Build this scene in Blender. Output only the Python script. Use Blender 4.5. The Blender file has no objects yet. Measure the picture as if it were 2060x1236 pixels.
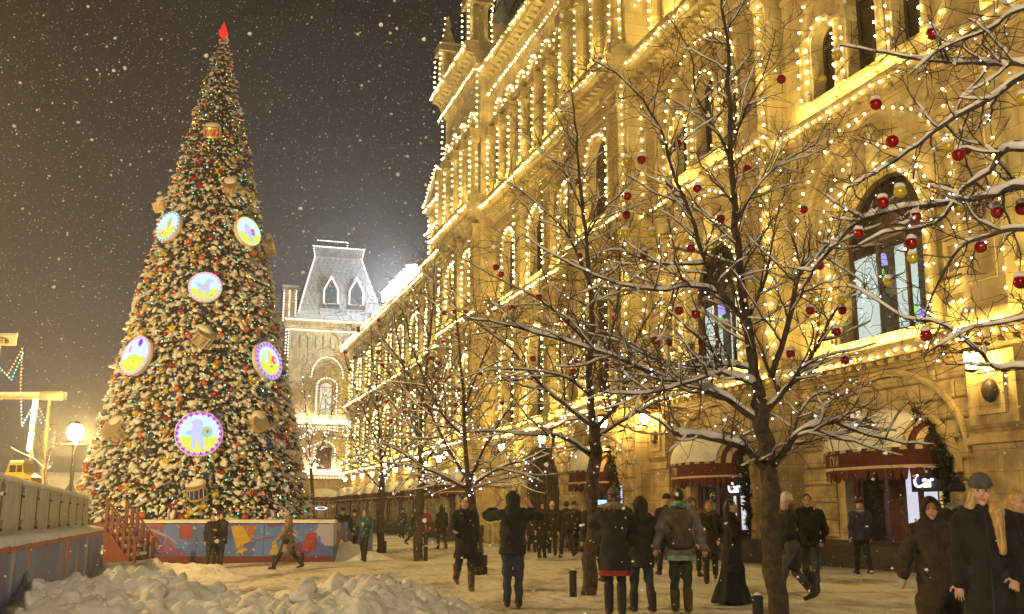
import bpy, math, random
import numpy as np
from mathutils import Vector, Matrix, noise
rnd = random.Random(7)
nr = np.random.default_rng(11)
PI = math.pi
sc = bpy.context.scene
COL = sc.collection

# ---------------------------------------------------------------- camera
F_PX, CX, CY, CAMH = 2062.0, 1030.0, 618.0, 1.5      # focal length and centre in photograph pixels
PITCH = math.atan(409 / 2062.0)
cd = bpy.data.cameras.new('camera'); cam = bpy.data.objects.new('camera', cd); COL.objects.link(cam)
cam.location = (0, 0, CAMH); cam.rotation_euler = (PI / 2 + PITCH, 0, 0)
cd.sensor_width = 36; cd.lens = 36 * F_PX / 2060; cd.clip_start = 0.1; cd.clip_end = 3000
sc.camera = cam

# ---------------------------------------------------------------- night sky, lit by the city from below
W = bpy.data.worlds.new('World'); sc.world = W; W.use_nodes = True
nt = W.node_tree; nt.nodes.clear()
out = nt.nodes.new('ShaderNodeOutputWorld'); bg = nt.nodes.new('ShaderNodeBackground')
tc = nt.nodes.new('ShaderNodeTexCoord'); sx = nt.nodes.new('ShaderNodeSeparateXYZ'); rp = nt.nodes.new('ShaderNodeValToRGB')
nt.links.new(tc.outputs['Generated'], sx.inputs[0]); nt.links.new(sx.outputs['Z'], rp.inputs[0])
nt.links.new(rp.outputs[0], bg.inputs[0]); nt.links.new(bg.outputs[0], out.inputs[0])
el = rp.color_ramp.elements; rp.color_ramp.interpolation = 'B_SPLINE'
el[0].position = 0.0; el[0].color = (0.165, 0.125, 0.115, 1)
el[1].position = 0.5; el[1].color = (0.015, 0.0098, 0.0078, 1)
e = el.new(0.13); e.color = (0.10, 0.078, 0.076, 1)
e = el.new(0.27); e.color = (0.032, 0.023, 0.021, 1)
bg.inputs[1].default_value = 0.78

vs = sc.view_settings; vs.view_transform = 'Standard'; vs.look = 'None'; vs.exposure = 0.22; vs.gamma = 1
sc.render.film_transparent = False
sc.cycles.use_denoising = True
sc.cycles.max_bounces = 5; sc.cycles.diffuse_bounces = 2; sc.cycles.glossy_bounces = 2
sc.cycles.transmission_bounces = 3; sc.cycles.transparent_max_bounces = 6; sc.cycles.volume_bounces = 0
sc.cycles.sample_clamp_indirect = 3.0; sc.cycles.caustics_reflective = False; sc.cycles.caustics_refractive = False
sc.cycles.use_light_tree = True; sc.cycles.use_adaptive_sampling = True; sc.cycles.adaptive_threshold = 0.03; sc.cycles.adaptive_min_samples = 24

# ---------------------------------------------------------------- pixel helpers (a pixel is only a direction)
def ray(px, py):
    x = (px - CX) / F_PX; y = -(py - CY) / F_PX
    c, s = math.cos(PITCH), math.sin(PITCH)
    return np.array([x, c - y * s, s + y * c])
GA, GB = 0.015, -0.002                                  # the square falls gently to one side
def gz(x, y): return GA * max(-45, min(45, x)) + GB * max(-20, min(130, y))
def on_ground(px, py):
    r = ray(px, py); t = CAMH / (GA * r[0] + GB * r[1] - r[2]); p = r * t
    return (p[0], p[1], gz(p[0], p[1]))
def at(px, py, y):
    r = ray(px, py); p = r * (y / r[1]); return np.array([p[0], y, p[2] + CAMH])
def project(P):
    P = np.asarray(P, float) - np.array([0, 0, CAMH]); c, s = math.cos(PITCH), math.sin(PITCH)
    zf = P[..., 1] * c + P[..., 2] * s; u = -P[..., 1] * s + P[..., 2] * c
    return CX + F_PX * P[..., 0] / zf, CY - F_PX * u / zf
AZ = -math.atan((CX - 350) * math.cos(PITCH) / F_PX)    # direction of the long facade
DV = np.array([math.sin(AZ), math.cos(AZ), 0.0]); NV = np.array([math.cos(AZ), -math.sin(AZ), 0.0])
FD = 16.8                                               # facade plane, metres to the side of the camera

# ---------------------------------------------------------------- mesh helpers
def link(o, parent=None):
    COL.objects.link(o)
    if parent is not None: o.parent = parent
    return o
def tag(o, label=None, cat=None, group=None, kind=None):
    if label: o['label'] = label
    if cat: o['category'] = cat
    if group: o['group'] = group
    if kind: o['kind'] = kind
    return o
def empty(name, loc=(0, 0, 0), rz=0.0, label=None, cat=None, group=None):
    o = bpy.data.objects.new(name, None); COL.objects.link(o)
    o.empty_display_size = 0.2; o.location = loc; o.rotation_euler = (0, 0, rz)
    return tag(o, label, cat, group)
def fast_mesh(name, V, Fc, mats, idx=None, smooth=False):
    V = np.asarray(V, np.float32).reshape(-1, 3); Fc = np.asarray(Fc, np.int32); k = Fc.shape[1]
    me = bpy.data.meshes.new(name)
    me.vertices.add(len(V)); me.vertices.foreach_set('co', V.ravel())
    me.loops.add(Fc.size); me.loops.foreach_set('vertex_index', Fc.ravel())
    me.polygons.add(len(Fc)); me.polygons.foreach_set('loop_start', np.arange(0, Fc.size, k, dtype=np.int32))
    me.polygons.foreach_set('loop_total', np.full(len(Fc), k, np.int32))
    if idx is not None: me.polygons.foreach_set('material_index', np.asarray(idx, np.int32))
    if smooth: me.polygons.foreach_set('use_smooth', np.ones(len(Fc), bool))
    for m in mats: me.materials.append(m)
    me.update(calc_edges=True); me.validate()
    return me
def np_obj(name, V, Fc, mats, parent=None, idx=None, smooth=False, kind=None):
    if not isinstance(mats, (list, tuple)): mats = [mats]
    o = bpy.data.objects.new(name, fast_mesh(name, V, Fc, mats, idx, smooth))
    link(o, parent)
    if kind: o['kind'] = kind
    return o
class MB:
    """collects polygons; build() links them as one mesh object"""
    def __init__(s): s.v = []; s.f = []; s.m = []
    def add(s, V, Fc, mi=0):
        b = len(s.v); s.v.extend(tuple(map(float, p)) for p in V)
        for f in Fc: s.f.append([i + b for i in f]); s.m.append(mi)
        return s
    def box(s, x0, x1, y0, y1, z0, z1, mi=0):
        V = [(x, y, z) for z in (z0, z1) for y in (y0, y1) for x in (x0, x1)]
        return s.add(V, [(0, 2, 3, 1), (4, 5, 7, 6), (0, 1, 5, 4), (1, 3, 7, 5), (3, 2, 6, 7), (2, 0, 4, 6)], mi)
    def bbox(s, x0, x1, y0, y1, z0, z1, b=0.02, mi=0):
        """box with its +y face chamfered (a stone set in a wall)"""
        V = [(x0, y0, z0), (x1, y0, z0), (x1, y0, z1), (x0, y0, z1), (x0, y1 - b, z0), (x1, y1 - b, z0), (x1, y1 - b, z1), (x0, y1 - b, z1),
             (x0 + b, y1, z0 + b), (x1 - b, y1, z0 + b), (x1 - b, y1, z1 - b), (x0 + b, y1, z1 - b)]
        F_ = []
        for a in range(4):
            c = (a + 1) % 4
            F_ += [(a, c, 4 + c, 4 + a), (4 + a, 4 + c, 8 + c, 8 + a)]
        return s.add(V, F_ + [(8, 9, 10, 11), (3, 2, 1, 0)], mi)
    def prism_x(s, prof, x0, x1, mi=0):
        """profile of (y,z) points, closed, extruded along x"""
        n = len(prof); V = [(x0, p[0], p[1]) for p in prof] + [(x1, p[0], p[1]) for p in prof]
        F_ = [(i, (i + 1) % n, n + (i + 1) % n, n + i) for i in range(n)]
        return s.add(V, F_ + [tuple(range(n - 1, -1, -1)), tuple(range(n, 2 * n))], mi)
    def prism_y(s, prof, y0, y1, mi=0):
        """outline of (x,z) points, closed, extruded along y"""
        n = len(prof); V = [(p[0], y0, p[1]) for p in prof] + [(p[0], y1, p[1]) for p in prof]
        F_ = [(i, (i + 1) % n, n + (i + 1) % n, n + i) for i in range(n)]
        return s.add(V, F_ + [tuple(range(n - 1, -1, -1)), tuple(range(n, 2 * n))], mi)
    def prism_z(s, prof, z0, z1, mi=0):
        n = len(prof); V = [(p[0], p[1], z0) for p in prof] + [(p[0], p[1], z1) for p in prof]
        F_ = [(i, (i + 1) % n, n + (i + 1) % n, n + i) for i in range(n)]
        return s.add(V, F_ + [tuple(range(n - 1, -1, -1)), tuple(range(n, 2 * n))], mi)
    def lathe(s, prof, c=(0, 0, 0), n=12, mi=0, a0=0.0, a1=2 * PI):
        full = abs(a1 - a0 - 2 * PI) < 1e-6; m = n if full else n + 1
        V = []; F_ = []
        for r, z in prof:
            for k in range(m):
                a = a0 + (a1 - a0) * k / n; V.append((c[0] + r * math.cos(a), c[1] + r * math.sin(a), c[2] + z))
        for i in range(len(prof) - 1):
            for k in range(n):
                k2 = (k + 1) % m; F_.append((i * m + k, i * m + k2, (i + 1) * m + k2, (i + 1) * m + k))
        if full:
            F_.append(tuple(range(m - 1, -1, -1))); F_.append(tuple((len(prof) - 1) * m + k for k in range(m)))
        return s.add(V, F_, mi)
    def tube(s, path, rad, n=6, mi=0):
        P = [Vector(p) for p in path]; k = len(P)
        if not hasattr(rad, '__len__'): rad = [rad] * k
        V = []; F_ = []
        a = None
        for i in range(k):
            t = (P[min(i + 1, k - 1)] - P[max(i - 1, 0)])
            if t.length < 1e-9: t = Vector((0, 0, 1))
            t.normalize()
            if a is None: a = t.cross(Vector((0, 0, 1)) if abs(t.z) < .8 else Vector((1, 0, 0)))
            else: a = a - t * a.dot(t)
            a.normalize(); b = a.cross(t)
            for j in range(n):
                w = 2 * PI * j / n; V.append(P[i] + (a * math.cos(w) + b * math.sin(w)) * rad[i])
        for i in range(k - 1):
            for j in range(n):
                j2 = (j + 1) % n; F_.append((i * n + j, i * n + j2, (i + 1) * n + j2, (i + 1) * n + j))
        F_.append(tuple(range(n - 1, -1, -1))); F_.append(tuple((k - 1) * n + j for j in range(n)))
        return s.add(V, F_, mi)
    def build(s, name, mats, parent=None, smooth=False, kind=None, loc=None):
        me = bpy.data.meshes.new(name); me.from_pydata(s.v, [], s.f)
        if not isinstance(mats, (list, tuple)): mats = [mats]
        for m in mats: me.materials.append(m)
        if len(mats) > 1: me.polygons.foreach_set('material_index', s.m)
        if smooth: me.polygons.foreach_set('use_smooth', [True] * len(s.f))
        me.update()
        o = bpy.data.objects.new(name, me); link(o, parent)
        if kind: o['kind'] = kind
        if loc is not None: o.location = loc
        return o
def copy_tree(o, parent=None):
    c = o.copy(); COL.objects.link(c); c.parent = parent
    for ch in list(o.children): copy_tree(ch, c)
    return c
def inst(name, me, parent=None, loc=(0, 0, 0), rz=0.0, scale=None):
    o = bpy.data.objects.new(name, me); link(o, parent); o.location = loc; o.rotation_euler = (0, 0, rz)
    if scale is not None: o.scale = scale if hasattr(scale, '__len__') else (scale,) * 3
    return o
OCT_V = np.array([(1, 0, 0), (-1, 0, 0), (0, 1, 0), (0, -1, 0), (0, 0, 1), (0, 0, -1)], float)
OCT_F = np.array([(0, 2, 4), (2, 1, 4), (1, 3, 4), (3, 0, 4), (2, 0, 5), (1, 2, 5), (3, 1, 5), (0, 3, 5)])
def scatter_np(TV, TF, pos, scl=None, rot=None):
    """copies of one template at many places, merged: vertices, faces"""
    pos = np.asarray(pos, float); N = len(pos)
    V = np.broadcast_to(TV, (N,) + TV.shape).copy()
    if scl is not None:
        scl = np.asarray(scl, float); V *= scl.reshape(N, 1, -1)
    if rot is not None: V = np.einsum('nij,nkj->nki', rot, V)
    V += pos[:, None, :]
    Fs = TF[None] + (np.arange(N) * len(TV))[:, None, None]
    return V.reshape(-1, 3), Fs.reshape(-1, TF.shape[1])
def bulbs(name, pts, r, mat, parent):
    V, Fc = scatter_np(OCT_V, OCT_F, pts, np.full((len(pts), 1), r) if np.isscalar(r) else np.asarray(r)[:, None])
    return np_obj(name, V, Fc, mat, parent, kind='stuff')
def lerp_pts(path, step):
    P = np.asarray(path, float); seg = np.linalg.norm(np.diff(P, axis=0), axis=1); L = np.concatenate([[0], np.cumsum(seg)])
    n = max(2, int(L[-1] / step) + 1); q = np.linspace(0, L[-1], n)
    return np.stack([np.interp(q, L, P[:, k]) for k in range(3)], 1)

def ico(level=1):
    t = (1 + 5 ** .5) / 2
    V = [(-1, t, 0), (1, t, 0), (-1, -t, 0), (1, -t, 0), (0, -1, t), (0, 1, t), (0, -1, -t), (0, 1, -t), (t, 0, -1), (t, 0, 1), (-t, 0, -1), (-t, 0, 1)]
    V = [Vector(v).normalized() for v in V]
    F_ = [(0, 11, 5), (0, 5, 1), (0, 1, 7), (0, 7, 10), (0, 10, 11), (1, 5, 9), (5, 11, 4), (11, 10, 2), (10, 7, 6), (7, 1, 8),
          (3, 9, 4), (3, 4, 2), (3, 2, 6), (3, 6, 8), (3, 8, 9), (4, 9, 5), (2, 4, 11), (6, 2, 10), (8, 6, 7), (9, 8, 1)]
    for _ in range(level):
        cache = {}; G = []
        def mid(a, b):
            k = (min(a, b), max(a, b))
            if k not in cache: V.append(((V[a] + V[b]) / 2).normalized()); cache[k] = len(V) - 1
            return cache[k]
        for a, b, c in F_:
            x, y, z = mid(a, b), mid(b, c), mid(c, a); G += [(a, x, z), (x, b, y), (z, y, c), (x, y, z)]
        F_ = G
    return np.array([tuple(v) for v in V]), np.array(F_)

# ---------------------------------------------------------------- materials
def mat(name, col, rough=0.7, metal=0.0, var=0.0, vscale=3.0, bump=0.0, bscale=20.0, emit=None, es=0.0, col2=None, spec=0.5, sheen=0.0, detail=5.0):
    m = bpy.data.materials.new(name); m.use_nodes = True
    t = m.node_tree; b = t.nodes['Principled BSDF']
    b.inputs['Base Color'].default_value = (*col, 1); b.inputs['Roughness'].default_value = rough; b.inputs['Metallic'].default_value = metal
    b.inputs['Specular IOR Level'].default_value = spec
    if sheen: b.inputs['Sheen Weight'].default_value = sheen
    if var or bump or col2:
        g = t.nodes.new('ShaderNodeTexCoord')
    if var or col2:
        n = t.nodes.new('ShaderNodeTexNoise'); n.inputs['Scale'].default_value = vscale; n.inputs['Detail'].default_value = detail
        t.links.new(g.outputs['Object'], n.inputs['Vector'])
        r = t.nodes.new('ShaderNodeValToRGB'); t.links.new(n.outputs['Fac'], r.inputs[0])
        c2 = col2 if col2 else tuple(c * (1 - var) for c in col)
        r.color_ramp.elements[0].position = 0.36; r.color_ramp.elements[1].position = 0.64
        r.color_ramp.elements[0].color = (*c2, 1); r.color_ramp.elements[1].color = (*[min(1, c * (1 + var * .3)) for c in col], 1)
        t.links.new(r.outputs[0], b.inputs['Base Color'])
    if bump:
        n2 = t.nodes.new('ShaderNodeTexNoise'); n2.inputs['Scale'].default_value = bscale; n2.inputs['Detail'].default_value = 4
        t.links.new(g.outputs['Object'], n2.inputs['Vector'])
        bp = t.nodes.new('ShaderNodeBump'); bp.inputs['Strength'].default_value = bump; bp.inputs['Distance'].default_value = 0.05
        t.links.new(n2.outputs['Fac'], bp.inputs['Height']); t.links.new(bp.outputs[0], b.inputs['Normal'])
    if emit:
        b.inputs['Emission Color'].default_value = (*emit, 1); b.inputs['Emission Strength'].default_value = es
    return m
def emis(name, col, s, sample=True):
    m = bpy.data.materials.new(name); m.use_nodes = True; t = m.node_tree; t.nodes.clear()
    o = t.nodes.new('ShaderNodeOutputMaterial'); e = t.nodes.new('ShaderNodeEmission')
    e.inputs[0].default_value = (*col, 1); e.inputs[1].default_value = s; t.links.new(e.outputs[0], o.inputs[0])
    if not sample: m.cycles.emission_sampling = 'NONE'
    return m
M = {}
M['stone'] = mat('limestone', (0.63, 0.52, 0.29), 0.85, var=0.28, vscale=1.3, bump=0.35, bscale=9)
M['stone2'] = mat('limestone_rough', (0.57, 0.47, 0.28), 0.9, var=0.42, vscale=2.2, bump=0.6, bscale=7)
M['carved'] = mat('limestone_carved', (0.58, 0.48, 0.28), 0.85, var=0.38, vscale=5, bump=1.0, bscale=5)
M['granite'] = mat('granite', (0.07, 0.06, 0.055), 0.45, var=0.5, vscale=12, bump=0.2, bscale=30)
M['snow'] = mat('snow', (0.80, 0.80, 0.82), 0.75, var=0.10, vscale=4, bump=0.25, bscale=14, spec=0.3)
M['snowdirty'] = mat('snow_shovelled', (0.80, 0.81, 0.84), 0.8, col2=(0.62, 0.61, 0.61), vscale=3.2, bump=0.8, bscale=9, spec=0.3)
M['bark'] = mat('bark', (0.080, 0.058, 0.042), 0.9, var=0.5, vscale=9, bump=0.9, bscale=25)
M['twig'] = mat('twig', (0.075, 0.052, 0.036), 0.85, var=0.3, vscale=6)
M['bulb'] = emis('warm_bulb', (1.0, 0.77, 0.27), 30.0)
M['bulbcool'] = emis('cool_fairy_bulb', (1.0, 0.90, 0.86), 3.4)
M['glass'] = mat('window_glass', (0.02, 0.018, 0.015), 0.06, spec=0.8)
M['frame'] = mat('window_frame', (0.10, 0.055, 0.03), 0.5, var=0.3)
M['darkred'] = mat('awning_red', (0.095, 0.012, 0.012), 0.8, var=0.25, vscale=4)
M['cream'] = mat('awning_cream', (0.60, 0.50, 0.34), 0.85, var=0.15)
M['iron'] = mat('iron', (0.02, 0.02, 0.02), 0.5, 0.6)
M['black'] = mat('black_paint', (0.012, 0.012, 0.012), 0.45)
M['gold'] = mat('gilt', (0.75, 0.55, 0.18), 0.4, 0.6)
M['redball'] = mat('bauble_red', (0.36, 0.007, 0.006), 0.14, 0.45, spec=0.8)
M['yelball'] = mat('bauble_yellow', (0.62, 0.50, 0.05), 0.15, 0.35, spec=0.8)
M['bluball'] = mat('bauble_blue', (0.02, 0.045, 0.25), 0.12, 0.35, spec=0.8)
M['needle'] = mat('fir_needles', (0.030, 0.042, 0.018), 0.8, var=0.5, vscale=3)
M['white'] = mat('white_paint', (0.78, 0.76, 0.72), 0.6)
M['roofmetal'] = mat('roof_scales', (0.34, 0.34, 0.35), 0.7, var=0.3, vscale=2)
M['lampwarm'] = emis('lamp_warm', (1.0, 0.62, 0.15), 150.0)
M['lampwhite'] = emis('floodlight_white', (0.84, 0.94, 1.0), 250.0)
def ashlar(m):
    """fine joints and rain streaks on dressed stone"""
    t = m.node_tree; b = t.nodes['Principled BSDF']; g = [n for n in t.nodes if n.type == 'TEX_COORD'][0]; mp = t.nodes.new('ShaderNodeMapping'); mp.inputs['Rotation'].default_value = (-PI / 2, 0, 0); t.links.new(g.outputs['Object'], mp.inputs[0])
    br = t.nodes.new('ShaderNodeTexBrick'); br.inputs['Scale'].default_value = 1.0; br.inputs['Brick Width'].default_value = 1.1; br.inputs['Row Height'].default_value = .46; br.inputs['Mortar Size'].default_value = .012; br.inputs['Color1'].default_value = (1, 1, 1, 1); br.inputs['Color2'].default_value = (.92, .89, .85, 1); br.inputs['Mortar'].default_value = (.62, .57, .50, 1); t.links.new(mp.outputs[0], br.inputs['Vector'])
    st = t.nodes.new('ShaderNodeTexNoise'); st.inputs['Scale'].default_value = 1.0; st.inputs['Detail'].default_value = 6; m2 = t.nodes.new('ShaderNodeMapping'); m2.inputs['Scale'].default_value = (3.2, 3.2, .22); t.links.new(g.outputs['Object'], m2.inputs[0]); t.links.new(m2.outputs[0], st.inputs['Vector'])
    r = t.nodes.new('ShaderNodeValToRGB'); r.color_ramp.elements[0].position = .36; r.color_ramp.elements[0].color = (.80, .76, .70, 1); r.color_ramp.elements[1].position = .56; r.color_ramp.elements[1].color = (1, 1, 1, 1); t.links.new(st.outputs['Fac'], r.inputs[0])
    src = b.inputs['Base Color'].links[0].from_socket
    for q in (br.outputs['Color'], r.outputs[0]):
        mx_ = t.nodes.new('ShaderNodeMix'); mx_.data_type = 'RGBA'; mx_.blend_type = 'MULTIPLY'; mx_.inputs[0].default_value = .85; t.links.new(src, mx_.inputs[6]); t.links.new(q, mx_.inputs[7]); src = mx_.outputs[2]
    t.links.new(src, b.inputs['Base Color'])
ashlar(M['stone']); ashlar(M['stone2'])
def flicker(m, lo, hi):
    """bulbs of one string differ in brightness and a few are dead"""
    t = m.node_tree; e_ = [n for n in t.nodes if n.type == 'EMISSION'][0]; g = t.nodes.new('ShaderNodeNewGeometry'); r = t.nodes.new('ShaderNodeMapRange'); s0 = e_.inputs[1].default_value
    r.inputs['From Min'].default_value = 0.03; r.inputs['To Min'].default_value = lo * s0; r.inputs['To Max'].default_value = hi * s0
    t.links.new(g.outputs['Random Per Island'], r.inputs['Value']); t.links.new(r.outputs[0], e_.inputs[1])
flicker(M['bulb'], .25, 1.75); flicker(M['bulbcool'], .2, 1.8)
YEL = (1.0, 0.74, 0.18)                                 # colour of the facade's floodlights
def area_lamp(name, parent, loc, direction, sx_, sy_, power, col, spread=PI):
    l = bpy.data.lights.new(name, 'AREA'); l.shape = 'RECTANGLE'; l.size = sx_; l.size_y = sy_; l.energy = power; l.color = col; l.spread = spread
    o = bpy.data.objects.new(name, l); link(o, parent); o.location = loc
    o.rotation_euler = Vector(direction).to_track_quat('-Z', 'Y').to_euler()
    return o
def point_lamp(name, parent, loc, power, col, r=0.1):
    l = bpy.data.lights.new(name, 'POINT'); l.energy = power; l.color = col; l.shadow_soft_size = r
    o = bpy.data.objects.new(name, l); link(o, parent); o.location = loc
    return o
def text_mesh(body, size, extrude=0.01):
    cu = bpy.data.curves.new('lettering', 'FONT'); cu.body = body; cu.size = size; cu.extrude = extrude; cu.align_x = 'CENTER'
    o = bpy.data.objects.new('lettering_tmp', cu); COL.objects.link(o)
    dg = bpy.context.evaluated_depsgraph_get(); me = bpy.data.meshes.new_from_object(o.evaluated_get(dg))
    bpy.data.objects.remove(o); bpy.data.curves.remove(cu)
    return me
# ================================================================= the long arcade (local axes: x along the front, y out to the square, z up)
B_ROT = math.atan2(DV[1], DV[0])
B = empty('shopping_arcade', tuple(NV * FD), B_ROT, 'long floodlit yellow stone shopping arcade outlined with warm bulbs behind the bare trees', 'building')
def arch_pts(c, w, zs, rise=None, n=14, grow=0.0):
    r = w / 2 + grow; h = (w / 2 if rise is None else rise) + grow
    return [(c - r * math.cos(PI * k / n), zs + h * math.sin(PI * k / n)) for k in range(n + 1)]
def wall(mb, s0, s1, z0, z1, t, ops=(), depth=0.5):
    """a wall front with arched or square openings and their reveals; ops: (centre, width, z bottom, z spring, rise or 0)"""
    ops = sorted(ops); cuts = [s0] + [(ops[i][0] + ops[i + 1][0]) / 2 for i in range(len(ops) - 1)] + [s1]
    if not ops: mb.add([(s0, t, z0), (s1, t, z0), (s1, t, z1), (s0, t, z1)], [(0, 1, 2, 3)]); return
    for (c, w, zb, zs, rise), a, b in zip(ops, cuts[:-1], cuts[1:]):
        l, r = c - w / 2, c + w / 2
        mb.add([(a, t, z0), (l, t, z0), (l, t, z1), (a, t, z1)], [(0, 1, 2, 3)])
        mb.add([(r, t, z0), (b, t, z0), (b, t, z1), (r, t, z1)], [(0, 1, 2, 3)])
        if zb > z0 + 1e-4: mb.add([(l, t, z0), (r, t, z0), (r, t, zb), (l, t, zb)], [(0, 1, 2, 3)])
        pts = arch_pts(c, w, zs, rise) if rise != 0 else [(l, zs), (r, zs)]
        for p, q in zip(pts[:-1], pts[1:]):
            mb.add([(p[0], t, p[1]), (q[0], t, q[1]), (q[0], t, z1), (p[0], t, z1)], [(0, 1, 2, 3)])
        loop = [(l, zb)] + pts + [(r, zb)]
        for p, q in zip(loop, loop[1:] + loop[:1]):
            mb.add([(p[0], t, p[1]), (q[0], t, q[1]), (q[0], t - depth, q[1]), (p[0], t - depth, p[1])], [(0, 1, 2, 3)])
def archivolt(mb, c, w, zs, t, width=0.3, proj=0.14, rise=None, n=18, legs=0.0):
    a = arch_pts(c, w, zs, rise, n); b = arch_pts(c, w, zs, rise, n, width); m_ = arch_pts(c, w, zs, rise, n, width * .45)
    if legs: a = [(a[0][0], zs - legs)] + a + [(a[-1][0], zs - legs)]; b = [(b[0][0], zs - legs)] + b + [(b[-1][0], zs - legs)]; m_ = [(m_[0][0], zs - legs)] + m_ + [(m_[-1][0], zs - legs)]
    for i in range(len(a) - 1):
        for (p, q, y0, y1) in ((a, m_, proj * .55, proj * .55), (m_, m_, proj * .55, proj), (m_, b, proj, proj), (b, b, proj, -0.02), (a, a, -0.02, proj * .55)):
            mb.add([(p[i][0], t + y0, p[i][1]), (q[i][0], t + y1, q[i][1]), (q[i + 1][0], t + y1, q[i + 1][1]), (p[i + 1][0], t + y0, p[i + 1][1])], [(0, 1, 2, 3)])
def corn_prof(t, p, z, h):
    return [(t - .06, z), (t + .12 * p, z), (t + .16 * p, z + .16 * h), (t + .3 * p, z + .2 * h), (t + .42 * p, z + .42 * h), (t + .5 * p, z + .46 * h),
            (t + .5 * p, z + .56 * h), (t + .92 * p, z + .6 * h), (t + .92 * p, z + .74 * h), (t + p, z + .92 * h), (t + p, z + h), (t - .06, z + h)]
STRINGS = {}
def add_bulbs(key, pts): STRINGS.setdefault(key, []).append(np.asarray(pts, float))
def cornice(parent, s0, s1, z, h, p, t, key, dent=True, step=0.36, snow=True, lights=True, name='cornice'):
    mb = MB(); mb.prism_x(corn_prof(t, p, z, h), s0, s1); c = mb.build(name, M['stone'], parent)
    if dent:
        d = MB(); n = int((s1 - s0) / 0.42)
        for i in range(n):
            x = s0 + (i + .5) * (s1 - s0) / n
            d.box(x - .11, x + .11, t + .3 * p, t + .74 * p, z + .36 * h, z + .585 * h)
        d.build('dentil_row', M['stone'], c, kind='stuff')
    if snow:
        sn = MB(); sn.prism_x([(t + .1 * p, z + h + .005), (t + p * .98, z + h + .005), (t + p * .9, z + h + .07), (t + .2 * p, z + h + .1)], s0 + .02, s1 - .02)
        sn.build('snow_on_ledge', M['snow'], c)
    if lights:
        add_bulbs(key, lerp_pts([(s0 + .1, t + p + .05, z + h * .8), (s1 - .1, t + p + .05, z + h * .8)], step))
    return c
def pilaster(parent, c, w, z0, z1, t, p=0.35, key=None, lines=(1,), carved=True):
    mb = MB()
    mb.box(c - w / 2 - .1, c + w / 2 + .1, t - .05, t + p + .1, z0, z0 + .35); mb.box(c - w / 2 - .05, c + w / 2 + .05, t - .05, t + p + .05, z0 + .35, z0 + .5)
    mb.box(c - w / 2, c + w / 2, t - .05, t + p, z0 + .5, z1 - .75)
    mb.box(c - w / 2 - .05, c + w / 2 + .05, t - .05, t + p + .05, z1 - .85, z1 - .75)
    mb.prism_y([(c - w / 2 + .01, z1 - .75), (c + w / 2 - .01, z1 - .75), (c + w / 2 + .14, z1 - .2), (c - w / 2 - .14, z1 - .2)], t - .05, t + p + .1)
    mb.box(c - w / 2 - .2, c + w / 2 + .2, t - .05, t + p + .2, z1 - .2, z1)
    o = mb.build('pilaster', M['stone'], parent)
    pn = MB(); hh = z1 - z0 - 2.2                       # raised frame on the shaft
    for (a, b, e_, f_) in ((c - w * .34, c - w * .26, z0 + 1, z0 + 1 + hh), (c + w * .26, c + w * .34, z0 + 1, z0 + 1 + hh), (c - w * .26, c + w * .26, z0 + 1, z0 + 1.12), (c - w * .26, c + w * .26, z0 + .88 + hh, z0 + 1 + hh)):
        pn.box(a, b, t + p - .02, t + p + .04, e_, f_)
    pn.build('panel_moulding', M['stone'], o)
    if key:
        for sd in lines:
            x = c + sd * (w / 2 + .05)
            add_bulbs(key, lerp_pts([(x, t + p + .06, z0 + .3), (x, t + p + .06, z1 - .3)], 0.4))
    return o
def column(parent, c, t, z0, z1, r=0.2, name='column', key=None):
    mb = MB(); h = z1 - z0
    mb.lathe([(r * 1.35, 0), (r * 1.35, .08), (r * 1.1, .12), (r * 1.15, .2), (r, .24), (r, h * .3), (r * 1.08, h * .31), (r * 1.08, h * .34), (r, h * .35), (r * .88, h - .42), (r, h - .38), (r * .95, h - .34), (r * 1.35, h - .12), (r * 1.5, h - .1), (r * 1.5, h)], (c, t, z0), 10)
    o = mb.build(name, M['stone'], parent, smooth=False)
    if key: add_bulbs(key, lerp_pts([(c, t + r + .05, z0 + .2), (c, t + r + .05, z1 - .2)], 0.36))
    return o
PANE_LIT = emis('lit_window_pane', (1.0, 0.86, 0.55), 0.9, False)
M['curtain'] = emis('lit_blind', (0.80, 0.95, 0.84), 0.75, False)
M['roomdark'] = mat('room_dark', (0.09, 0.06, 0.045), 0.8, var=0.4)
gm = bpy.data.materials.new('clear_glass'); gm.use_nodes = True; t_ = gm.node_tree; t_.nodes.clear()
o_ = t_.nodes.new('ShaderNodeOutputMaterial'); mx = t_.nodes.new('ShaderNodeMixShader'); tr = t_.nodes.new('ShaderNodeBsdfTransparent'); gl = t_.nodes.new('ShaderNodeBsdfGlossy')
fr = t_.nodes.new('ShaderNodeFresnel'); fr.inputs[0].default_value = 1.5; gl.inputs['Roughness'].default_value = 0.03
mt = t_.nodes.new('ShaderNodeMath'); mt.operation = 'MULTIPLY'; mt.inputs[1].default_value = .12; t_.links.new(fr.outputs[0], mt.inputs[0]); t_.links.new(mt.outputs[0], mx.inputs[0]); t_.links.new(tr.outputs[0], mx.inputs[1]); t_.links.new(gl.outputs[0], mx.inputs[2]); t_.links.new(mx.outputs[0], o_.inputs[0])
M['clear'] = gm
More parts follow.
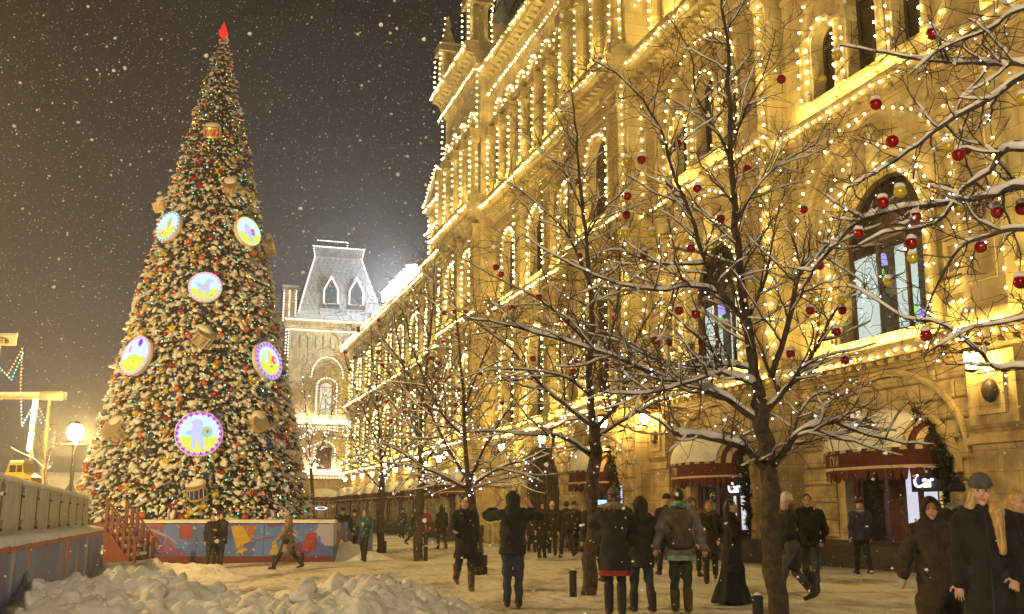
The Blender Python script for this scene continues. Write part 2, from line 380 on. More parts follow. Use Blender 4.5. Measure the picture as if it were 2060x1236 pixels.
def window(parent, c, w, zb, zs, rise, t, cols=2, near=False, glass=None):
    """frame part with its panes below it; t is the plane of the frame"""
    glass = glass or M['glass']; fw = 0.09 if w > 1.6 else 0.06
    pts = arch_pts(c, w, zs, rise, 10) if rise != 0 else [(c - w / 2, zs), (c + w / 2, zs)]
    inn = [(c + (p[0] - c) * (1 - 2 * fw / w), zs + (p[1] - zs) * (1 - 2 * fw / w) if rise != 0 else zs - fw) for p in pts]
    lo = [(c - w / 2, zb)] + pts + [(c + w / 2, zb)]; li = [(c - w / 2 + fw, zb + fw)] + inn + [(c + w / 2 - fw, zb + fw)]
    mb = MB(); n = len(lo)
    for i in range(n):
        j = (i + 1) % n
        mb.add([(lo[i][0], t, lo[i][1]), (lo[j][0], t, lo[j][1]), (li[j][0], t, li[j][1]), (li[i][0], t, li[i][1])], [(0, 1, 2, 3)])
        mb.add([(li[i][0], t, li[i][1]), (li[j][0], t, li[j][1]), (li[j][0], t - .1, li[j][1]), (li[i][0], t - .1, li[i][1])], [(0, 1, 2, 3)])
    xs = [c - w / 2 + fw + (w - 2 * fw) * k / cols for k in range(cols + 1)]
    for x in xs[1:-1]: mb.box(x - fw * .45, x + fw * .45, t - .08, t + .015, zb + fw, zs - fw * .5)
    if rise != 0: mb.box(c - w / 2 + fw, c + w / 2 - fw, t - .08, t + .02, zs - fw * .5, zs + fw * .5)
    f = mb.build('window', M['frame'], parent)
    def pane(poly):
        pm = MB(); pm.add([(p[0], t - .05, p[1]) for p in poly], [tuple(range(len(poly)))]); return pm.build('pane', glass, f)
    if near or w > 1.4:
        for a, b in zip(xs[:-1], xs[1:]): pane([(a, zb + fw), (b, zb + fw), (b, zs), (a, zs)])
        if rise != 0: pane(inn)
    else:
        pane([(xs[0], zb + fw), (xs[-1], zb + fw), (xs[-1], zs)] + (list(reversed(inn)) if rise != 0 else []) + [(xs[0], zs)])
    return f
def arch_lights(key, c, w, zb, zs, t, grow=0.2, rise=None, step=0.34, legs=True):
    a = arch_pts(c, w, zs, rise, 16, grow); P = [(p[0], t, p[1]) for p in a]
    if legs: P = [(P[0][0], t, zb)] + P + [(P[-1][0], t, zb)]
    add_bulbs(key, lerp_pts(P, step))
def rustic(parent, s0, s1, z0, z1, t, hole=None, h=0.46):
    """courses of stone blocks, each its own piece; hole: (centre, width, z spring, rise) keeps an arch free"""
    z = z0; k = 0
    while z < z1 - .2:
        zt = min(z1, z + h); spans = [(s0, s1)]
        if hole:
            c, w, zs, rise = hole; zz = (z + zt) / 2
            if zz < zs: hw = w / 2
            elif zz < zs + rise: hw = w / 2 * math.sqrt(max(0, 1 - ((zz - .12 - zs) / rise) ** 2))
            else: hw = 0
            if hw > 0.05: spans = [(s0, c - hw - .3), (c + hw + .3, s1)]
        for a, b in spans:
            L = b - a
            if L < .25: continue
            n = max(1, round(L / 1.25)); off = .5 if k % 2 and n > 1 else 0
            xs = [a] + [a + (i + off) * L / n for i in range(0 if off else 1, n)] + [b]
            for x0, x1 in zip(xs[:-1], xs[1:]):
                if x1 - x0 < .12: continue
                j = rnd.uniform(-.012, .012)
                m = MB(); m.bbox(x0 + .015, x1 - .015, t - .05, t + .10 + j, z + .015, zt - .015, .045); m.build('stone_block', M['stone2'], parent)
        z = zt; k += 1
M['valance'] = M['darkred']
def awning(parent, c, w, t, zb, detail=True, h=1.25, proj=1.15, logo=True, dark=False):
    """half-dome canopy: striped panels above, a dark fascia with a pale trim, a scalloped valance, snow on top"""
    nu, nv = (22, 6) if detail else (12, 3); rw = w / 2
    a = bpy.data.objects.new('awning', None); link(a, parent); a.empty_display_size = .2
    def P(u, v, g=0.0):
        su = math.sin(u) ** .62; return (c - (rw + g) * math.cos(u), t + .04 + (proj + g) * su * math.sin(v), zb + .38 + (h + g) * su * math.cos(v) ** .9 if v < PI / 2 - 1e-6 else zb + .38)
    can = MB()
    for i in range(nu):
        for j in range(nv):
            u0, u1 = PI * i / nu, PI * (i + 1) / nu; v0, v1 = PI / 2 * j / nv, PI / 2 * (j + 1) / nv
            can.add([P(u0, v0), P(u1, v0), P(u1, v1), P(u0, v1)], [(0, 1, 2, 3)], i % 2)
    can.build('canopy', [M['cream'], M['darkred']], a)
    fa = MB(); tr_ = MB(); va = MB()
    for i in range(nu):
        u0, u1 = PI * i / nu, PI * (i + 1) / nu; p, q = P(u0, PI / 2), P(u1, PI / 2)
        fa.add([(p[0], p[1], zb), (q[0], q[1], zb), q, p], [(0, 1, 2, 3)])
        tr_.add([(p[0], p[1] + .015, zb - .035), (q[0], q[1] + .015, zb - .035), (q[0], q[1] + .015, zb + .03), (p[0], p[1] + .015, zb + .03)], [(0, 1, 2, 3)])
        k = 5 if detail else 2
        for s_ in range(k):
            f0, f1 = s_ / k, (s_ + 1) / k; g0, g1 = [.27 * (math.sin(PI * f) ** .45 if 0 < f < 1 else 0) for f in (f0, f1)]
            x0, y0 = p[0] + (q[0] - p[0]) * f0, p[1] + (q[1] - p[1]) * f0; x1, y1 = p[0] + (q[0] - p[0]) * f1, p[1] + (q[1] - p[1]) * f1
            va.add([(x0, y0, zb - .04), (x1, y1, zb - .04), (x1, y1, zb - .05 - g1), (x0, y0, zb - .05 - g0)], [(0, 1, 2, 3)])
    fa.build('fascia', M['darkred'], a); tr_.build('trim', M['cream'], a); va.build('valance', M['darkred'], a)
    sn = MB(); lo_u = .34 if detail else .2
    for i in range(nu):
        for j in range(nv - 1):
            u0, u1 = lo_u * 2 + (3.05 - lo_u * 2) * i / nu, lo_u * 2 + (3.05 - lo_u * 2) * (i + 1) / nu
            v0, v1 = PI / 2 * (.04 + .93 * j / (nv - 1)), PI / 2 * (.04 + .93 * (j + 1) / (nv - 1))
            g = lambda u, v: .025 + .09 * max(0, math.sin((u - .1) / (PI - .3) * PI)) * (.4 + .6 * math.sin(min(1, v / 1.3) * PI)) + .012 * math.sin(9 * u + 5 * v)
            sn.add([P(u, v, g(u, v)) for u, v in ((u0, v0), (u1, v0), (u1, v1), (u0, v1))], [(0, 1, 2, 3)])
    sn.build('snow_cover', M['snow'], a, smooth=True)
    if logo:
        me = text_mesh('ГУМ', .34, .008); me.materials.append(M['cream'])
        u = 2.0; p = P(u, PI / 2); q = P(u + .02, PI / 2)
        o = inst('logo', me, a, (p[0], p[1] + .025, zb + .07)); ang = math.atan2(q[1] - p[1], q[0] - p[0])
        o.rotation_euler = (PI / 2, 0, PI + ang); o.scale = (.62, 1, 1)
    return a
def shopfront(parent, c, w, t, zt, detail):
    """display window under an awning"""
    mb = MB(); fr_ = .12
    f = MB()
    for x0, x1 in ((c - w / 2, c - w / 2 + fr_), (c + w / 2 - fr_, c + w / 2), (c - w * .12, c - w * .12 + .1), (c + w * .2, c + w * .2 + .08)): f.box(x0, x1, t - .1, t, .72, zt)
    f.box(c - w / 2, c + w / 2, t - .12, t + .03, .6, .72); f.box(c - w / 2, c + w / 2, t - .1, t + .01, zt - .1, zt)
    fo = f.build('shop_window', M['shopred'], parent)
    for x0, x1 in ((c - w / 2 + fr_, c - w * .12), (c - w * .12 + .1, c + w * .2), (c + w * .2 + .08, c + w / 2 - fr_)):
        p = MB(); p.add([(x0, t - .05, .72), (x1, t - .05, .72), (x1, t - .05, zt - .1), (x0, t - .05, zt - .1)], [(0, 1, 2, 3)]); p.build('pane', M['clear'], fo)
    bk = MB(); bk.add([(c - w / 2, t - .9, .6), (c + w / 2, t - .9, .6), (c + w / 2, t - .9, zt), (c - w / 2, t - .9, zt)], [(0, 1, 2, 3)])
    bk.box(c - w / 2, c + w / 2, t - .9, t - .12, .5, .7); bk.build('display_backing', M['roomred'], fo)
    lw = MB(); lw.box(c - w * .25 + .6, c + w * .01 + .6, t - .55, t - .5, .72, zt - .1); lw.build('display_screen', M['screenwhite'], fo)
    ly = MB(); ly.box(c - w * .46 + .75, c - w * .27 + .75, t - .7, t - .66, .72, zt - .1); ly.build('display_panel', M['screenwarm'], fo)
    if detail:
        sh = MB()
        for z in (1.15, 1.62): sh.box(c - w * .46 + .6, c - w * .27 + .6, t - .64, t - .3, z, z + .03)
        sh.box(c - w * .30 + .6, c - w * .285 + .6, t - .62, t - .58, .72, zt - .1)
        sh.build('display_shelf', M['frame'], fo)
        it = [('redball', .07), ('gold', .1), ('black', .12), ('white', .09), ('redball', .11), ('gold', .07), ('black', .09)]
        for i, (m, r) in enumerate(it):
            g = MB(); x = c - w * .42 + i * w * .1; g.lathe([(r * .5, 0), (r * .6, r * .3), (r * .35, r * .8), (r * .5, r * 1.4), (.01, r * 1.8)], (x, t - .35 - (i % 2) * .12, .72 if i < 5 else 1.18), 8)
            g.build('display_item', M[m], fo, smooth=True)
    return fo
M['shopred'] = mat('shopfront_red', (0.11, 0.022, 0.018), 0.45, var=0.2)
M['roomred'] = mat('shop_backing', (0.10, 0.030, 0.022), 0.7, var=0.4)
M['screenwhite'] = emis('display_white', (0.86, 0.85, 1.0), 0.8, False)
M['screenwarm'] = emis('display_warm', (1.0, 0.70, 0.30), 0.62, False)
M['neon'] = emis('neon_sign', (0.66, 0.76, 1.0), 2.2, False)

Z1, Z2, Z3 = 4.85, 11.85, 17.2                          # undersides of the three main cornices
LEDLAMPS = []
def washer(s0, s1, t, z, power, tilt=0.42):
    """floodlight trough standing on a ledge and shining up the wall"""
    n = max(1, round((s1 - s0) / 5)); L = (s1 - s0) / n
    for i in range(n):
        a = s0 + i * L; mb = MB(); mb.box(a + .3, a + L - .3, t - .07, t + .07, z, z + .04); mb.box(a + .3, a + L - .3, t + .055, t + .07, z + .04, z + .09)
        f = mb.build('floodlight_trough', M['stone'], B)
        area_lamp('trough_light', f, (a + L / 2, t, z + .075), (0, -tilt, 1), L - .8, .10, power * L, YEL, 2.3)
# ---- sections: name, s0, s1, wall plane t
def section(key, s0, s1, t, bays, ground, second, third, top, near=False, pil=(), pw=1.3, ztop=None):
    """bays: centres with width; ground/second/third: function giving openings for a bay"""
    g = MB(); ops = [o for c, w in bays for o in ground(c, w)]; wall(g, s0, s1, -0.6, Z1, t, ops, .55); g.build('ground_floor_wall', M['stone2'], B)
    g = MB(); ops2 = [o for c, w in bays for o in second(c, w)]; wall(g, s0, s1, Z1, Z2, t, ops2, .5); g.build('first_floor_wall', M['stone'], B)
    g = MB(); ops3 = [o for c, w in bays for o in third(c, w)]; wall(g, s0, s1, Z2, Z3 + .1, t, ops3, .45); g.build('second_floor_wall', M['stone'], B)
    zt = ztop or Z3 + 1.2
    for s_ in (s0, s1):
        r = MB(); r.add([(s_, t, -.6), (s_, -7, -.6), (s_, -7, zt), (s_, t, zt)], [(0, 1, 2, 3)]); r.build('return_wall', M['stone'], B)
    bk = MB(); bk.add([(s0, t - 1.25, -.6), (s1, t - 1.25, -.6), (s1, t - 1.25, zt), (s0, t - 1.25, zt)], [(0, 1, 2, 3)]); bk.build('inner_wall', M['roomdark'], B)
    cornice(B, s0 - .02, s1 + .02, Z1, .5, .55, t, key + 'c1', step=.34)
    cornice(B, s0 - .02, s1 + .02, Z2, .42, .42, t, key + 'c2', step=.36)
    cornice(B, s0 - .04, s1 + .04, Z3, 1.15, .9, t, key + 'c3', step=.36)
    x = s0
    holes = [(o[0] - o[1] / 2 - .05, o[0] + o[1] / 2 + .05) for o in ops if o[2] < .4]
    for a, b in holes + [(s1, s1)]:
        if a > x + .05: pl = MB(); pl.prism_x([(t - .3, -.6), (t + .32, -.6), (t + .32, .62), (t + .12, .74), (t - .3, .74)], x, a); pl.build('granite_plinth', M['granite'], B)
        x = b
    for o in ops2: window(B, *o[:5], t - .36, cols=3 if o[1] > 2 else 2, near=near, glass=M['clear'] if near else None)
    for o in ops3: window(B, *o[:5], t - .32, cols=2 if o[1] > 1 else 1)
    for o in ops2:
        m = MB(); archivolt(m, o[0], o[1], o[3], t, .32, .16, o[4], legs=max(0, o[3] - o[2])); m.build('window_surround', M['carved'], B)
        arch_lights(key + 'w2', o[0], o[1], o[2], o[3], t + .2, .16, o[4], .32)
        m = MB(); m.box(o[0] - o[1] / 2 - .4, o[0] + o[1] / 2 + .4, t - .3, t + .26, o[2] - .28, o[2] - .04); m.build('window_sill', M['stone'], B)
    for o in ops3:
        m = MB(); archivolt(m, o[0], o[1], o[3], t, .2, .13, o[4], legs=max(0, o[3] - o[2])); m.build('window_surround', M['carved'], B)
        arch_lights(key + 'w3', o[0], o[1], o[2], o[3], t + .17, .1, o[4], .32)
        m = MB(); m.box(o[0] - o[1] / 2 - .25, o[0] + o[1] / 2 + .25, t - .3, t + .2, o[2] - .2, o[2] - .02); m.build('window_sill', M['stone'], B)
    for z_, ops_, hh_ in ((8.45, ops2, .2), (6.6, ops2, .12), (10.75, [], .16), (14.35, ops3, .16), (16.6, [], .14)):
        x = s0
        for a, b_ in [(o[0] - o[1] / 2 - .36, o[0] + o[1] / 2 + .36) for o in sorted(ops_)] + [(s1, s1)]:
            if a > x + .1: m = MB(); m.prism_x([(t - .02, z_), (t + .05, z_), (t + .11, z_ + hh_ * .6), (t + .11, z_ + hh_), (t - .02, z_ + hh_)], x, a); m.build('string_course', M['stone'], B)
            x = b_
    fz = MB(); n_ = int((s1 - s0) / .5)
    for i in range(n_):
        x = s0 + (i + .5) * (s1 - s0) / n_; fz.lathe([(.03, 0), (.17, .02), (.2, .05), (.08, .09), (.02, .1)], (0, 0, 0), 6)
        k0 = len(fz.v) - 30
        for q in range(k0, len(fz.v)): vx, vy, vz = fz.v[q]; fz.v[q] = (x + vx, t + vz, 11.45 + vy)
    fz.build('rosette_frieze', M['carved'], B, kind='stuff')
    for p in pil:
        pilaster(B, p, pw, Z1 + .55, Z2 - .02, t, .38, key + 'p', (1, -1) if near else (1,))
        pilaster(B, p, pw * .9, Z2 + .45, Z3 - .02, t, .32, key + 'p', (1,))
    return ops, ops2, ops3

g_arch = lambda w_: (lambda c, w: [(c, w_, .55, 2.35, w_ * .34)])
def big2(c, w): return [(c, 3.5, 5.85, 8.5, 1.6)]
def tri3(c, w): return [(c - 1.75, 1.05, 12.95, 14.6, .55), (c, 1.3, 12.95, 15.3, .65), (c + 1.75, 1.05, 12.95, 14.6, .55)]
def mid2(c, w): return [(c, min(2.3, w * .5), 5.9, 9.0, None)]
def one3(c, w): return [(c, min(2.0, w * .45), 12.8, 15.2, None)]
# wing on the right-hand side, the flank beside the entrance block, two towers, the entrance, and their mirror images
RB = [(12.55, 8.6), (21.35, 8.2)]
section('wr', 7.9, 25.1, 0.0, RB, g_arch(4.1), big2, tri3, None, near=True, pil=(8.6, 17.5), pw=1.25)
section('fr', 25.1, 33.2, 0.6, [(28.9, 8)], g_arch(4.1), big2, tri3, None, near=True, pil=(25.85, 32.5), pw=1.3, ztop=23)
section('tr', 33.2, 39.0, 1.5, [(36.1, 5.6)], g_arch(3.4), mid2, one3, None, pil=(33.95, 38.25), pw=1.2, ztop=28)
CB = [(41.6, 4.4), (46.0, 4.8), (50.4, 4.4)]
def portal_g(c, w): return [(c, 5.4, -.58, 2.3, 2.3)] if abs(c - 46) < .1 else []
section('ce', 39.0, 53.0, 0.6, CB, portal_g, mid2, one3, None, pil=(43.8, 48.2), pw=.9, ztop=26.6)
section('tl', 53.0, 61.2, 1.5, [(55.4, 4), (59.0, 4)], g_arch(2.5), mid2, one3, None, pil=(53.6, 57.2, 60.6), pw=.9, ztop=28)
section('fl', 61.2, 68.5, 0.6, [(64.8, 4.4)], g_arch(2.8), mid2, one3, None, pil=(61.9, 67.8), pw=1.0, ztop=23)
LB = [(68.5 + 2.47 + i * 4.94, 4.94) for i in range(8)]
section('wl', 68.5, 108.0, 0.0, LB, g_arch(2.9), mid2, tri3 if False else one3, None, pil=[68.5 + i * 4.94 for i in range(1, 8)], pw=.9)
# rusticated stone courses on the piers of the ground floor
def courses(s0, s1, t, hole=None): rustic(B, s0, s1, .78, Z1 - .1, t, hole)
for c in (12.55, 21.35): courses(c - 4.1, c + 4.1, 0.0, (c, 4.1, 2.35, 1.39))
courses(25.2, 33.1, .6, (28.9, 4.1, 2.35, 1.39)); courses(33.3, 38.9, 1.5, (36.1, 3.4, 2.35, 1.15))
courses(39.1, 52.9, .6, (46.0, 5.4, 2.3, 2.3)); courses(53.1, 57.1, 1.5, (55.4, 2.5, 2.35, .85)); courses(57.3, 61.1, 1.5, (59.0, 2.5, 2.35, .85))
# pier front boxes at the ground floor of the near wing: relief panel, console and bracket
for s_, t in ((17.5, 0.0), (25.85, .6), (8.6, 0.0), (32.5, .6)):
    m = MB(); m.box(s_ - .75, s_ + .75, t + .02, t + .36, .7, 2.9); m.box(s_ - .85, s_ + .85, t + .02, t + .46, 2.9, 3.05); m.box(s_ - .8, s_ + .8, t + .02, t + .4, 3.05, 3.12)
    m.prism_x([(t + .02, 3.12), (t + .3, 3.12), (t + .45, 3.3), (t + .45, Z1 - .02), (t + .02, Z1 - .02)], s_ - .7, s_ + .7)
    o = m.build('pier', M['stone2'], B)
    f = MB(); y = t + .45
    for (a, b, e_, h_) in ((-.42, -.32, 3.5, 4.5), (.32, .42, 3.5, 4.5), (-.32, .32, 3.5, 3.6), (-.32, .32, 4.4, 4.5)): f.box(s_ + a, s_ + b, y - .02, y + .07, e_, h_)
    f.build('panel_moulding', M['stone'], o)
    r = MB(); r.lathe([(.01, 0), (.16, .03), (.22, .09), (.12, .16), (.2, .24), (.05, .3)], (0, 0, 0), 9); q = r.build('shield_relief', M['granite'], o, smooth=True); q.scale = (1, 1.2, .4); q.location = (s_, y, 4.0); q.rotation_euler = (-PI / 2, 0, 0)
# nested relief panels on the first floor between window and pilaster
for c in (12.55, 21.35, 28.9):
    t = .6 if c > 25 else 0.0
    for sd in (-1, 1):
        x = c + sd * 2.75
        for k, (hw, y) in enumerate(((.42, .07), (.30, .12), (.17, .05))):
            m = MB(); hh = hw * 1.35
            for (a, b, e_, f_) in ((-hw, -hw + .09, -hh, hh), (hw - .09, hw, -hh, hh), (-hw + .09, hw - .09, -hh, -hh + .09), (-hw + .09, hw - .09, hh - .09, hh)): m.box(x + a, x + b, t - .02, t + y, 7.2 + e_, 7.2 + f_)
            m.build('relief_panel', M['stone'], B)
        m = MB(); m.box(x - .5, x + .5, t - .02, t + .16, 8.35, 8.5); m.build('string_course', M['stone'], B); m = MB(); m.box(x - .42, x + .42, t - .02, t + .1, 5.95, 6.2); m.build('string_course', M['stone'], B)
    # wide decorative arch with its line of bulbs and a keystone with a carved shield
    m = MB(); archivolt(m, c, 5.6, 8.6, t, .42, .26, 2.55, 26); m.build('relieving_arch', M['stone'], B)
    arch_lights('big', c, 5.6, 8.6, 8.6, t + .3, .5, 2.6, .36, False)
    m = MB(); m.prism_y([(c - .22, 9.95), (c + .22, 9.95), (c + .34, 11.2), (c - .34, 11.2)], t, t + .42); m.build('keystone', M['carved'], B)
    arch_lights('big', c, 3.5, 8.5, 8.5, t + .2, .55, 1.7, .3, False)
    # small columns beside the window and their entablature
    for sd in (-1, 1):
        column(B, c + sd * 2.12, t + .24, 5.4, 8.5, .17, 'colonnette')
        add_bulbs('big', lerp_pts([(c + sd * 2.2, t + .46, 5.6), (c + sd * 2.2, t + .46, 8.4)], .36))
    # lit room behind the clear panes
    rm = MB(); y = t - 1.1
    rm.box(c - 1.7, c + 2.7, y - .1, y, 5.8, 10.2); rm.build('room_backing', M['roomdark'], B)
    for i, (x0, x1) in enumerate(((c - .2, c + .6), (c + 1.2, c + 2.3))):
        q = MB(); q.box(x0, x1, y + .12, y + .16, 5.9, 8.35); q.build('lit_blind', M['curtain'], B)
    for col, x, z in (('neongreen', c + 1.0, 7.5), ('neongreen', c - .2, 6.3), ('neonviolet', c - .45, 6.2), ('neonviolet', c + .9, 7.9)):
        if col not in M: M[col] = emis(col, (.3, .9, .2) if col == 'neongreen' else (.45, .4, 1.0), 1.0, False)
        q = MB(); q.lathe([(.01, 0), (.13, .02), (.1, .3), (.01, .34)], (x, y + .3, z), 7); q.build('lit_ornament', M[col], B, smooth=True)
# vertical scroll consoles over third-floor windows and flat panels
for c in (12.55, 21.35, 28.9):
    t = .6 if c > 25 else 0.0
    for sd in (-1, 0, 1):
        m = MB(); m.box(c + sd * 1.75 - .5, c + sd * 1.75 + .5, t - .02, t + .1, 12.32, 12.7); m.build('relief_panel', M['carved'], B)
    for sd in (-.88, .88): column(B, c + sd, t + .18, 12.9, 14.9, .12, 'colonnette', 'big')
    for sd in (-2.55, 2.55): column(B, c + sd, t + .18, 12.9, 14.9, .12, 'colonnette', 'big')
    m = MB(); archivolt(m, c, 4.6, 14.9, t, .26, .2, 2.0, 22); m.build('relieving_arch', M['stone'], B)
    arch_lights('big', c, 4.6, 14.9, 14.9, t + .24, .3, 2.0, .36, False)
# ---- attic storey: colonnade and top entablature over the entrance block
def attic(s0, s1, t, zt, ncol, key, zig=True):
    w = MB(); wall(w, s0, s1, Z3 + 1.1, zt - 1.6, t, [(s0 + (i + .5) * (s1 - s0) / ncol, .62, 19.5, 21.2, .31) for i in range(ncol)], .3); w.build('attic_wall', M['stone'], B)
    for i in range(ncol):
        window(B, s0 + (i + .5) * (s1 - s0) / ncol, .62, 19.5, 21.2, .31, t - .2, 1)
    for i in range(ncol + 1):
        x = s0 + .25 + i * (s1 - s0 - .5) / ncol
        column(B, x, t + .32, 18.9, 22.2, .24, 'column', key)
        m = MB(); m.box(x - .32, x + .32, t - .02, t + .66, 18.36, 18.9); m.build('column_base', M['stone'], B); m = MB(); m.box(x - .34, x + .34, t - .02, t + .68, 22.2, 22.75); m.build('column_block', M['stone'], B)
    m = MB(); m.prism_x(corn_prof(t, .45, 22.75, .45), s0, s1); m.build('attic_cornice', M['stone'], B)
    if zig:
        for i in range(ncol):
            a = s0 + .25 + i * (s1 - s0 - .5) / ncol; b = a + (s1 - s0 - .5) / ncol; c = (a + b) / 2
            m = MB(); archivolt(m, c, (b - a) * .62, 23.3, t, .2, .2, .75, 12); m.build('blind_arch', M['carved'], B)
            arch_lights(key, c, (b - a) * .62, 23.25, 23.3, t + .26, .12, .75, .3, False)
    f = MB(); f.prism_x(corn_prof(t, 1.0, zt - 1.6, 1.6), s0 - .05, s1 + .05); c_ = f.build('top_entablature', M['stone'], B)
    d = MB(); n = int((s1 - s0) / .6)
    for i in range(n):
        x = s0 + (i + .5) * (s1 - s0) / n; d.prism_x([(t + .3, zt - 1.0), (t + .85, zt - .68), (t + .85, zt - .62), (t + .3, zt - .62)], x - .15, x + .15)
    d.build('bracket_row', M['carved'], c_, kind='stuff')
    sn = MB(); sn.prism_x([(t + .1, zt + .005), (t + .97, zt + .005), (t + .85, zt + .1), (t + .2, zt + .15)], s0, s1); sn.build('snow_on_ledge', M['snow'], c_)
    add_bulbs(key, lerp_pts([(s0, t + 1.06, zt - .3), (s1, t + 1.06, zt - .3)], .36)); add_bulbs(key, lerp_pts([(s0, t + .5, zt - 1.7), (s1, t + .5, zt - 1.7)], .36))
attic(39.0, 53.0, 0.6, 26.6, 7, 'ac'); attic(33.2, 39.0, 1.5, 28.0, 3, 'ar'); attic(53.0, 61.2, 1.5, 28.0, 4, 'al')
# the outlines of the entrance block's corners
for s_, t, z0, z1 in ((33.2, 1.5, 5.4, 27.5), (53.05, 1.5, 18, 27.5), (61.2, 1.5, 5.4, 27.5), (38.95, 1.5, 5.4, 27.5), (25.1, .6, 5.4, 22), (68.5, .6, 5.4, 22.4)):
    add_bulbs('edge', lerp_pts([(s_, t + .25, z0), (s_, t + .25, z1)], .38))
# lower attics of the flanks with a small gabled roof
for s0, s1 in ((25.1, 33.2), (61.2, 68.5)):
    w = MB(); wall(w, s0, s1, Z3 + 1.1, 22.0, .6, [], .3); w.build('attic_wall', M['stone'], B)
    cornice(B, s0 - .05, s1 + .05, 21.6, .8, .6, .6, 'ef'); c = (s0 + s1) / 2
    add_bulbs('ef', lerp_pts([(s0, 1.1, 20.6), (s1, 1.1, 20.6)], .36))
    m = MB(); m.prism_y([(s0 + .3, 22.42), (s1 - .3, 22.42), (c, 24.2)], -4, 1.1); m.build('gable', M['stone'], B)
    m = MB(); m.prism_y([(s0, 22.5), (c, 24.4), (s1, 22.5), (s1, 22.62), (c, 24.56), (s0, 22.62)], -4, 1.25); m.build('gable_snow', M['snow'], B)
    add_bulbs('ef', lerp_pts([(s0, 1.3, 22.55), (c, 1.3, 24.5), (s1, 1.3, 22.55)], .36))
    for x in (s0 + 1.2, c, s1 - 1.2): column(B, x, .85, 18.5, 21.5, .2, 'column', 'ef')
# roof of the two towers: drum, steep iron roof with lattice cresting, corner pinnacles
def tower_roof(s0, s1, t, zb):
    c = (s0 + s1) / 2; y1 = t - .3; y0 = t - (s1 - s0); yc = (y0 + y1) / 2
    m = MB(); m.box(s0 + .5, s1 - .5, y0, y1 - .5, zb, zb + 1.6); o = m.build('tower_drum', M['stone'], B)
    def loop(k): return [(s0 + .5 + k, y1 - .5 - k), (s1 - .5 - k, y1 - .5 - k), (s1 - .5 - k, y0 + k), (s0 + .5 + k, y0 + k)]
    r = MB(); lv = [(0, 1.6), (.5, 3.5), (1.0, 6.0), (1.5, 9.5), (1.6, 9.9)]
    V = []; F_ = []
    for k, z in lv: V += [(x, y, zb + z) for x, y in loop(k)]
    for i in range(len(lv) - 1):
        for j in range(4): F_.append((4 * i + j, 4 * i + (j + 1) % 4, 4 * i + 4 + (j + 1) % 4, 4 * i + 4 + j))
    F_.append(tuple(len(V) - 4 + j for j in range(4))); r.add(V, F_); ro = r.build('tower_roof', M['roofmetal'], B)
    lat = MB()                                           # diagonal ribs with snow caught between them, on the two faces in view
    for a in range(9):
        for b in (-1, 1):
            for face in range(2):
                u0 = a / 8; u1 = u0 + b * .35
                pts = []
                for k in range(6):
                    f = k / 5; kk = .5 + f * 1.0; z = zb + 2.2 + f * 7.0; u = min(1, max(0, u0 + (u1 - u0) * f)); lp = loop(kk - .42 if kk > .42 else 0)
                    p, q = (lp[0], lp[1]) if face == 0 else (lp[3], lp[0]); pts.append((p[0] + (q[0] - p[0]) * u + (-.12 if face else 0), p[1] + (q[1] - p[1]) * u + (.12 if not face else 0), z))
                lat.tube(pts, .06, 4)
    lat.build('roof_lattice', M['iron'], ro)
    for sx_ in (s0 + .7, s1 - .7):
        p = MB(); yy = t + .1
        p.box(sx_ - .6, sx_ + .6, yy - .6, yy + .6, zb, zb + .35)
        for a, b in ((-.42, -.42), (.42, -.42), (-.42, .42), (.42, .42)): p.lathe([(.13, 0), (.13, 2.1), (.17, 2.2)], (sx_ + a, yy + b, zb + .35), 7)
        p.box(sx_ - .3, sx_ + .3, yy - .3, yy + .3, zb + .35, zb + 2.5)
        p.box(sx_ - .75, sx_ + .75, yy - .75, yy + .75, zb + 2.55, zb + 2.95); p.lathe([(.5, 2.95), (.42, 3.6), (.16, 4.4), (.22, 4.6), (.04, 5.3)], (sx_, yy, zb), 8)
        q = p.build('pinnacle', M['stone'], B)
        s_n = MB(); s_n.box(sx_ - .74, sx_ + .74, yy - .74, yy + .74, zb + 2.955, zb + 3.08); s_n.build('snow_cap', M['snow'], q)
        for a, b in ((-.7, .7), (.7, .7), (-.7, -.7)): add_bulbs('pin', lerp_pts([(sx_ + a, yy + b, zb + .2), (sx_ + a, yy + b, zb + 3)], .34))
        add_bulbs('pin', lerp_pts([(sx_ + .2, yy + .35, zb + 3.2), (sx_ + .1, yy + .2, zb + 5.2)], .34))
    add_bulbs('pin', lerp_pts([(s0 + .5, y1 - .4, zb + 1.7), (s0 + 2.1, y1 - 2.0, zb + 9.8)], .4)); add_bulbs('pin', lerp_pts([(s1 - .5, y1 - .4, zb + 1.7), (s1 - 2.1, y1 - 2.0, zb + 9.8)], .4))
tower_roof(53.0, 61.2, 1.5, 28.0); tower_roof(33.2, 39.0, 1.5, 28.0)
# blank roof behind the entrance and pitched snowy roof of the far wing
m = MB(); m.box(39.0, 53.0, -7, .5, 24.5, 26.55); m.build('roof_slab', M['roofmetal'], B)
m = MB(); m.add([(68.5, .95, 18.4), (108, .95, 18.4), (108, -6, 22.6), (68.5, -6, 22.6), (68.5, -9, 22.6), (108, -9, 22.6)], [(0, 1, 2, 3), (3, 2, 5, 4)]); m.build('roof_slope', M['snow'], B)
add_bulbs('wlroof', lerp_pts([(68.5, .98, 18.5), (108, .98, 18.5)], .3))
m = MB(); m.add([(7.9, .95, 18.4), (25.1, .95, 18.4), (25.1, -6, 22.6), (7.9, -6, 22.6)], [(0, 1, 2, 3)]); m.build('roof_slope', M['snow'], B)
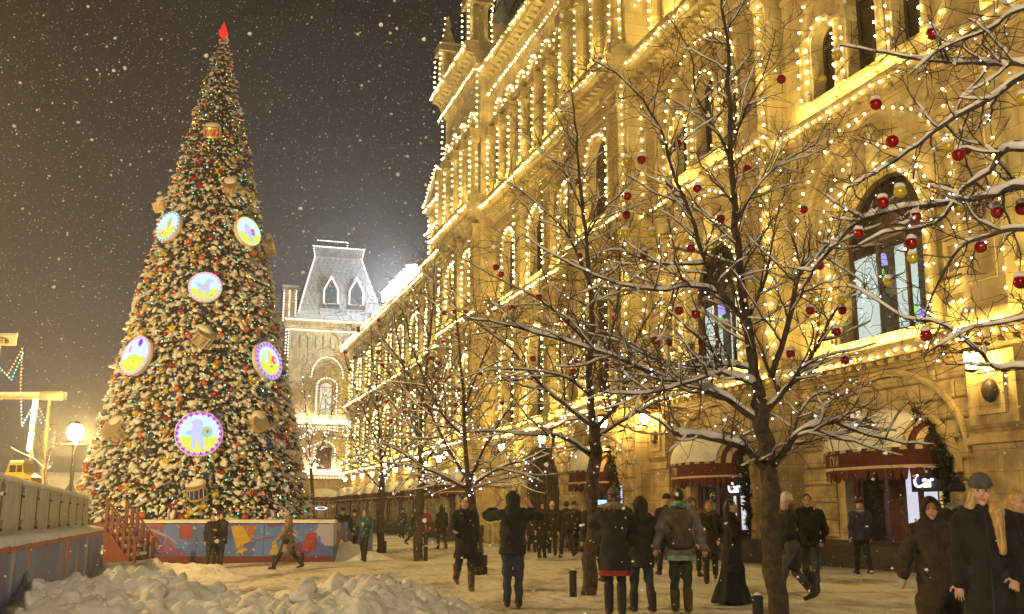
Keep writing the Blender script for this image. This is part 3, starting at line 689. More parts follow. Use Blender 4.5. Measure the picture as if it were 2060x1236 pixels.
# ---- flood lighting
PW = 25
washer(8, 25, .48, Z1 + .52, PW); washer(25.2, 33.1, 1.08, Z1 + .52, PW); washer(33.3, 38.9, 1.98, Z1 + .52, PW); washer(39.1, 52.9, 1.08, Z1 + .52, PW); washer(53.1, 61, 1.98, Z1 + .52, PW); washer(61.3, 68.4, 1.08, Z1 + .52, PW); washer(69, 107.5, .48, Z1 + .52, PW)
for a, b, t in ((8, 25, 0), (25.2, 33.1, .6), (33.3, 38.9, 1.5), (39.1, 52.9, .6), (53.1, 61, 1.5), (61.3, 68.4, .6), (69, 107.5, 0)):
    washer(a, b, t + .36, Z2 + .44, PW * .7)
for a, b, t in ((25.2, 33.1, .6), (33.3, 38.9, 1.5), (39.1, 52.9, .6), (53.1, 61, 1.5), (61.3, 68.4, .6)): washer(a, b, t + .82, Z3 + 1.17, PW * .9)
# ---- ground floor: awnings, shop windows, lanterns
for i, (c, w, t, d_) in enumerate([(12.55, 4.1, 0, True), (21.35, 4.1, 0, True), (28.9, 4.1, .6, True), (36.1, 3.4, 1.5, True), (55.4, 2.5, 1.5, False), (59.0, 2.5, 1.5, False), (64.8, 2.8, .6, False)] + [(c, 2.9, 0, False) for c, _ in LB]):
    awning(B, c, w - .3 if d_ else w + .2, t + .12, 2.5, d_, h=.98 if d_ else .9, proj=1.05, logo=d_)
    shopfront(B, c, w, t - .3, 2.95, d_)
    a = MB(); archivolt(a, c, w + .1, 2.35, t + .1, .34, .16, w * .34 + .05, 20); a.build('door_arch', M['stone'], B)
    if d_:
        m = MB(); archivolt(m, c, w + 1.1, 2.75, t + .1, .16, .1, w * .34 + .62, 22); m.build('relieving_arch', M['stone'], B)
for c, t in ((21.35, 0), (28.9, .6), (12.55, 0)):
    me = text_mesh('Car', .44, .02); me.materials.append(M['neon'])
    bd = MB(); bd.box(c - 1.95, c - .95, t + .28, t + .32, 1.92, 2.42); sg = bd.build('shop_sign', M['black'], B)
    o = inst('sign_lettering', me, sg, (c - 1.4, t + .35, 2.02)); o.rotation_euler = (PI / 2, 0, PI)
def lantern(s_, t, z):
    m = MB(); m.box(s_ - .03, s_ + .03, t, t + .5, z + .34, z + .4); m.lathe([(.02, .3), (.2, .24), (.24, .2), (.24, .16)], (s_, t + .5, z), 8); m.lathe([(.13, -.22), (.16, -.2), (.05, -.26)], (s_, t + .5, z), 8)
    m.box(s_ - .012, s_ + .012, t + .488, t + .512, z - .24, z + .38); o = m.build('wall_lantern', M['iron'], B)
    g = MB(); g.lathe([(.08, -.2), (.145, -.05), (.15, .14)], (s_, t + .5, z), 10); g.build('lantern_glass', M['lampwarm'], o)
for s_, t, z in ((17.5, .4, 4.62), (8.6, .4, 4.62), (32.5, .95, 4.62), (25.85, .95, 4.62) if False else (33.95, 1.9, 4.6), (43.0, 1.0, 4.6), (49.0, 1.0, 4.6), (57.2, 1.85, 4.6), (61.9, 1.0, 4.6)) + tuple((68.5 + i * 4.94, .35, 4.55) for i in range(0, 8, 1)):
    lantern(s_, t, z)
# entrance: recessed gate of iron bars, wooden doors, stone blocks on both sides
g = MB(); 
for i in range(23): 
    x = 43.5 + i * .227; zt = 2.6 + 1.9 * math.sqrt(max(0, 1 - ((x - 46) / 2.6) ** 2)); g.tube([(x, .3, -.2), (x, .3, min(zt, 3.9))], .022, 5)
for z in (.5, 2.3, 3.2): g.box(43.4, 48.6, .27, .33, z, z + .06)
for i in range(10):
    a = 43.6 + i * .52; g.tube([(a, .3, 2.4), (a + .26, .3, 3.1), (a + .52, .3, 2.4)], .02, 5)
g.build('iron_gate', M['iron'], B)
g = MB(); g.box(43.2, 48.8, -.55, -.45, -.5, 4.6); g.build('entrance_door', mat('door_wood', (.10, .05, .02), .6, var=.4), B)
for i in range(6):
    g = MB(); x = 43.5 + i * .85; g.box(x, x + .74, -.44, -.4, .2, 3.4); g.build('door_leaf', M['frame'], B)
for x in (42.2, 49.8):
    g = MB(); g.box(x - .5, x + .5, .7, 1.8, -.4, .75); g.box(x - .58, x + .58, .62, 1.88, .75, .9); q = g.build('stone_pedestal', M['stone2'], B); g = MB(); g.box(x - .54, x + .54, .68, 1.84, .905, .99); g.build('snow_cap', M['snow'], q)
# ---- link every line of bulbs
for k, L in STRINGS.items():
    P = np.concatenate(L); P[:, 2] -= .07 * np.abs(np.sin(P[:, 0] * 2.1 + P[:, 2] * .3)); P = P[nr.random(len(P)) > .03]; far = P[:, 0] > 45
    bulbs('bulb_garland', P + nr.normal(0, .012, P.shape), np.where(far, .055, .040) * nr.uniform(.85, 1.15, len(P)), M['bulb'], B)
STRINGS.clear()

# ================================================================= corner pavilion at the far end (local x = out to the square, y = towards the camera)
P0 = DV * 108 + NV * FD
PV = empty('corner_pavilion', tuple(P0), B_ROT + PI / 2, 'distant pale corner pavilion with steep mansard roof and two pointed dormers', 'building')
w = MB(); wall(w, -4.2, 6.4, -1, 20.3, 0, [(2.35, 1.35, 11.3, 14.2, .5)], .4)
w.add([(6.4, 0, -1), (6.4, -14, -1), (6.4, -14, 20.3), (6.4, 0, 20.3)], [(0, 1, 2, 3)]); w.add([(-4.2, 0, -1), (-4.2, -14, -1), (-4.2, -14, 20.3), (-4.2, 0, 20.3)], [(0, 1, 2, 3)])
w.build('wall', M['stone'], PV)
window(PV, 2.35, 1.35, 11.3, 14.2, .5, -.25, 2, glass=PANE_LIT)
for zb, zs in ((5.6, 7.6),): 
    m = MB(); m.box(1.6, 3.1, -.05, .12, zb, zs + .3); m.build('blind_window', M['roomdark'], PV); window(PV, 2.35, 1.3, zb + .1, zs, .5, .15, 2, glass=PANE_LIT)
m = MB(); archivolt(m, 2.35, 1.5, 14.2, 0, .4, .3, .6, 16, legs=3); m.build('window_surround', M['carved'], PV)
m = MB(); m.prism_y([(.9, 15.0), (3.8, 15.0), (3.4, 16.2), (2.35, 17.2), (1.3, 16.2)], -.02, .3); m.build('window_pediment', M['carved'], PV)
arch_lights('pv', 2.35, 1.5, 11.2, 14.2, .4, .3, .6, .3); arch_lights('pv', 2.35, 2.9, 15.2, 15.2, .4, .2, 1.9, .28, False); arch_lights('pv', 2.35, 1.5, 5.6, 7.6, .4, .3, .6, .3); arch_lights('pv', 2.35, 5.0, 8.2, 8.2, .3, .2, 1.4, .3, False)
for z, p in ((4.4, .5), (9.6, .3)): cornice(PV, -4.2, 6.4, z, .5, p, 0, 'pv', step=.3)
m = MB()
for k in range(13): m.box(-4.0 + k * .8, -3.55 + k * .8, .0, .14, 18.2, 19.6)
m.build('frieze_block_row', M['carved'], PV, kind='stuff')
cornice(PV, -4.6, 7.0, 20.3, 1.0, .8, 0, 'pv', step=.28); add_bulbs('pv', lerp_pts([(-4.2, .3, 20.1), (6.7, .3, 20.1)], .28)); add_bulbs('pv', lerp_pts([(6.5, .2, 4.8), (6.5, .2, 20)], .3)); add_bulbs('pv', lerp_pts([(6.75, .1, 4.8), (6.75, .1, 20)], .34))
lv = [(-4.0, 6.2, 0.5, -12, 21.3), (-3.3, 5.5, .2, -11.5, 22.0), (-2.1, 4.6, -.9, -10, 25.5), (-1.15, 3.75, -1.9, -9, 28.6), (-1.15, 3.75, -1.9, -9, 29.0)]
m = MB(); V = []; F_ = []
for x0, x1, y1, y0, z in lv: V += [(x0, y1, z), (x1, y1, z), (x1, y0, z), (x0, y0, z)]
for i in range(4):
    for j in range(4): F_.append((4 * i + j, 4 * i + (j + 1) % 4, 4 * i + 4 + (j + 1) % 4, 4 * i + 4 + j))
m.add(V, F_ + [(16, 17, 18, 19)]); roof = m.build('mansard_roof', mat('mansard_snowy_scales', (.74, .74, .75), .75, var=.2, vscale=2.5, bump=.6, bscale=6), PV)
sh = MB()                                                # scales of the roof front, staggered rows
for r_ in range(17):
    f = r_ / 17; z = 22.1 + f * 6.3; x0 = -3.3 + f * 2.1; x1 = 5.5 - f * 1.75; y = .2 - f * 2.1; n = int((x1 - x0) / .55)
    for k in range(n):
        x = x0 + (k + (.5 if r_ % 2 else .1)) * (x1 - x0) / n
        sh.add([(x, y + .1, z), (x + .24, y + .06, z + .34), (x, y - .02, z + .5), (x - .24, y + .06, z + .34)], [(0, 1, 2, 3)])
sh.build('roof_scales', mat('snowy_scale', (.60, .59, .58), .8, var=.3), roof, kind='stuff')
for dx in (2.25, -.45):
    d_ = MB(); o5 = [(dx - .75, 23.0), (dx + .75, 23.0), (dx + .75, 24.6), (dx, 26.0), (dx - .75, 24.6)]; d_.prism_y(o5, -1.6, .35); dm = d_.build('dormer', M['roofmetal'], PV)
    g = MB(); g.add([(p[0] * .8 + dx * .2, .37, 23.2 + (p[1] - 23.2) * .86 + .1) for p in o5], [(0, 1, 2, 3, 4)]); g.build('dormer_glass', mat('dormer_glass', (.03, .05, .055), .3), dm)
    b_ = MB(); b_.box(dx - .9, dx + .9, .1, .6, 22.6, 23.0); b_.build('dormer_sill', M['iron'], dm)
    add_bulbs('pv', lerp_pts([(p[0], .45, p[1]) for p in o5 + [o5[0]]], .24))
m = MB(); m.box(-1.3, 3.9, -9.1, -1.75, 28.7, 29.6); m.prism_x([(-1.75, 29.2), (-1.5, 29.6), (-1.5, 29.75), (-1.75, 29.75)], -1.4, 4.0); m.build('roof_crown', M['roofmetal'], PV)
m = MB()
for k in range(9): m.tube([(.1 + k * .4, -3.5, 29.6), (.1 + k * .4, -3.5, 30.8)], .05, 4)
m.box(.05, 3.4, -3.55, -3.45, 30.5, 30.6); m.build('roof_cresting', M['iron'], PV)
for P in ([(-4.2, .7, 21.3), (6.9, .7, 21.3)], [(5.6, .35, 22), (4.7, -.8, 25.5), (3.85, -1.7, 28.6), (4.1, -1.4, 29.7)], [(-3.4, .35, 22), (-2.2, -.8, 25.5), (-1.25, -1.7, 28.6), (-1.5, -1.4, 29.7)], [(-1.4, -1.4, 29.7), (4.0, -1.4, 29.7)], [(.1, -3.4, 29.7), (.1, -3.4, 30.9), (3.4, -3.4, 30.9)]): add_bulbs('pv', lerp_pts(P, .28))
m = MB(); m.box(5.5, 6.9, -4, -2.6, 21.3, 25.0); m.box(5.3, 7.1, -4.2, -2.4, 24.8, 25.2); ch = m.build('chimney', M['stone'], PV); m = MB(); m.box(5.3, 7.1, -4.2, -2.4, 25.205, 25.4); m.build('snow_cap', M['snow'], ch)
for x in (5.6, 6.9, 6.3): add_bulbs('pv', lerp_pts([(x, -2.45, 21.5), (x, -2.45, 24.8)], .3))
for z_, pw_ in ((4.95, 430), (10.15, 480)):
    m = MB(); m.box(-3.8, 6.0, .28, .4, z_, z_ + .05); f = m.build('floodlight_trough', M['stone'], PV); area_lamp('trough_light', f, (1.1, .34, z_ + .07), (0, -.35, 1), 9, .1, pw_, (1.0, .82, .55), 2.3)  # troughs and their lights added to make the pavilion wall brighter
awning(PV, 2.3, 3.6, .1, 2.4, False, .9, .9, False); shopfront(PV, 2.3, 3.0, .12, 2.5, False)
me = text_mesh('O', .9, .02); me.materials.append(M['neon']); o = inst('sign_ring', me, PV, (2.6, 1.1, 1.55), PI); o.rotation_euler = (PI / 2, 0, PI); o.scale = (1.9, .5, 1)
P = np.concatenate(STRINGS.pop('pv')); bulbs('bulb_garland', P, .06, mat('x', (0, 0, 0)) if False else emis('pinkish_bulb', (1.0, .84, .66), 9.0), PV)
# ================================================================= the square: ground, shovelled snow, rink, stairs, platform
def axis(lo, hi, a, b, fine, coarse):
    """coordinates that are dense between a and b and stretch out beyond"""
    q = list(np.arange(a, b + fine, fine)); x = b; st = fine
    while x < hi: st = min(coarse, st * 1.35); x += st; q.append(x)
    x = a; st = fine
    while x > lo: st = min(coarse, st * 1.35); x -= st; q.insert(0, x)
    return np.array(q)
gx = axis(-600, 600, -9, 11, .13, 120); gy = axis(-60, 1100, 7, 34, .13, 160)
GX, GY = np.meshgrid(gx, gy, indexing='ij'); nx, ny = GX.shape
def fsum(X, Y, seed, f0, octs=4):
    r = np.random.default_rng(seed); z = np.zeros_like(X)
    for o in range(octs):
        for _ in range(5):
            a = r.uniform(0, 2 * PI); f = f0 * 1.9 ** o * r.uniform(.7, 1.3); z += np.sin((X * math.cos(a) + Y * math.sin(a)) * f + r.uniform(0, 6.28)) / 1.8 ** o
    return z / 5
base = GA * np.clip(GX, -45, 45) + GB * np.clip(GY, -20, 130)
perp = GX * NV[0] + GY * NV[1]
rough = np.clip((8.5 - perp) / 5, 0.12, 1) * np.clip((60 - GY) / 30, 0, 1) * np.clip((GY + 2) / 4, 0, 1)
GZ = base + rough * (0.03 * fsum(GX, GY, 3, .9) + .016 * np.abs(fsum(GX, GY, 5, 5.5, 3))) - .02
idx = np.arange(nx * ny).reshape(nx, ny)
Fq = np.stack([idx[:-1, :-1], idx[1:, :-1], idx[1:, 1:], idx[:-1, 1:]], -1).reshape(-1, 4)
gmat = bpy.data.materials.new('trodden_snow'); gmat.use_nodes = True; t = gmat.node_tree; b = t.nodes['Principled BSDF']; b.inputs['Roughness'].default_value = .78; b.inputs['Specular IOR Level'].default_value = .3
g_ = t.nodes.new('ShaderNodeTexCoord'); mp = t.nodes.new('ShaderNodeMapping'); mp.inputs['Scale'].default_value = (1, .45, 1); mp.inputs['Rotation'].default_value = (0, 0, -AZ * 0 + 1.2); t.links.new(g_.outputs['Object'], mp.inputs[0])
n1 = t.nodes.new('ShaderNodeTexNoise'); n1.inputs['Scale'].default_value = .55; n1.inputs['Detail'].default_value = 8; n1.inputs['Roughness'].default_value = .68; t.links.new(mp.outputs[0], n1.inputs['Vector'])
r1 = t.nodes.new('ShaderNodeValToRGB'); t.links.new(n1.outputs['Fac'], r1.inputs[0])
r1.color_ramp.elements[0].position = .33; r1.color_ramp.elements[0].color = (.13, .11, .10, 1); r1.color_ramp.elements[1].position = .50; r1.color_ramp.elements[1].color = (.62, .60, .58, 1)
e = r1.color_ramp.elements.new(.68); e.color = (.74, .73, .72, 1); t.links.new(r1.outputs[0], b.inputs['Base Color'])
n2 = t.nodes.new('ShaderNodeTexNoise'); n2.inputs['Scale'].default_value = 5; n2.inputs['Detail'].default_value = 6; t.links.new(g_.outputs['Object'], n2.inputs['Vector'])
vo = t.nodes.new('ShaderNodeTexVoronoi'); vo.feature = 'SMOOTH_F1'; vo.inputs['Scale'].default_value = 3.4; mv = t.nodes.new('ShaderNodeMapping'); mv.inputs['Scale'].default_value = (1.6, .9, 1); t.links.new(g_.outputs['Object'], mv.inputs[0]); t.links.new(mv.outputs[0], vo.inputs['Vector'])
ma = t.nodes.new('ShaderNodeMath'); ma.operation = 'ADD'; t.links.new(n2.outputs['Fac'], ma.inputs[0]); t.links.new(vo.outputs['Distance'], ma.inputs[1])
bp = t.nodes.new('ShaderNodeBump'); bp.inputs['Strength'].default_value = 1.0; bp.inputs['Distance'].default_value = .07; t.links.new(ma.outputs[0], bp.inputs['Height']); t.links.new(bp.outputs[0], b.inputs['Normal'])
gnd = np_obj('ground', np.stack([GX, GY, GZ], -1).reshape(-1, 3), Fq, gmat, smooth=True, kind='structure')
# ridge of shovelled snow in front
ux = np.linspace(-8.6, 0.3, 250); uy = np.linspace(9.6, 17.6, 200); SX, SY = np.meshgrid(ux, uy, indexing='ij')
def bumpy(X, Y, f, seed): return np.array([noise.fractal(Vector((a * f + seed, b_ * f, seed * 1.7)), .75, 2.1, 5) for a, b_ in zip(X.ravel(), Y.ravel())]).reshape(X.shape)
def cell(X, Y, f, seed): return np.array([noise.voronoi(Vector((a * f + seed, b_ * f, 3.1)))[0][0] for a, b_ in zip(X.ravel(), Y.ravel())]).reshape(X.shape)
bx = bumpy(SX, SY, .7, 4); bx2 = bumpy(SX, SY, 2.4, 9); cv = cell(SX, SY, 2.6, 2); cv2 = cell(SX, SY, 6.0, 5)
ridge = np.clip(1 - np.abs(SY - (13.9 + .25 * SX * .2)) / 3.3, 0, 1) ** .62
ends = np.clip((SX + 8.5) / 1.4, 0, 1) * np.clip((-.0 - SX) / 1.7, 0, 1) ** .8
prof = .66 + .07 * np.sin(SX * 1.1 + 2.0) + .06 * np.sin(SX * 2.3)
hgt = ridge * ends * (prof + .13 * bx + .20 * (.5 - cv) + .15 * (.5 - cv2) + .09 * bx2)
SZ = GA * SX + GB * SY - .06 + np.maximum(hgt, 0) * 1.08
i2 = np.arange(SX.size).reshape(SX.shape); F2 = np.stack([i2[:-1, :-1], i2[1:, :-1], i2[1:, 1:], i2[:-1, 1:]], -1).reshape(-1, 4)
o = np_obj('snow_heap', np.stack([SX + .05 * bx2, SY + .05 * bx, SZ], -1).reshape(-1, 3), F2, M['snowdirty'], smooth=True)
LV, LF = ico(1); lp_ = []
while len(lp_) < 700:
    i_, j_ = nr.integers(3, 247), nr.integers(3, 197)
    if hgt[i_, j_] > .12: lp_.append((SX[i_, j_], SY[i_, j_], SZ[i_, j_]))
lt = LV * (1 + .35 * np.array([noise.noise(Vector(v) * 1.9) for v in LV]))[:, None]; ang = nr.uniform(0, 6.28, 700); RzL = np.stack([np.stack([np.cos(ang), -np.sin(ang), 0 * ang], -1), np.stack([np.sin(ang), np.cos(ang), 0 * ang], -1), np.stack([0 * ang, 0 * ang, 1 + 0 * ang], -1)], 1)
V_, F_ = scatter_np(lt, LF, np.array(lp_), np.clip(nr.gamma(1.8, .022, (700, 1)), .015, .13) * nr.uniform(.6, 1.3, (700, 3)) * np.array([1, 1, .7]), RzL); np_obj('snow_lumps', V_, F_, M['snowdirty'], o, smooth=True, kind='stuff')
tag(o, 'long lumpy ridge of shovelled snow across the front of the square', 'snow heap')
def mound(cx, cy, rx, ry, h, seed, label):
    th = np.linspace(0, 2 * PI, 49); rr = np.linspace(0, 1, 22); TH, RR = np.meshgrid(th, rr, indexing='ij')
    X = cx + rx * RR * np.cos(TH); Y = cy + ry * RR * np.sin(TH)
    Z = GA * X + GB * Y - .05 + np.clip(1 - RR ** 2, 0, 1) * h * (1 + .5 * bumpy(X, Y, 1.1, seed) + .35 * (.5 - cell(X, Y, 1.8, seed)))
    i3 = np.arange(X.size).reshape(X.shape); F3 = np.stack([i3[:-1, :-1], i3[1:, :-1], i3[1:, 1:], i3[:-1, 1:]], -1).reshape(-1, 4)
    return tag(np_obj('snow_heap', np.stack([X, Y, Z], -1).reshape(-1, 3), F3, M['snowdirty'], smooth=True), label, 'snow heap')
p = on_ground(620, 1128); mound(p[0] + .3, p[1] + .6, 2.6, 1.0, .62, 3, 'low snow heap against the painted tree platform, behind the walking person')
p = on_ground(300, 1165); mound(p[0], p[1], 2.6, 1.6, .42, 6, 'small snow heap at the foot of the red stairs')

# ---- ice rink barrier, parallel to the arcade
def along(s_, off=0.0): q = DV * s_ + NV * (-1.85 + off); return q
RK = empty('rink_barrier', (0, 0, 0), B_ROT, 'ice rink barrier with grey screens above painted colourful boards', 'barrier'); RK.location = tuple(NV * -1.85)
# local x along, local y = -NV (to the rink); so the side facing us is -y
M['greyscreen'] = mat('grey_screen', (.40, .42, .45), .5, var=.25, vscale=3)
M['greypost'] = mat('grey_post', (.22, .21, .20), .5)
def paint_mat(name, seed, sc_, stretch):
    m = bpy.data.materials.new(name); m.use_nodes = True; t = m.node_tree; b = t.nodes['Principled BSDF']; b.inputs['Roughness'].default_value = .5
    g = t.nodes.new('ShaderNodeTexCoord'); mp = t.nodes.new('ShaderNodeMapping'); mp.inputs['Scale'].default_value = stretch; mp.inputs['Location'].default_value = (seed, seed * .3, 0)
    v = t.nodes.new('ShaderNodeTexVoronoi'); v.inputs['Scale'].default_value = sc_; v.inputs['Randomness'].default_value = 1
    n = t.nodes.new('ShaderNodeTexNoise'); n.inputs['Scale'].default_value = 1.4; n.inputs['Detail'].default_value = 2
    mx = t.nodes.new('ShaderNodeMix'); mx.data_type = 'VECTOR'; mx.inputs[0].default_value = .45
    t.links.new(g.outputs['Object'], mp.inputs[0]); t.links.new(mp.outputs[0], n.inputs['Vector']); t.links.new(mp.outputs[0], mx.inputs[4]); t.links.new(n.outputs['Color'], mx.inputs[5]); t.links.new(mx.outputs[1], v.inputs['Vector'])
    s3 = t.nodes.new('ShaderNodeSeparateColor'); t.links.new(v.outputs['Color'], s3.inputs[0]); r = t.nodes.new('ShaderNodeValToRGB'); r.color_ramp.interpolation = 'CONSTANT'; t.links.new(s3.outputs[0], r.inputs[0])
    cols = [(0, (0.062, 0.114, 0.437)), (0.34, (0.286, 0.05, 0.036)), (0.4, (0.135, 0.052, 0.229)), (0.5, (0.083, 0.187, 0.624)), (0.72, (0.468, 0.343, 0.029)), (0.76, (0.3, 0.064, 0.1)), (0.82, (0.354, 0.354, 0.603)), (0.88, (0.468, 0.157, 0.029)), (0.91, (0.052, 0.073, 0.229)), (0.95, (0.104, 0.208, 0.645))]
    r.color_ramp.elements[0].color = (*cols[0][1], 1); r.color_ramp.elements[1].position = cols[1][0]; r.color_ramp.elements[1].color = (*cols[1][1], 1)
    for p_, c_ in cols[2:]: e_ = r.color_ramp.elements.new(p_); e_.color = (*c_, 1)
    t.links.new(r.outputs[0], b.inputs['Base Color']); return m
M['paintA'] = paint_mat('painted_board', 3.1, 2.6, (1.2, 1, .34)); M['paintB'] = paint_mat('painted_platform', 8.3, 2.2, (1, 1, 1.15))
for i in range(16):
    a = .2 + i * 1.9; b_ = a + 1.88; gz_ = gz(*(DV * a + NV * -1.85)[:2])
    m = MB(); m.box(a, b_, -.03, .03, gz_ - .3, gz_ + 1.18); m.build('painted_board', M['paintA'], RK)
    m = MB(); m.box(a, b_, .36, .40, gz_ + 1.2, gz_ + 2.02); sc_ = m.build('screen_panel', M['greyscreen'], RK)
    m = MB(); m.box(a - .022, a + .004, .345, .36, gz_ + 1.15, gz_ + 2.0)
    for z in (1.35, 1.82): m.box(a - .04, a + .03, .31, .36, gz_ + z, gz_ + z + .04)
    q = m.build('screen_post', M['greypost'], RK)
    for z in (1.40, 1.87):
        m = MB(); m.prism_y([(a - .05, gz_ + z), (a + .04, gz_ + z), (a + .02, gz_ + z + .08), (a - .02, gz_ + z + .1)], .31, .355); m.build('snow_cap', M['snow'], q)
    m = MB(); m.box(a, b_, -.06, .36, gz_ + 1.12, gz_ + 1.19); m.build('rink_ledge', mat('ledge_red', (.30, .05, .03), .6) if 'ledge' not in M else M['ledge'], RK)
    n_ = 8; V = []; F_ = []
    for k in range(n_ + 1):
        x = a - .01 + (b_ - a + .02) * k / n_; h = .10 + .05 * noise.noise(Vector((x * 1.3, 0, 0))); e_ = .05 * noise.noise(Vector((x * 2.1, 5, 0)))
        V += [(x, -.07 + e_, gz_ + 1.19), (x, -.05 + e_, gz_ + 1.19 + h * .7), (x, .16, gz_ + 1.19 + h), (x, .35, gz_ + 1.19 + h * 1.25)]
    for k in range(n_):
        for j in range(3): F_.append((4 * k + j, 4 * k + 4 + j, 4 * k + 5 + j, 4 * k + 1 + j))
    m = MB(); m.add(V, F_); m.build('snow_on_ledge', M['snow'], RK, smooth=True)
    m = MB(); m.prism_x([(.34, gz_ + 2.02), (.42, gz_ + 2.02), (.42, gz_ + 2.07), (.38, gz_ + 2.11), (.34, gz_ + 2.07)], a, b_); m.build('snow_on_rail', M['snow'], RK)
M['ledge'] = M['darkred']
# ---- red wooden stairs at the end of the barrier
M['redwood'] = mat('red_painted_wood', (.13, .018, .012), .6, var=.3, vscale=5)
p0 = on_ground(205, 1150); p1 = on_ground(345, 1137)
ST = empty('wooden_stairs', (p0[0], p0[1], p0[2]), 0, 'red painted wooden stairs with handrails beside the rink barrier', 'stairs')
L = p1[0] - p0[0]; zt = 1.25
for k in range(5):
    x = L * (.18 + k * .17); z = zt * (1 - (k + .6) / 5.4); m = MB(); m.box(x - .01, x + L * .17, .05, 1.5, z - .06, z); st_ = m.build('step', M['redwood'], ST)
    m = MB(); m.box(x + .01, x + L * .16, .08, 1.45, z + .003, z + .09); m.build('snow_on_step', M['snow'], st_)
    m = MB(); m.box(x - .012, x + .012, .05, 1.5, z - .3, z - .06); m.build('riser', M['redwood'], ST)
m = MB(); m.prism_y([(0, -.2), (L, -.2), (L, .12), (L * .2, zt * .86), (0, zt * .9)], -.03, .03); m.build('stringer', M['redwood'], ST)
for yy in (0.0, 1.55):
    for k in range(6):
        x = L * k / 5.05; z = zt * (1 - k / 5.6); m = MB(); m.box(x - .045, x + .045, yy - .045 + .07, yy + .045 + .07, z - .5, z + .78); m.build('post', M['redwood'], ST)
    for dz in (.78, .42): m = MB(); m.prism_y([(-.05, zt + dz), (L * 1.18, .02 + dz * .9), (L * 1.18, .08 + dz * .9), (-.05, zt + dz + .07)], yy + .03, yy + .11); m.build('handrail', M['redwood'], ST)
m = MB(); m.box(-1.6, .2, .1, 2.2, zt - .1, zt - .02); m.build('landing', M['redwood'], ST)
# ---- painted platform under the big tree
pl0, pl1 = at(262, 1050, 35.1), at(668, 1048, 35.1)
PF = empty('tree_platform', (pl0[0], 35.1, 0), 0, 'low platform with boards painted in bright abstract shapes under the giant tree', 'platform')
WX = pl1[0] - pl0[0]; n = 6
for k in range(n):
    a, b_ = WX * k / n, WX * (k + 1) / n; m = MB(); m.box(a + .006, b_ - .006, 0, .06, .02 - .3, 1.08); m.build('painted_board', M['paintB'], PF)
m = MB(); m.box(0, WX, -.02, 0, -.4, .0); m.build('base_board', M['redwood'], PF)
m = MB(); m.box(WX, WX + .06, 0.0, 10, -.4, 1.08); m.build('side_board', M['paintB'], PF)
m = MB(); m.box(-6, WX + .05, .06, 10, .9, 1.08); m.build('deck', M['redwood'], PF)
m = MB(); m.prism_x([(-.08, 1.085), (-.06, 1.17), (.2, 1.2), (.6, 1.15), (.6, 1.085)], -.05, WX + .1); m.build('snow_on_edge', M['snow'], PF)

# painted figures on the boards: star, tilted panels, ribbons, triangles
PC = {k: mat('mural_' + k, v, .5, var=.2, vscale=5) for k, v in dict(yellow=(.50, .36, .03), orange=(.42, .12, .02), plum=(.22, .06, .24), navy=(.04, .06, .28), blue=(.07, .15, .5), red=(.32, .04, .04), lilac=(.30, .26, .46), green=(.30, .45, .10)).items()}
def mural(name, pts, col, lift):
    m = MB(); m.add([(x, -lift, z) for x, z in pts], [tuple(range(len(pts)))]); m.build(name, PC[col], PF)
def st5(cx, cz, r, a0=0.0): return [(cx + (r if k % 2 == 0 else r * .42) * math.sin(PI * k / 5 + a0), cz + (r if k % 2 == 0 else r * .42) * math.cos(PI * k / 5 + a0)) for k in range(10)]
def band(x0, z0, x1, z1, w, bow=.1, n=8):
    P_ = [(x0 + (x1 - x0) * k / n, z0 + (z1 - z0) * k / n + bow * math.sin(PI * k / n)) for k in range(n + 1)]; return [(x, z + w) for x, z in P_] + [(x, z - w) for x, z in reversed(P_)]
f_ = WX / 6.2
for i_, (nm, pts, col) in enumerate([('painted_ribbon', band(.1, .95, 1.6, .45, .05, .12), 'lilac'), ('painted_panel', [(.5 * f_, .25), (.72 * f_, .28), (.80 * f_, .72), (.60 * f_, .78)], 'orange'), ('painted_triangle', [(1.0 * f_, .1), (1.5 * f_, .12), (1.2 * f_, .62)], 'plum'), ('painted_panel', [(1.55 * f_, .55), (1.95 * f_, .6), (1.9 * f_, 1.02), (1.5 * f_, 1.0)], 'red'), ('painted_panel', [(3.3 * f_, .3), (3.75 * f_, .5), (3.45 * f_, 1.0), (3.1 * f_, .98)], 'yellow'), ('painted_panel', [(3.76 * f_, .52), (3.9 * f_, .98), (3.5 * f_, 1.0)], 'orange'), ('painted_star', st5(3.45 * f_, .22, .24, .3), 'yellow'), ('painted_triangle', [(2.6 * f_, .1), (3.0 * f_, .95), (2.9 * f_, .1)], 'navy'), ('painted_ribbon', band(3.2 * f_, .12, 4.4 * f_, .62, .03, .1), 'plum'), ('painted_triangle', [(4.3 * f_, .05), (4.5 * f_, .6), (4.62 * f_, .05)], 'yellow'), ('painted_star', st5(5.1 * f_, .72, .2), 'lilac'), ('painted_panel', [(5.3 * f_, .15), (5.7 * f_, .2), (5.75 * f_, .75), (5.45 * f_, .8)], 'red'), ('painted_panel', [(4.75 * f_, .2), (5.05 * f_, .25), (4.95 * f_, .5), (4.7 * f_, .48)], 'orange'), ('painted_panel', [(2.1 * f_, .15), (2.5 * f_, .2), (2.45 * f_, .5), (2.15 * f_, .55)], 'blue')]):
    mural(nm, pts, col, .004 + .0015 * i_)
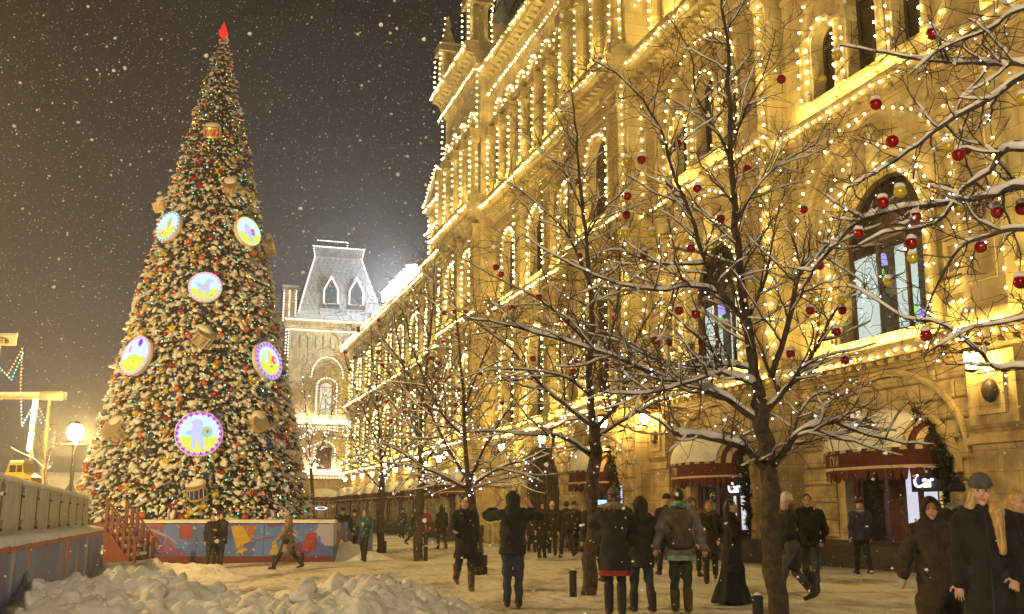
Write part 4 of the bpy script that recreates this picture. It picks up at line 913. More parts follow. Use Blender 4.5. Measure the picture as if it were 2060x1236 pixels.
# ================================================================= giant decorated tree
TX, TY, TZ0, TZ1 = -12.12, 40.0, 1.1, 21.1
def tr_r(z): return 4.22 * np.clip((TZ1 + .1 - z) / (TZ1 + .1 - TZ0), 0, 1) ** .985 + .06
XT = empty('christmas_tree', (TX, TY, TZ0), 0, 'giant cone-shaped Christmas tree covered in snow, ornaments and coloured lights', 'tree')
m = MB(); m.lathe([(.35, 0), (.28, 8), (.1, 19)], (0, 0, 0), 10); m.build('trunk', M['bark'], XT)
zz = np.linspace(TZ0, TZ1 - .05, 40); m = MB(); m.lathe([(max(.02, float(tr_r(z)) - .30), z - TZ0) for z in zz], (0, 0, 0), 40); m.build('inner_branches', M['needle'], XT)
pos = []; ph = []
z = TZ0 - .05
while z < TZ1 - .1:
    r = float(tr_r(z)); n = max(5, int(2 * PI * r / .152)); o0 = nr.uniform(0, 6.28)
    a = o0 + np.arange(n) / n * 2 * PI + nr.normal(0, .25 / max(n, 1) * 2, n)
    rr = r - .07 + nr.uniform(-.2, .16, n); hz = z + nr.normal(0, .07, n)
    pos.append(np.stack([rr * np.cos(a), rr * np.sin(a), hz - TZ0], 1)); ph.append(a); z += .118
pos = np.concatenate(pos); ph = np.concatenate(ph); N = len(pos)
tilt = nr.uniform(-1.1, .15, N)
O = np.stack([np.cos(ph), np.sin(ph), tilt], 1); O /= np.linalg.norm(O, axis=1)[:, None]
T = np.stack([-np.sin(ph), np.cos(ph), nr.normal(0, .5, N)], 1); T /= np.linalg.norm(T, axis=1)[:, None]; U = np.cross(O, T); U /= np.linalg.norm(U, axis=1)[:, None]; T = np.cross(U, O)
ROT = np.stack([O, T, U], -1)
IV, IF = ico(1)
tip_f = np.clip((TZ1 - TZ0 - pos[:, 2]) / 8, .55, 1)
def snow_template(seed):
    r = np.random.default_rng(seed); d = 1 + .75 * np.array([noise.noise(Vector(v) * 2.0 + Vector((seed * 3.1, 0, 0))) for v in IV]) + .12 * r.normal(size=len(IV)); V = IV * d[:, None]
    V[:, 2] = np.where(V[:, 2] < 0, V[:, 2] * .35, V[:, 2] * .62); return V * np.array([1.25, .85, 1.0])
var = nr.integers(0, 6, N); keep = nr.random(N) < .82
Vs = []; Fs = []; nb = 0
I0V, I0F = ico(0)
for k in range(6):
    s_ = np.where((var == k) & keep)[0]; sc_ = (nr.choice([.05, .06, .075, .09, .125], len(s_)) * nr.uniform(.85, 1.2, len(s_)) * tip_f[s_])[:, None] * nr.uniform(.65, 1.4, (len(s_), 3))
    V, Fc = scatter_np(snow_template(k), IF, pos[s_] + U[s_] * .05 + O[s_] * .03, sc_, ROT[s_]); Vs.append(V); Fs.append(Fc + nb); nb += len(V)
np_obj('snow_on_branches', np.concatenate(Vs), np.concatenate(Fs), M['snow'], XT, smooth=True, kind='stuff')
# needle sprays: drooping fans under every load of snow
sp = []; spf = []
rs = np.random.default_rng(5)
for k in range(11):
    a = rs.uniform(-1.2, 1.2); e_ = rs.uniform(-.75, .25); L = rs.uniform(.8, 1.35)
    d = np.array([math.cos(a) * math.cos(e_), math.sin(a) * math.cos(e_), math.sin(e_)]); sd = np.cross(d, [0, 0, 1]); sd /= np.linalg.norm(sd) + 1e-6
    b0 = np.array([-.25, 0, -.05]); i0 = len(sp); sp += [b0 + sd * .13, b0 - sd * .13, b0 + d * L]; spf.append((i0, i0 + 1, i0 + 2))
V, Fc = scatter_np(np.array(sp), np.array(spf), pos, (nr.uniform(.15, .30, N) * tip_f)[:, None], ROT)
np_obj('branches', V, Fc, M['needle'], XT, kind='stuff')
def tree_pt(px, py, lift=.12):
    best = None
    for y in np.arange(35, 40.3, .04):
        q = at(px, py, y); dd = math.hypot(q[0] - TX, q[1] - TY) - float(tr_r(q[2])) - lift
        if best is None or dd < best[0] - 1e-6:
            best = (dd, q)
        if dd <= 0: break
    q = best[1]; a = math.atan2(q[1] - TY, q[0] - TX); return q, a
# coloured fairy bulbs in four colours
for nm, col, cnt in (('red', (1, .05, .03), 260), ('green', (.05, 1, .45), 260), ('amber', (1, .55, .08), 650), ('blue', (.25, .6, 1), 180)):
    zz = TZ0 + (TZ1 - TZ0) * (1 - np.sqrt(nr.random(cnt))); a = nr.uniform(PI, 2 * PI, cnt); a = np.where(nr.random(cnt) < .85, a, a + PI)
    rr = tr_r(zz) + nr.uniform(-.05, .14, cnt); o = bulbs('fairy_bulbs', np.stack([rr * np.cos(a), rr * np.sin(a), zz - TZ0], 1), nr.uniform(.016, .028, cnt), emis('fairy_' + nm, col, 5.0), XT)
# small balls: separate things
S2V, S2F = ico(2)
ballme = {k: fast_mesh('ball', S2V, S2F, [M[m_]], smooth=True) for k, m_ in (('red', 'redball'), ('blue', 'bluball'), ('golden yellow', 'yelball'))}
M['orangeball'] = mat('bauble_orange', (.62, .14, .012), .18, .3); ballme['orange'] = fast_mesh('ball', S2V, S2F, [M['orangeball']], smooth=True)
cl = ['red', 'blue', 'golden yellow', 'orange']; cnt = 0
while cnt < 285:
    zq = TZ0 + .1 + (TZ1 - TZ0) * (1 - math.sqrt(rnd.random())); a = rnd.uniform(PI + .05, 2 * PI - .05); r = float(tr_r(zq)) + .15; k = rnd.choice(cl); f = min(1, max(.6, (TZ1 - zq) / 7))
    o = inst('christmas_ball', ballme[k], None, (TX + r * math.cos(a), TY + r * math.sin(a), zq), 0, rnd.uniform(.085, .125) * f)
    tag(o, 'small shiny %s ball among the snow on the giant Christmas tree' % k, 'ornament', 'small %s balls on the giant tree' % k); cnt += 1
nt_ = 1100; zq = TZ0 + .1 + (TZ1 - TZ0) * (1 - np.sqrt(nr.random(nt_))); aq = nr.uniform(0, 2 * PI, nt_); rq = tr_r(zq) + .10
I1V, I1F = ico(1); V, Fc = scatter_np(I1V, I1F, np.stack([TX + rq * np.cos(aq), TY + rq * np.sin(aq), zq], 1), nr.uniform(.045, .075, (nt_, 1)) * np.clip((TZ1 - zq) / 6, .6, 1)[:, None])
so_ = np_obj('tiny_ornaments', V, Fc, [M['redball'], M['yelball'], M['bluball'], M['orangeball'], M['yelball']], None, idx=np.repeat(nr.integers(0, 5, nt_), len(I1F)), smooth=True, kind='stuff'); tag(so_, 'countless tiny coloured ornaments all over the giant tree', 'ornaments')
# finial
m = MB(); m.lathe([(.05, -.25), (.16, -.1), (.2, .0), (.12, .08), (.28, .38), (.31, .55), (.2, .85), (.07, 1.15), (.01, 1.35)], (0, 0, 0), 10)
FN = m.build('tree_finial', mat('finial_red', (.7, .015, .01), .2, 0, emit=(1, .03, .02), es=.55), None, smooth=True); FN.location = (TX, TY, TZ1 - .25); FN.scale = (.62, .62, .62); tag(FN, 'glowing red pointed finial on the tip of the giant tree', 'finial')
# lit picture discs
def E(n, c, s=1.0):
    k = 'e_' + n
    if k not in M: M[k] = emis('disc_' + n, c, s * .95, False)
    return M[k]
DC = dict(yellow=(.80, .88, .10), white=(.72, .92, .92), lav=(.62, .62, 1.0), blue=(.10, .22, .95), pink=(.95, .35, .65), teal=(.15, .75, .65), purple=(.30, .05, .85), red=(.95, .10, .12), cyan=(.35, .70, 1.0), mint=(.65, .95, .75), orange=(.98, .5, .1))
def ell(cx, cy, a, b, rot=0.0, n=16): return [(cx + a * math.cos(t) * math.cos(rot) - b * math.sin(t) * math.sin(rot), cy + a * math.cos(t) * math.sin(rot) + b * math.sin(t) * math.cos(rot)) for t in [2 * PI * k / n for k in range(n)]]
HORSE = [('lav', ell(-.05, -.05, .34, .22, -.2)), ('lav', ell(.2, .22, .13, .3, -.5)), ('lav', ell(.36, .42, .17, .1, -.6)), ('lav', ell(-.28, -.38, .08, .26, .3)), ('lav', ell(.15, -.4, .08, .28, -.35)), ('cyan', ell(-.42, .12, .1, .2, .5)), ('cyan', ell(.1, .35, .07, .2, -.5)), ('orange', ell(0, .02, .1, .08))]
ELE = [('lav', ell(-.05, .05, .3, .42)), ('lav', ell(-.1, .5, .24, .16)), ('lav', ell(-.2, -.48, .11, .24)), ('lav', ell(.16, -.5, .11, .24)), ('cyan', ell(-.42, .02, .14, .1, .4)), ('teal', ell(.34, .08, .23, .25)), ('orange', ell(.34, .1, .13, .14)), ('red', ell(.36, .1, .06, .09))]
MOON = [('yellow', ell(-.08, -.05, .46, .62)), ('mint', ell(-.22, .2, .2, .34)), ('orange', ell(.06, .06, .05, .42, .25)), ('red', ell(.36, .08, .2, .22)), ('pink', ell(.42, .08, .11, .12)), ('yellow', ell(.46, .06, .05, .06))]
FIG = [('white', ell(0, .3, .34, .34)), ('yellow', ell(-.15, -.22, .4, .3, .3)), ('purple', ell(.2, .66, .16, .2)), ('yellow', ell(.3, -.3, .26, .24)), ('pink', ell(-.42, .35, .1, .2))]
BIRD = [('mint', ell(.02, .1, .36, .5)), ('orange', ell(.16, .18, .18, .3)), ('teal', ell(.2, .4, .1, .16)), ('pink', ell(-.32, -.45, .22, .12, .6)), ('yellow', ell(.2, -.3, .25, .22))]
CLO = [('lav', ell(-.1, .1, .24, .4, .3)), ('lav', ell(.12, -.45, .14, .34, .2)), ('red', ell(.3, .08, .18, .14, .5)), ('blue', ell(.32, -.14, .16, .12, .4)), ('lav', ell(-.3, -.2, .12, .26, -.4))]
def lit_disc(px, py, r, rimc, toothc, motif, label, rimw=.16):
    q, a = tree_pt(px, py, .15); o = empty('lit_disc', tuple(q), 0, label, 'ornament', 'lit picture discs on the giant tree')
    nrm = Vector((math.cos(a), math.sin(a), .22)).normalized(); yv = (Vector((0, 0, 1)) - nrm * nrm.z).normalized(); xv = yv.cross(nrm)
    o.rotation_euler = Matrix((xv, yv, nrm)).transposed().to_euler(); o.location = Vector(q) + nrm * .1
    def flat(name, poly, z, mat_, p=o):
        mb = MB(); mb.add([(x * r, y * r, z) for x, y in poly], [tuple(range(len(poly)))]); return mb.build(name, mat_, p)
    mb = MB(); mb.lathe([(r * 1.0, -.16), (r * 1.03, -.1), (r * 1.03, .02), (r * .98, .03)], (0, 0, 0), 40); mb.build('casing', M['white'], o)
    flat('rim', ell(0, 0, 1.0, 1.0, 0, 40), .032, E(rimc, DC[rimc]))
    for k in range(22):
        t = 2 * PI * k / 22; w_ = .11
        flat('rim_tooth', [(math.cos(t - w_) * .99, math.sin(t - w_) * .99), (math.cos(t + w_) * .99, math.sin(t + w_) * .99), (math.cos(t) * (1 - rimw * 1.5), math.sin(t) * (1 - rimw * 1.5))], .040, E(toothc, DC[toothc]))
    f = flat('face', ell(0, 0, 1 - rimw, 1 - rimw, 0, 36), .036, E('white', DC['white']))
    flat('face_ground', [(x, y) for x, y in ell(0, 0, 1 - rimw, 1 - rimw, 0, 36) if y < -.02], .039, E('yellow', DC['yellow']))
    for i, (c, poly) in enumerate(motif): flat('motif', poly, .043 + i * .003, E(c, DC[c]))
    return o
lit_disc(342, 458, .62, 'blue', 'white', BIRD, 'blue-rimmed lit disc with a green figure, upper one facing the dark sky side', .12)
lit_disc(496, 468, .60, 'yellow', 'mint', CLO, 'yellow-rimmed lit disc with a lavender figure, upper one on the arcade side', .1)
lit_disc(413, 580, .60, 'lav', 'pink', HORSE, 'lit disc with a pale blue horse, in the middle of the giant tree', .1)
lit_disc(277, 718, .74, 'pink', 'lav', FIG, 'lit disc with yellow figures and a purple balloon, above the street lamp', .1)
lit_disc(536, 728, .74, 'blue', 'pink', MOON, 'blue-rimmed lit disc with a yellow crescent moon and red ball', .22)
lit_disc(400, 875, .80, 'pink', 'purple', ELE, 'largest lit disc with pink toothed rim and pale grey animal on the giant tree', .12)
# drums and other big ornaments
def drum(px, py, r, h, body, head, label, roll=0.0, pitch=0.5, snow=True):
    q, a = tree_pt(px, py, .2); o = empty('toy_drum', tuple(q), 0, label, 'ornament', 'toy drums on the giant tree')
    o.rotation_euler = (Matrix.Rotation(a + PI / 2, 3, 'Z') @ Matrix.Rotation(roll, 3, 'Y') @ Matrix.Rotation(pitch, 3, 'X')).to_euler()
    mb = MB(); mb.lathe([(r, -h / 2), (r, h / 2)], (0, 0, 0), 20); mb.build('shell', body, o, smooth=False)
    for z in (-h / 2, h / 2 - .07): mb = MB(); mb.lathe([(r * 1.0, z), (r * 1.07, z), (r * 1.07, z + .07), (r * 1.0, z + .07)], (0, 0, 0), 20); mb.build('hoop', M['gold'], o)
    for z in (-h / 2 - .008, h / 2 + .008): mb = MB(); mb.lathe([(.001, z), (r * .99, z)], (0, 0, 0), 20); mb.build('drum_head', head, o)
    mb = MB()
    for k in range(12):
        t0, t1 = 2 * PI * k / 12, 2 * PI * (k + .5) / 12; mb.tube([(r * 1.03 * math.cos(t0), r * 1.03 * math.sin(t0), -h / 2 + .05), (r * 1.03 * math.cos(t1), r * 1.03 * math.sin(t1), h / 2 - .05)], .012, 4)
    mb.build('cord', M['white'], o)
    if snow:
        V = IV * np.array([r * .95, r * .75, .16]); sn = np_obj('snow_cap', V, IF, M['snow'], o, smooth=True); sn.location = Vector(o.rotation_euler.to_matrix().transposed() @ Vector((0, 0, r * .85 if abs(pitch) > .8 else h / 2 + .05)))
    return o
dw = M['cream']; 
M['drumred'] = mat('drum_red', (.42, .07, .02), .4); M['drumblue'] = mat('drum_blue', (.03, .035, .22), .4); M['drumsilver'] = mat('drum_silver', (.55, .5, .42), .25, .7); M['drumtan'] = mat('drum_tan', (.5, .36, .18), .5)
drum(427, 266, .33, .42, M['drumred'], dw, 'red toy drum with white head near the top of the giant tree', 0, .45)
drum(540, 498, .40, .42, M['drumtan'], dw, 'tan toy drum sticking out of the tree against the dark sky', .3, 1.2)
drum(410, 680, .34, .50, M['drumsilver'], dw, 'silvery toy drum between the two middle rows of lit discs', .5, .6)
drum(520, 853, .32, .34, M['drumtan'], dw, 'toy drum with its round pale head turned to us, low on the arcade side', .1, 1.35)
drum(396, 990, .32, .46, M['drumblue'], dw, 'blue toy drum above the painted platform', -.3, .35)
drum(232, 868, .38, .55, M['drumsilver'], dw, 'silvery toy drum beside the bright street lamp', .2, 1.0)
drum(324, 415, .30, .42, M['drumtan'], dw, 'pale toy drum on the edge of the tree above the blue-rimmed disc', .3, .4)
drum(463, 376, .28, .30, M['drumtan'], dw, 'snowy toy drum high above the yellow-rimmed disc', -.5, .9)
# stars and pennants
def star_poly(r0, r1, n=5): return [((r0 if k % 2 == 0 else r1) * math.sin(PI * k / n), (r0 if k % 2 == 0 else r1) * math.cos(PI * k / n)) for k in range(2 * n)]
sm = MB(); pts = star_poly(1, .42); sm.add([(x, y, 0) for x, y in pts] + [(0, 0, .25), (0, 0, -.25)], [(k, (k + 1) % 10, 10) for k in range(10)] + [((k + 1) % 10, k, 11) for k in range(10)])
starob = sm.build('star_ornament', mat('star_yellow', (.70, .50, .03), .35)); starme = starob.data; bpy.data.objects.remove(starob)
for i, (px, py) in enumerate([(385, 1030), (402, 1020), (505, 765), (408, 730), (300, 760), (440, 345), (255, 980), (470, 640), (345, 660), (560, 935), (330, 930), (450, 930), (505, 990), (290, 620)]):
    q, a = tree_pt(px, py, .1); o = inst('star_ornament', starme, None, tuple(q), 0, rnd.uniform(.16, .26)); o.rotation_euler = (PI / 2 - .3, rnd.uniform(-.5, .5), a + PI / 2)
    tag(o, 'small yellow star hung on the giant snowy Christmas tree', 'ornament', 'yellow stars on the giant tree')
# ================================================================= bare lindens with snow, fairy lights and baubles
class Tree:
    def __init__(s, name, base, label, seed, bulbn=260, snow_min=.009, glow='bulbcool'):
        s.e = empty(name, base, 0, label, 'tree', 'bare trees along the arcade'); s.b = np.array(base, float); s.r = random.Random(seed)
        s.trunk = MB(); s.br = MB(); s.tw = MB(); s.sn = MB(); s.nodes = []; s.bulbn = bulbn; s.snow_min = snow_min; s.glow = glow; s.tmin = .0038 + .0001 * base[1]
    def limb(s, path, r0, r1, level=0, mb=None, n=None, snow=True):
        """a tapered limb through world points"""
        P = [np.array(p, float) for p in path]
        # smooth by Catmull-Rom
        Q = []
        for i in range(len(P) - 1):
            p0, p1, p2, p3 = P[max(0, i - 1)], P[i], P[i + 1], P[min(len(P) - 1, i + 2)]
            k = 4 if level < 2 else 2
            for j in range(k):
                t = j / k; Q.append(.5 * (2 * p1 + (p2 - p0) * t + (2 * p0 - 5 * p1 + 4 * p2 - p3) * t * t + (3 * p1 - p0 - 3 * p2 + p3) * t ** 3))
        Q.append(P[-1]); m = len(Q); wob = r0 * (.55 if level > 1 else .16)
        Q = [q + np.array([s.r.gauss(0, wob), s.r.gauss(0, wob), s.r.gauss(0, wob * .7)]) * (0 if i in (0, m - 1) else 1) for i, q in enumerate(Q)]
        R = [r0 + (r1 - r0) * (i / (m - 1)) ** .85 for i in range(m)]
        loc = [q - s.b for q in Q]
        (mb or (s.br if level < 2 else s.tw)).tube(loc, R, n or (9 if level == 0 else 6 if level == 1 else 4 if r0 > .009 else 3))
        if snow and r0 > s.snow_min:
            # snow lying on the upper side where the limb runs flat
            run = []
            for i in range(m):
                d = Q[min(i + 1, m - 1)] - Q[max(i - 1, 0)]; L = np.linalg.norm(d) + 1e-9; flat = 1 - abs(d[2]) / L
                if flat > .22 and R[i] > s.snow_min * .55: run.append((loc[i] + np.array([0, 0, R[i] * .85 + .008]), max(.015, R[i] * 1.3 * min(1, flat * 1.5)) * s.r.uniform(.7, 1.35)))
                else:
                    if len(run) > 1: s.sn.tube([a for a, _ in run], [.004] + [b for _, b in run[1:-1]] + [.004] if len(run) > 2 else [b for _, b in run], 6)
                    run = []
            if len(run) > 1: s.sn.tube([a for a, _ in run], [.004] + [b for _, b in run[1:-1]] + [.004] if len(run) > 2 else [b for _, b in run], 6)
        s.nodes += [(Q[i], R[i], level) for i in range(m)]
        return Q, R
    def sprout(s, Q, R, level, dens, length, maxlev, up=.35):
        """side shoots along a limb"""
        L = sum(np.linalg.norm(Q[i + 1] - Q[i]) for i in range(len(Q) - 1)); n = max(1, int(L * dens)); m = len(Q)
        for k in range(n):
            f = .12 + .88 * (k + s.r.random()) / n if level > 0 else .8 + .2 * (k + s.r.random()) / n
            x = min(f, .999) * (m - 1); i = int(x); t = x - i; p = Q[i] * (1 - t) + Q[i + 1] * t; r = R[i] * (1 - t) + R[i + 1] * t
            d = Q[i + 1] - Q[i]; d = d / (np.linalg.norm(d) + 1e-9); a = np.array([s.r.gauss(0, 1), s.r.gauss(0, 1), s.r.gauss(0, .7)]); a -= d * a.dot(d); a /= np.linalg.norm(a) + 1e-9
            sp = s.r.uniform(.75, 1.3); v = d * math.cos(sp) + a * math.sin(sp) + np.array([0, 0, up * s.r.uniform(0, 1)]); v /= np.linalg.norm(v)
            ln = length * s.r.uniform(.45, 1.15) * (1.15 - .55 * f); r0 = max(s.tmin, min(r * .6, .006 + ln * .011)); pts = [p]; cur = p.copy(); k2 = 4 if level < 2 else 3
            for j in range(k2):
                v = v + np.array([s.r.gauss(0, .16), s.r.gauss(0, .16), s.r.gauss(0, .12) + up * .12]); v /= np.linalg.norm(v); cur = cur + v * ln / k2; pts.append(cur.copy())
            q, rr = s.limb(pts, r0, max(s.tmin * .6, r0 * .4), level + 1)
            if level + 1 < maxlev: s.sprout(q, rr, level + 1, dens * 1.25, length * .5, maxlev, up * .7)
    def finish(s, bulb_r=.016):
        s.trunk.build('trunk', M['bark'], s.e, smooth=True); s.br.build('limbs', M['bark'], s.e, smooth=True)
        s.tw.build('twigs', M['twig'], s.e, kind='stuff')
        if s.sn.v: s.sn.build('snow_on_limbs', M['snow'], s.e, smooth=True, kind='stuff')
        c = [nd for nd in s.nodes if nd[2] in (0, 1, 2) and nd[0][2] > s.fork[2] - 1.0]
        if s.bulbn and c:
            fk = s.fork; w = [(2.0 if nd[2] < 2 else 1.0) * math.exp(-(np.linalg.norm(nd[0] - fk) / s.spread) ** 1.4) for nd in c]; pk = s.r.choices(c, w, k=s.bulbn); P = []
            for q, r, _ in pk:
                a = s.r.uniform(0, 6.28); P.append(q - s.b + np.array([math.cos(a) * (r + .02), math.sin(a) * (r + .02), s.r.uniform(-.12, .12)]))
            bulbs('fairy_lights', P, np.array([bulb_r * s.r.uniform(.7, 1.2) for _ in P]), M[s.glow], s.e)
def px_path(pts, y0, slope=0.0, curve=0.0):
    """photo points to world: the limb leaves the trunk at depth y0 and drifts towards or away from us by slope per metre sideways"""
    out = []; x0 = None
    a0 = at(pts[0][0], pts[0][1], y0); ln = 0; prev = a0
    for px, py in pts:
        q = at(px, py, y0); ln += np.linalg.norm(q - prev); prev = q
        out.append(at(px, py, y0 + slope * ln + curve * ln * ln))
    return out
TREES = []
def build_tree(name, base, label, seed, trunk_px, tr, limbs, dens=3.2, length=1.15, maxlev=3, bulbn=260, bulb_r=.016, extra=0):
    T = Tree(name, base, label, seed, bulbn); y0 = base[1]
    tp = [np.array(base) - np.array([0, 0, .25])] + px_path(trunk_px, y0)
    T.fork = np.array(tp[-1]) + np.array([0, 0, .5]); T.spread = 1.9 + .02 * y0; Q, R = T.limb(tp, tr[0], tr[1], 0, T.trunk, 12, False); T.sprout(Q, R, 0, .7, length, maxlev)
    for L in limbs:
        pts, r0, r1, sl = L[:4]; p = px_path(pts, y0, sl); q, rr = T.limb(p, r0, r1, 1); T.sprout(q, rr, 1, dens * 2.3, length * 1.1, maxlev)
    T.finish(bulb_r); TREES.append(T); return T
# nearest tree in full view
b = on_ground(1565, 1262)
T1 = build_tree('bare_tree', b, 'nearest bare tree with thick trunk rising from the bottom of the picture', 3,
    [(1563, 1200), (1552, 1090), (1546, 960), (1541, 870), (1530, 800)], (.142, .105), [
    ([(1530, 800), (1508, 690), (1490, 560), (1478, 420), (1470, 250), (1463, 90), (1445, -30)], .085, .016, .02),
    ([(1545, 962), (1500, 905), (1430, 882), (1356, 872)], .060, .036, -.25),
    ([(1356, 872), (1322, 845), (1262, 818)], .018, .008, -.25),
    ([(1548, 955), (1600, 878), (1672, 850), (1720, 868), (1800, 888), (1880, 895)], .046, .008, -.35),
    ([(1538, 858), (1440, 790), (1332, 762), (1258, 726), (1150, 690), (1010, 652), (930, 640)], .055, .010, .12),
    ([(1525, 775), (1450, 752), (1380, 772), (1300, 792), (1215, 790)], .042, .010, -.5),
    ([(1520, 745), (1462, 735), (1395, 738), (1330, 728), (1250, 690), (1180, 670)], .040, .008, .45),
    ([(1496, 640), (1452, 590), (1420, 530), (1388, 430), (1352, 345), (1325, 250), (1255, 160), (1190, 120)], .044, .008, -.2),
    ([(1446, 588), (1385, 575), (1326, 585), (1245, 572), (1178, 546), (1100, 507), (1050, 470)], .030, .006, -.35),
    ([(1425, 530), (1340, 532), (1290, 520), (1238, 503), (1190, 515)], .024, .006, .4),
    ([(1545, 822), (1575, 790), (1626, 726), (1663, 662), (1686, 618), (1740, 570)], .048, .010, .25),
    ([(1550, 760), (1578, 680), (1602, 573), (1616, 536), (1663, 500), (1740, 440), (1830, 415), (1960, 392)], .046, .008, -.15),
    ([(1480, 450), (1520, 380), (1570, 330), (1640, 290), (1690, 250)], .026, .006, .3),
    ([(1474, 330), (1440, 260), (1400, 190), (1390, 110), (1350, 40)], .026, .006, .4),
    ([(1472, 300), (1500, 220), (1540, 140), (1560, 60)], .022, .006, -.4),
    ([(1505, 640), (1540, 560), (1560, 450), (1580, 380)], .028, .006, .6),
    ([(1560, 930), (1590, 900), (1610, 830), (1650, 790), (1700, 800)], .026, .006, .5)],
    dens=3.5, length=1.0, bulbn=270, bulb_r=.013)
b = on_ground(1185, 1195)
T2 = build_tree('bare_tree', b, 'second bare tree behind the low black bollard, left of the nearest tree', 8,
    [(1186, 1180), (1192, 1060), (1194, 930), (1194, 860)], (.155, .11), [
    ([(1194, 860), (1186, 760), (1192, 640), (1180, 500), (1168, 380), (1160, 270), (1150, 190)], .085, .014, 0),
    ([(1194, 920), (1146, 886), (1105, 876), (1054, 875), (990, 868), (940, 870)], .05, .009, -.2),
    ([(1192, 860), (1150, 825), (1085, 772), (1025, 700), (965, 655), (900, 610)], .05, .008, .1),
    ([(1200, 860), (1250, 800), (1262, 730), (1290, 660), (1330, 600)], .05, .009, .2),
    ([(1200, 880), (1262, 842), (1330, 805), (1400, 790)], .04, .008, -.2),
    ([(1190, 800), (1140, 760), (1060, 745), (985, 745), (920, 765)], .034, .007, -.35),
    ([(1215, 790), (1226, 690), (1245, 600), (1250, 500), (1280, 420)], .045, .008, .3),
    ([(1182, 560), (1140, 470), (1090, 420), (1030, 370), (985, 360)], .028, .006, .1),
    ([(1178, 480), (1215, 420), (1250, 390), (1300, 330)], .026, .006, -.3),
    ([(1170, 420), (1130, 340), (1080, 300), (1040, 270)], .022, .006, .4),
    ([(1192, 700), (1130, 640), (1080, 600), (1000, 560), (930, 520)], .034, .006, -.15),
    ([(1198, 870), (1240, 890), (1290, 940)], .014, .005, -.3)],
    dens=2.2, length=1.35, bulbn=270, bulb_r=.016)
b = on_ground(965, 1155)
T3 = build_tree('bare_tree', b, 'third bare tree with low spreading snowy limbs beside the woman in black', 12,
    [(962, 1140), (950, 1040), (942, 975)], (.16, .12), [
    ([(942, 975), (935, 880), (930, 770), (920, 660), (905, 560)], .08, .014, 0), ([(942, 985), (870, 948), (810, 938), (750, 925)], .05, .01, -.2),
    ([(944, 980), (1010, 940), (1060, 925), (1120, 892)], .05, .01, -.2), ([(944, 972), (975, 900), (1020, 830), (1090, 770)], .05, .01, .2),
    ([(940, 965), (900, 900), (850, 800), (800, 720), (752, 660)], .05, .009, .1), ([(942, 985), (880, 960), (800, 955)], .035, .008, .4),
    ([(945, 985), (1000, 968), (1060, 955)], .035, .008, .4), ([(932, 830), (965, 740), (1000, 660), (1020, 600)], .04, .008, -.3), ([(935, 880), (880, 820), (830, 700), (815, 620)], .04, .008, -.5)],
    dens=1.9, length=1.6, bulbn=230, bulb_r=.021)
b = on_ground(840, 1128)
T4 = build_tree('bare_tree', b, 'fourth bare tree with a forked trunk, between the third and the farthest', 17,
    [(842, 1110), (845, 1010), (846, 930)], (.17, .12), [
    ([(846, 930), (848, 830), (862, 700), (872, 600), (875, 520)], .08, .014, 0), ([(846, 940), (838, 850), (815, 760), (800, 680), (790, 620)], .07, .012, .2),
    ([(846, 935), (900, 880), (950, 820)], .045, .009, -.3), ([(846, 935), (790, 900), (740, 880), (700, 850)], .045, .009, -.2), ([(850, 850), (900, 760), (930, 690)], .045, .008, .3), ([(845, 880), (780, 800), (740, 740)], .04, .008, .4), ([(865, 680), (840, 620), (820, 570)], .03, .007, -.3)],
    dens=1.6, length=1.8, maxlev=3, bulbn=210, bulb_r=.026)
b = on_ground(765, 1112)
T5 = build_tree('bare_tree', b, 'farthest bare tree of the row, between the group of three people and the fourth tree', 23,
    [(766, 1090), (768, 1010), (768, 960)], (.17, .12), [
    ([(768, 960), (764, 880), (758, 790), (748, 700), (745, 630)], .08, .014, 0), ([(768, 985), (728, 940), (712, 890), (700, 850)], .05, .01, 0),
    ([(768, 965), (810, 920), (850, 870)], .045, .01, -.2), ([(766, 930), (800, 840), (815, 760)], .045, .009, .3), ([(764, 900), (730, 820), (700, 740), (690, 690)], .045, .009, -.2), ([(766, 950), (735, 930), (690, 935)], .035, .009, -.4), ([(760, 820), (785, 740), (790, 690)], .035, .008, -.4)],
    dens=1.35, length=2.0, maxlev=3, bulbn=210, bulb_r=.032)
# small tree between the giant tree and the pavilion, and the one whose boughs reach in from outside the frame
p6 = at(632, 1060, 62.0)
T6 = build_tree('bare_tree', (p6[0], 62.0, gz(p6[0], 62)), 'slender bare tree between the giant Christmas tree and the corner pavilion', 31,
    [(630, 1030), (628, 980), (625, 930)], (.13, .09), [([(625, 930), (618, 860), (612, 790), (606, 740)], .06, .012, 0), ([(626, 940), (650, 890), (668, 830), (680, 780)], .05, .01, .1), ([(625, 930), (600, 890), (590, 850)], .04, .01, 0), ([(622, 900), (640, 840), (650, 790)], .04, .01, -.2)],
    dens=1.1, length=2.0, maxlev=3, bulbn=160, bulb_r=.04)
b0 = DV * 5.0 + NV * 7.6; b0 = (b0[0], b0[1], gz(b0[0], b0[1])); y0 = b0[1]
T0 = Tree('bare_tree', b0, 'snowy bare boughs hung with large baubles reaching in at the upper right', 41, 150)
Q, R = T0.limb([(b0[0], b0[1], b0[2] - .2), (b0[0], b0[1], 1.2), (b0[0] - .05, b0[1], 2.3), (b0[0] - .05, b0[1] + .1, 3.4), (b0[0], b0[1] + .1, 5.2), (b0[0] + .1, b0[1] + .2, 7.5)], .17, .03, 0, T0.trunk, 12, False)
T0.sprout(Q, R, 0, .8, 1.2, 3); T0.fork = np.array([b0[0] - 1.2, b0[1] + .5, 3.5]); T0.spread = 2.2
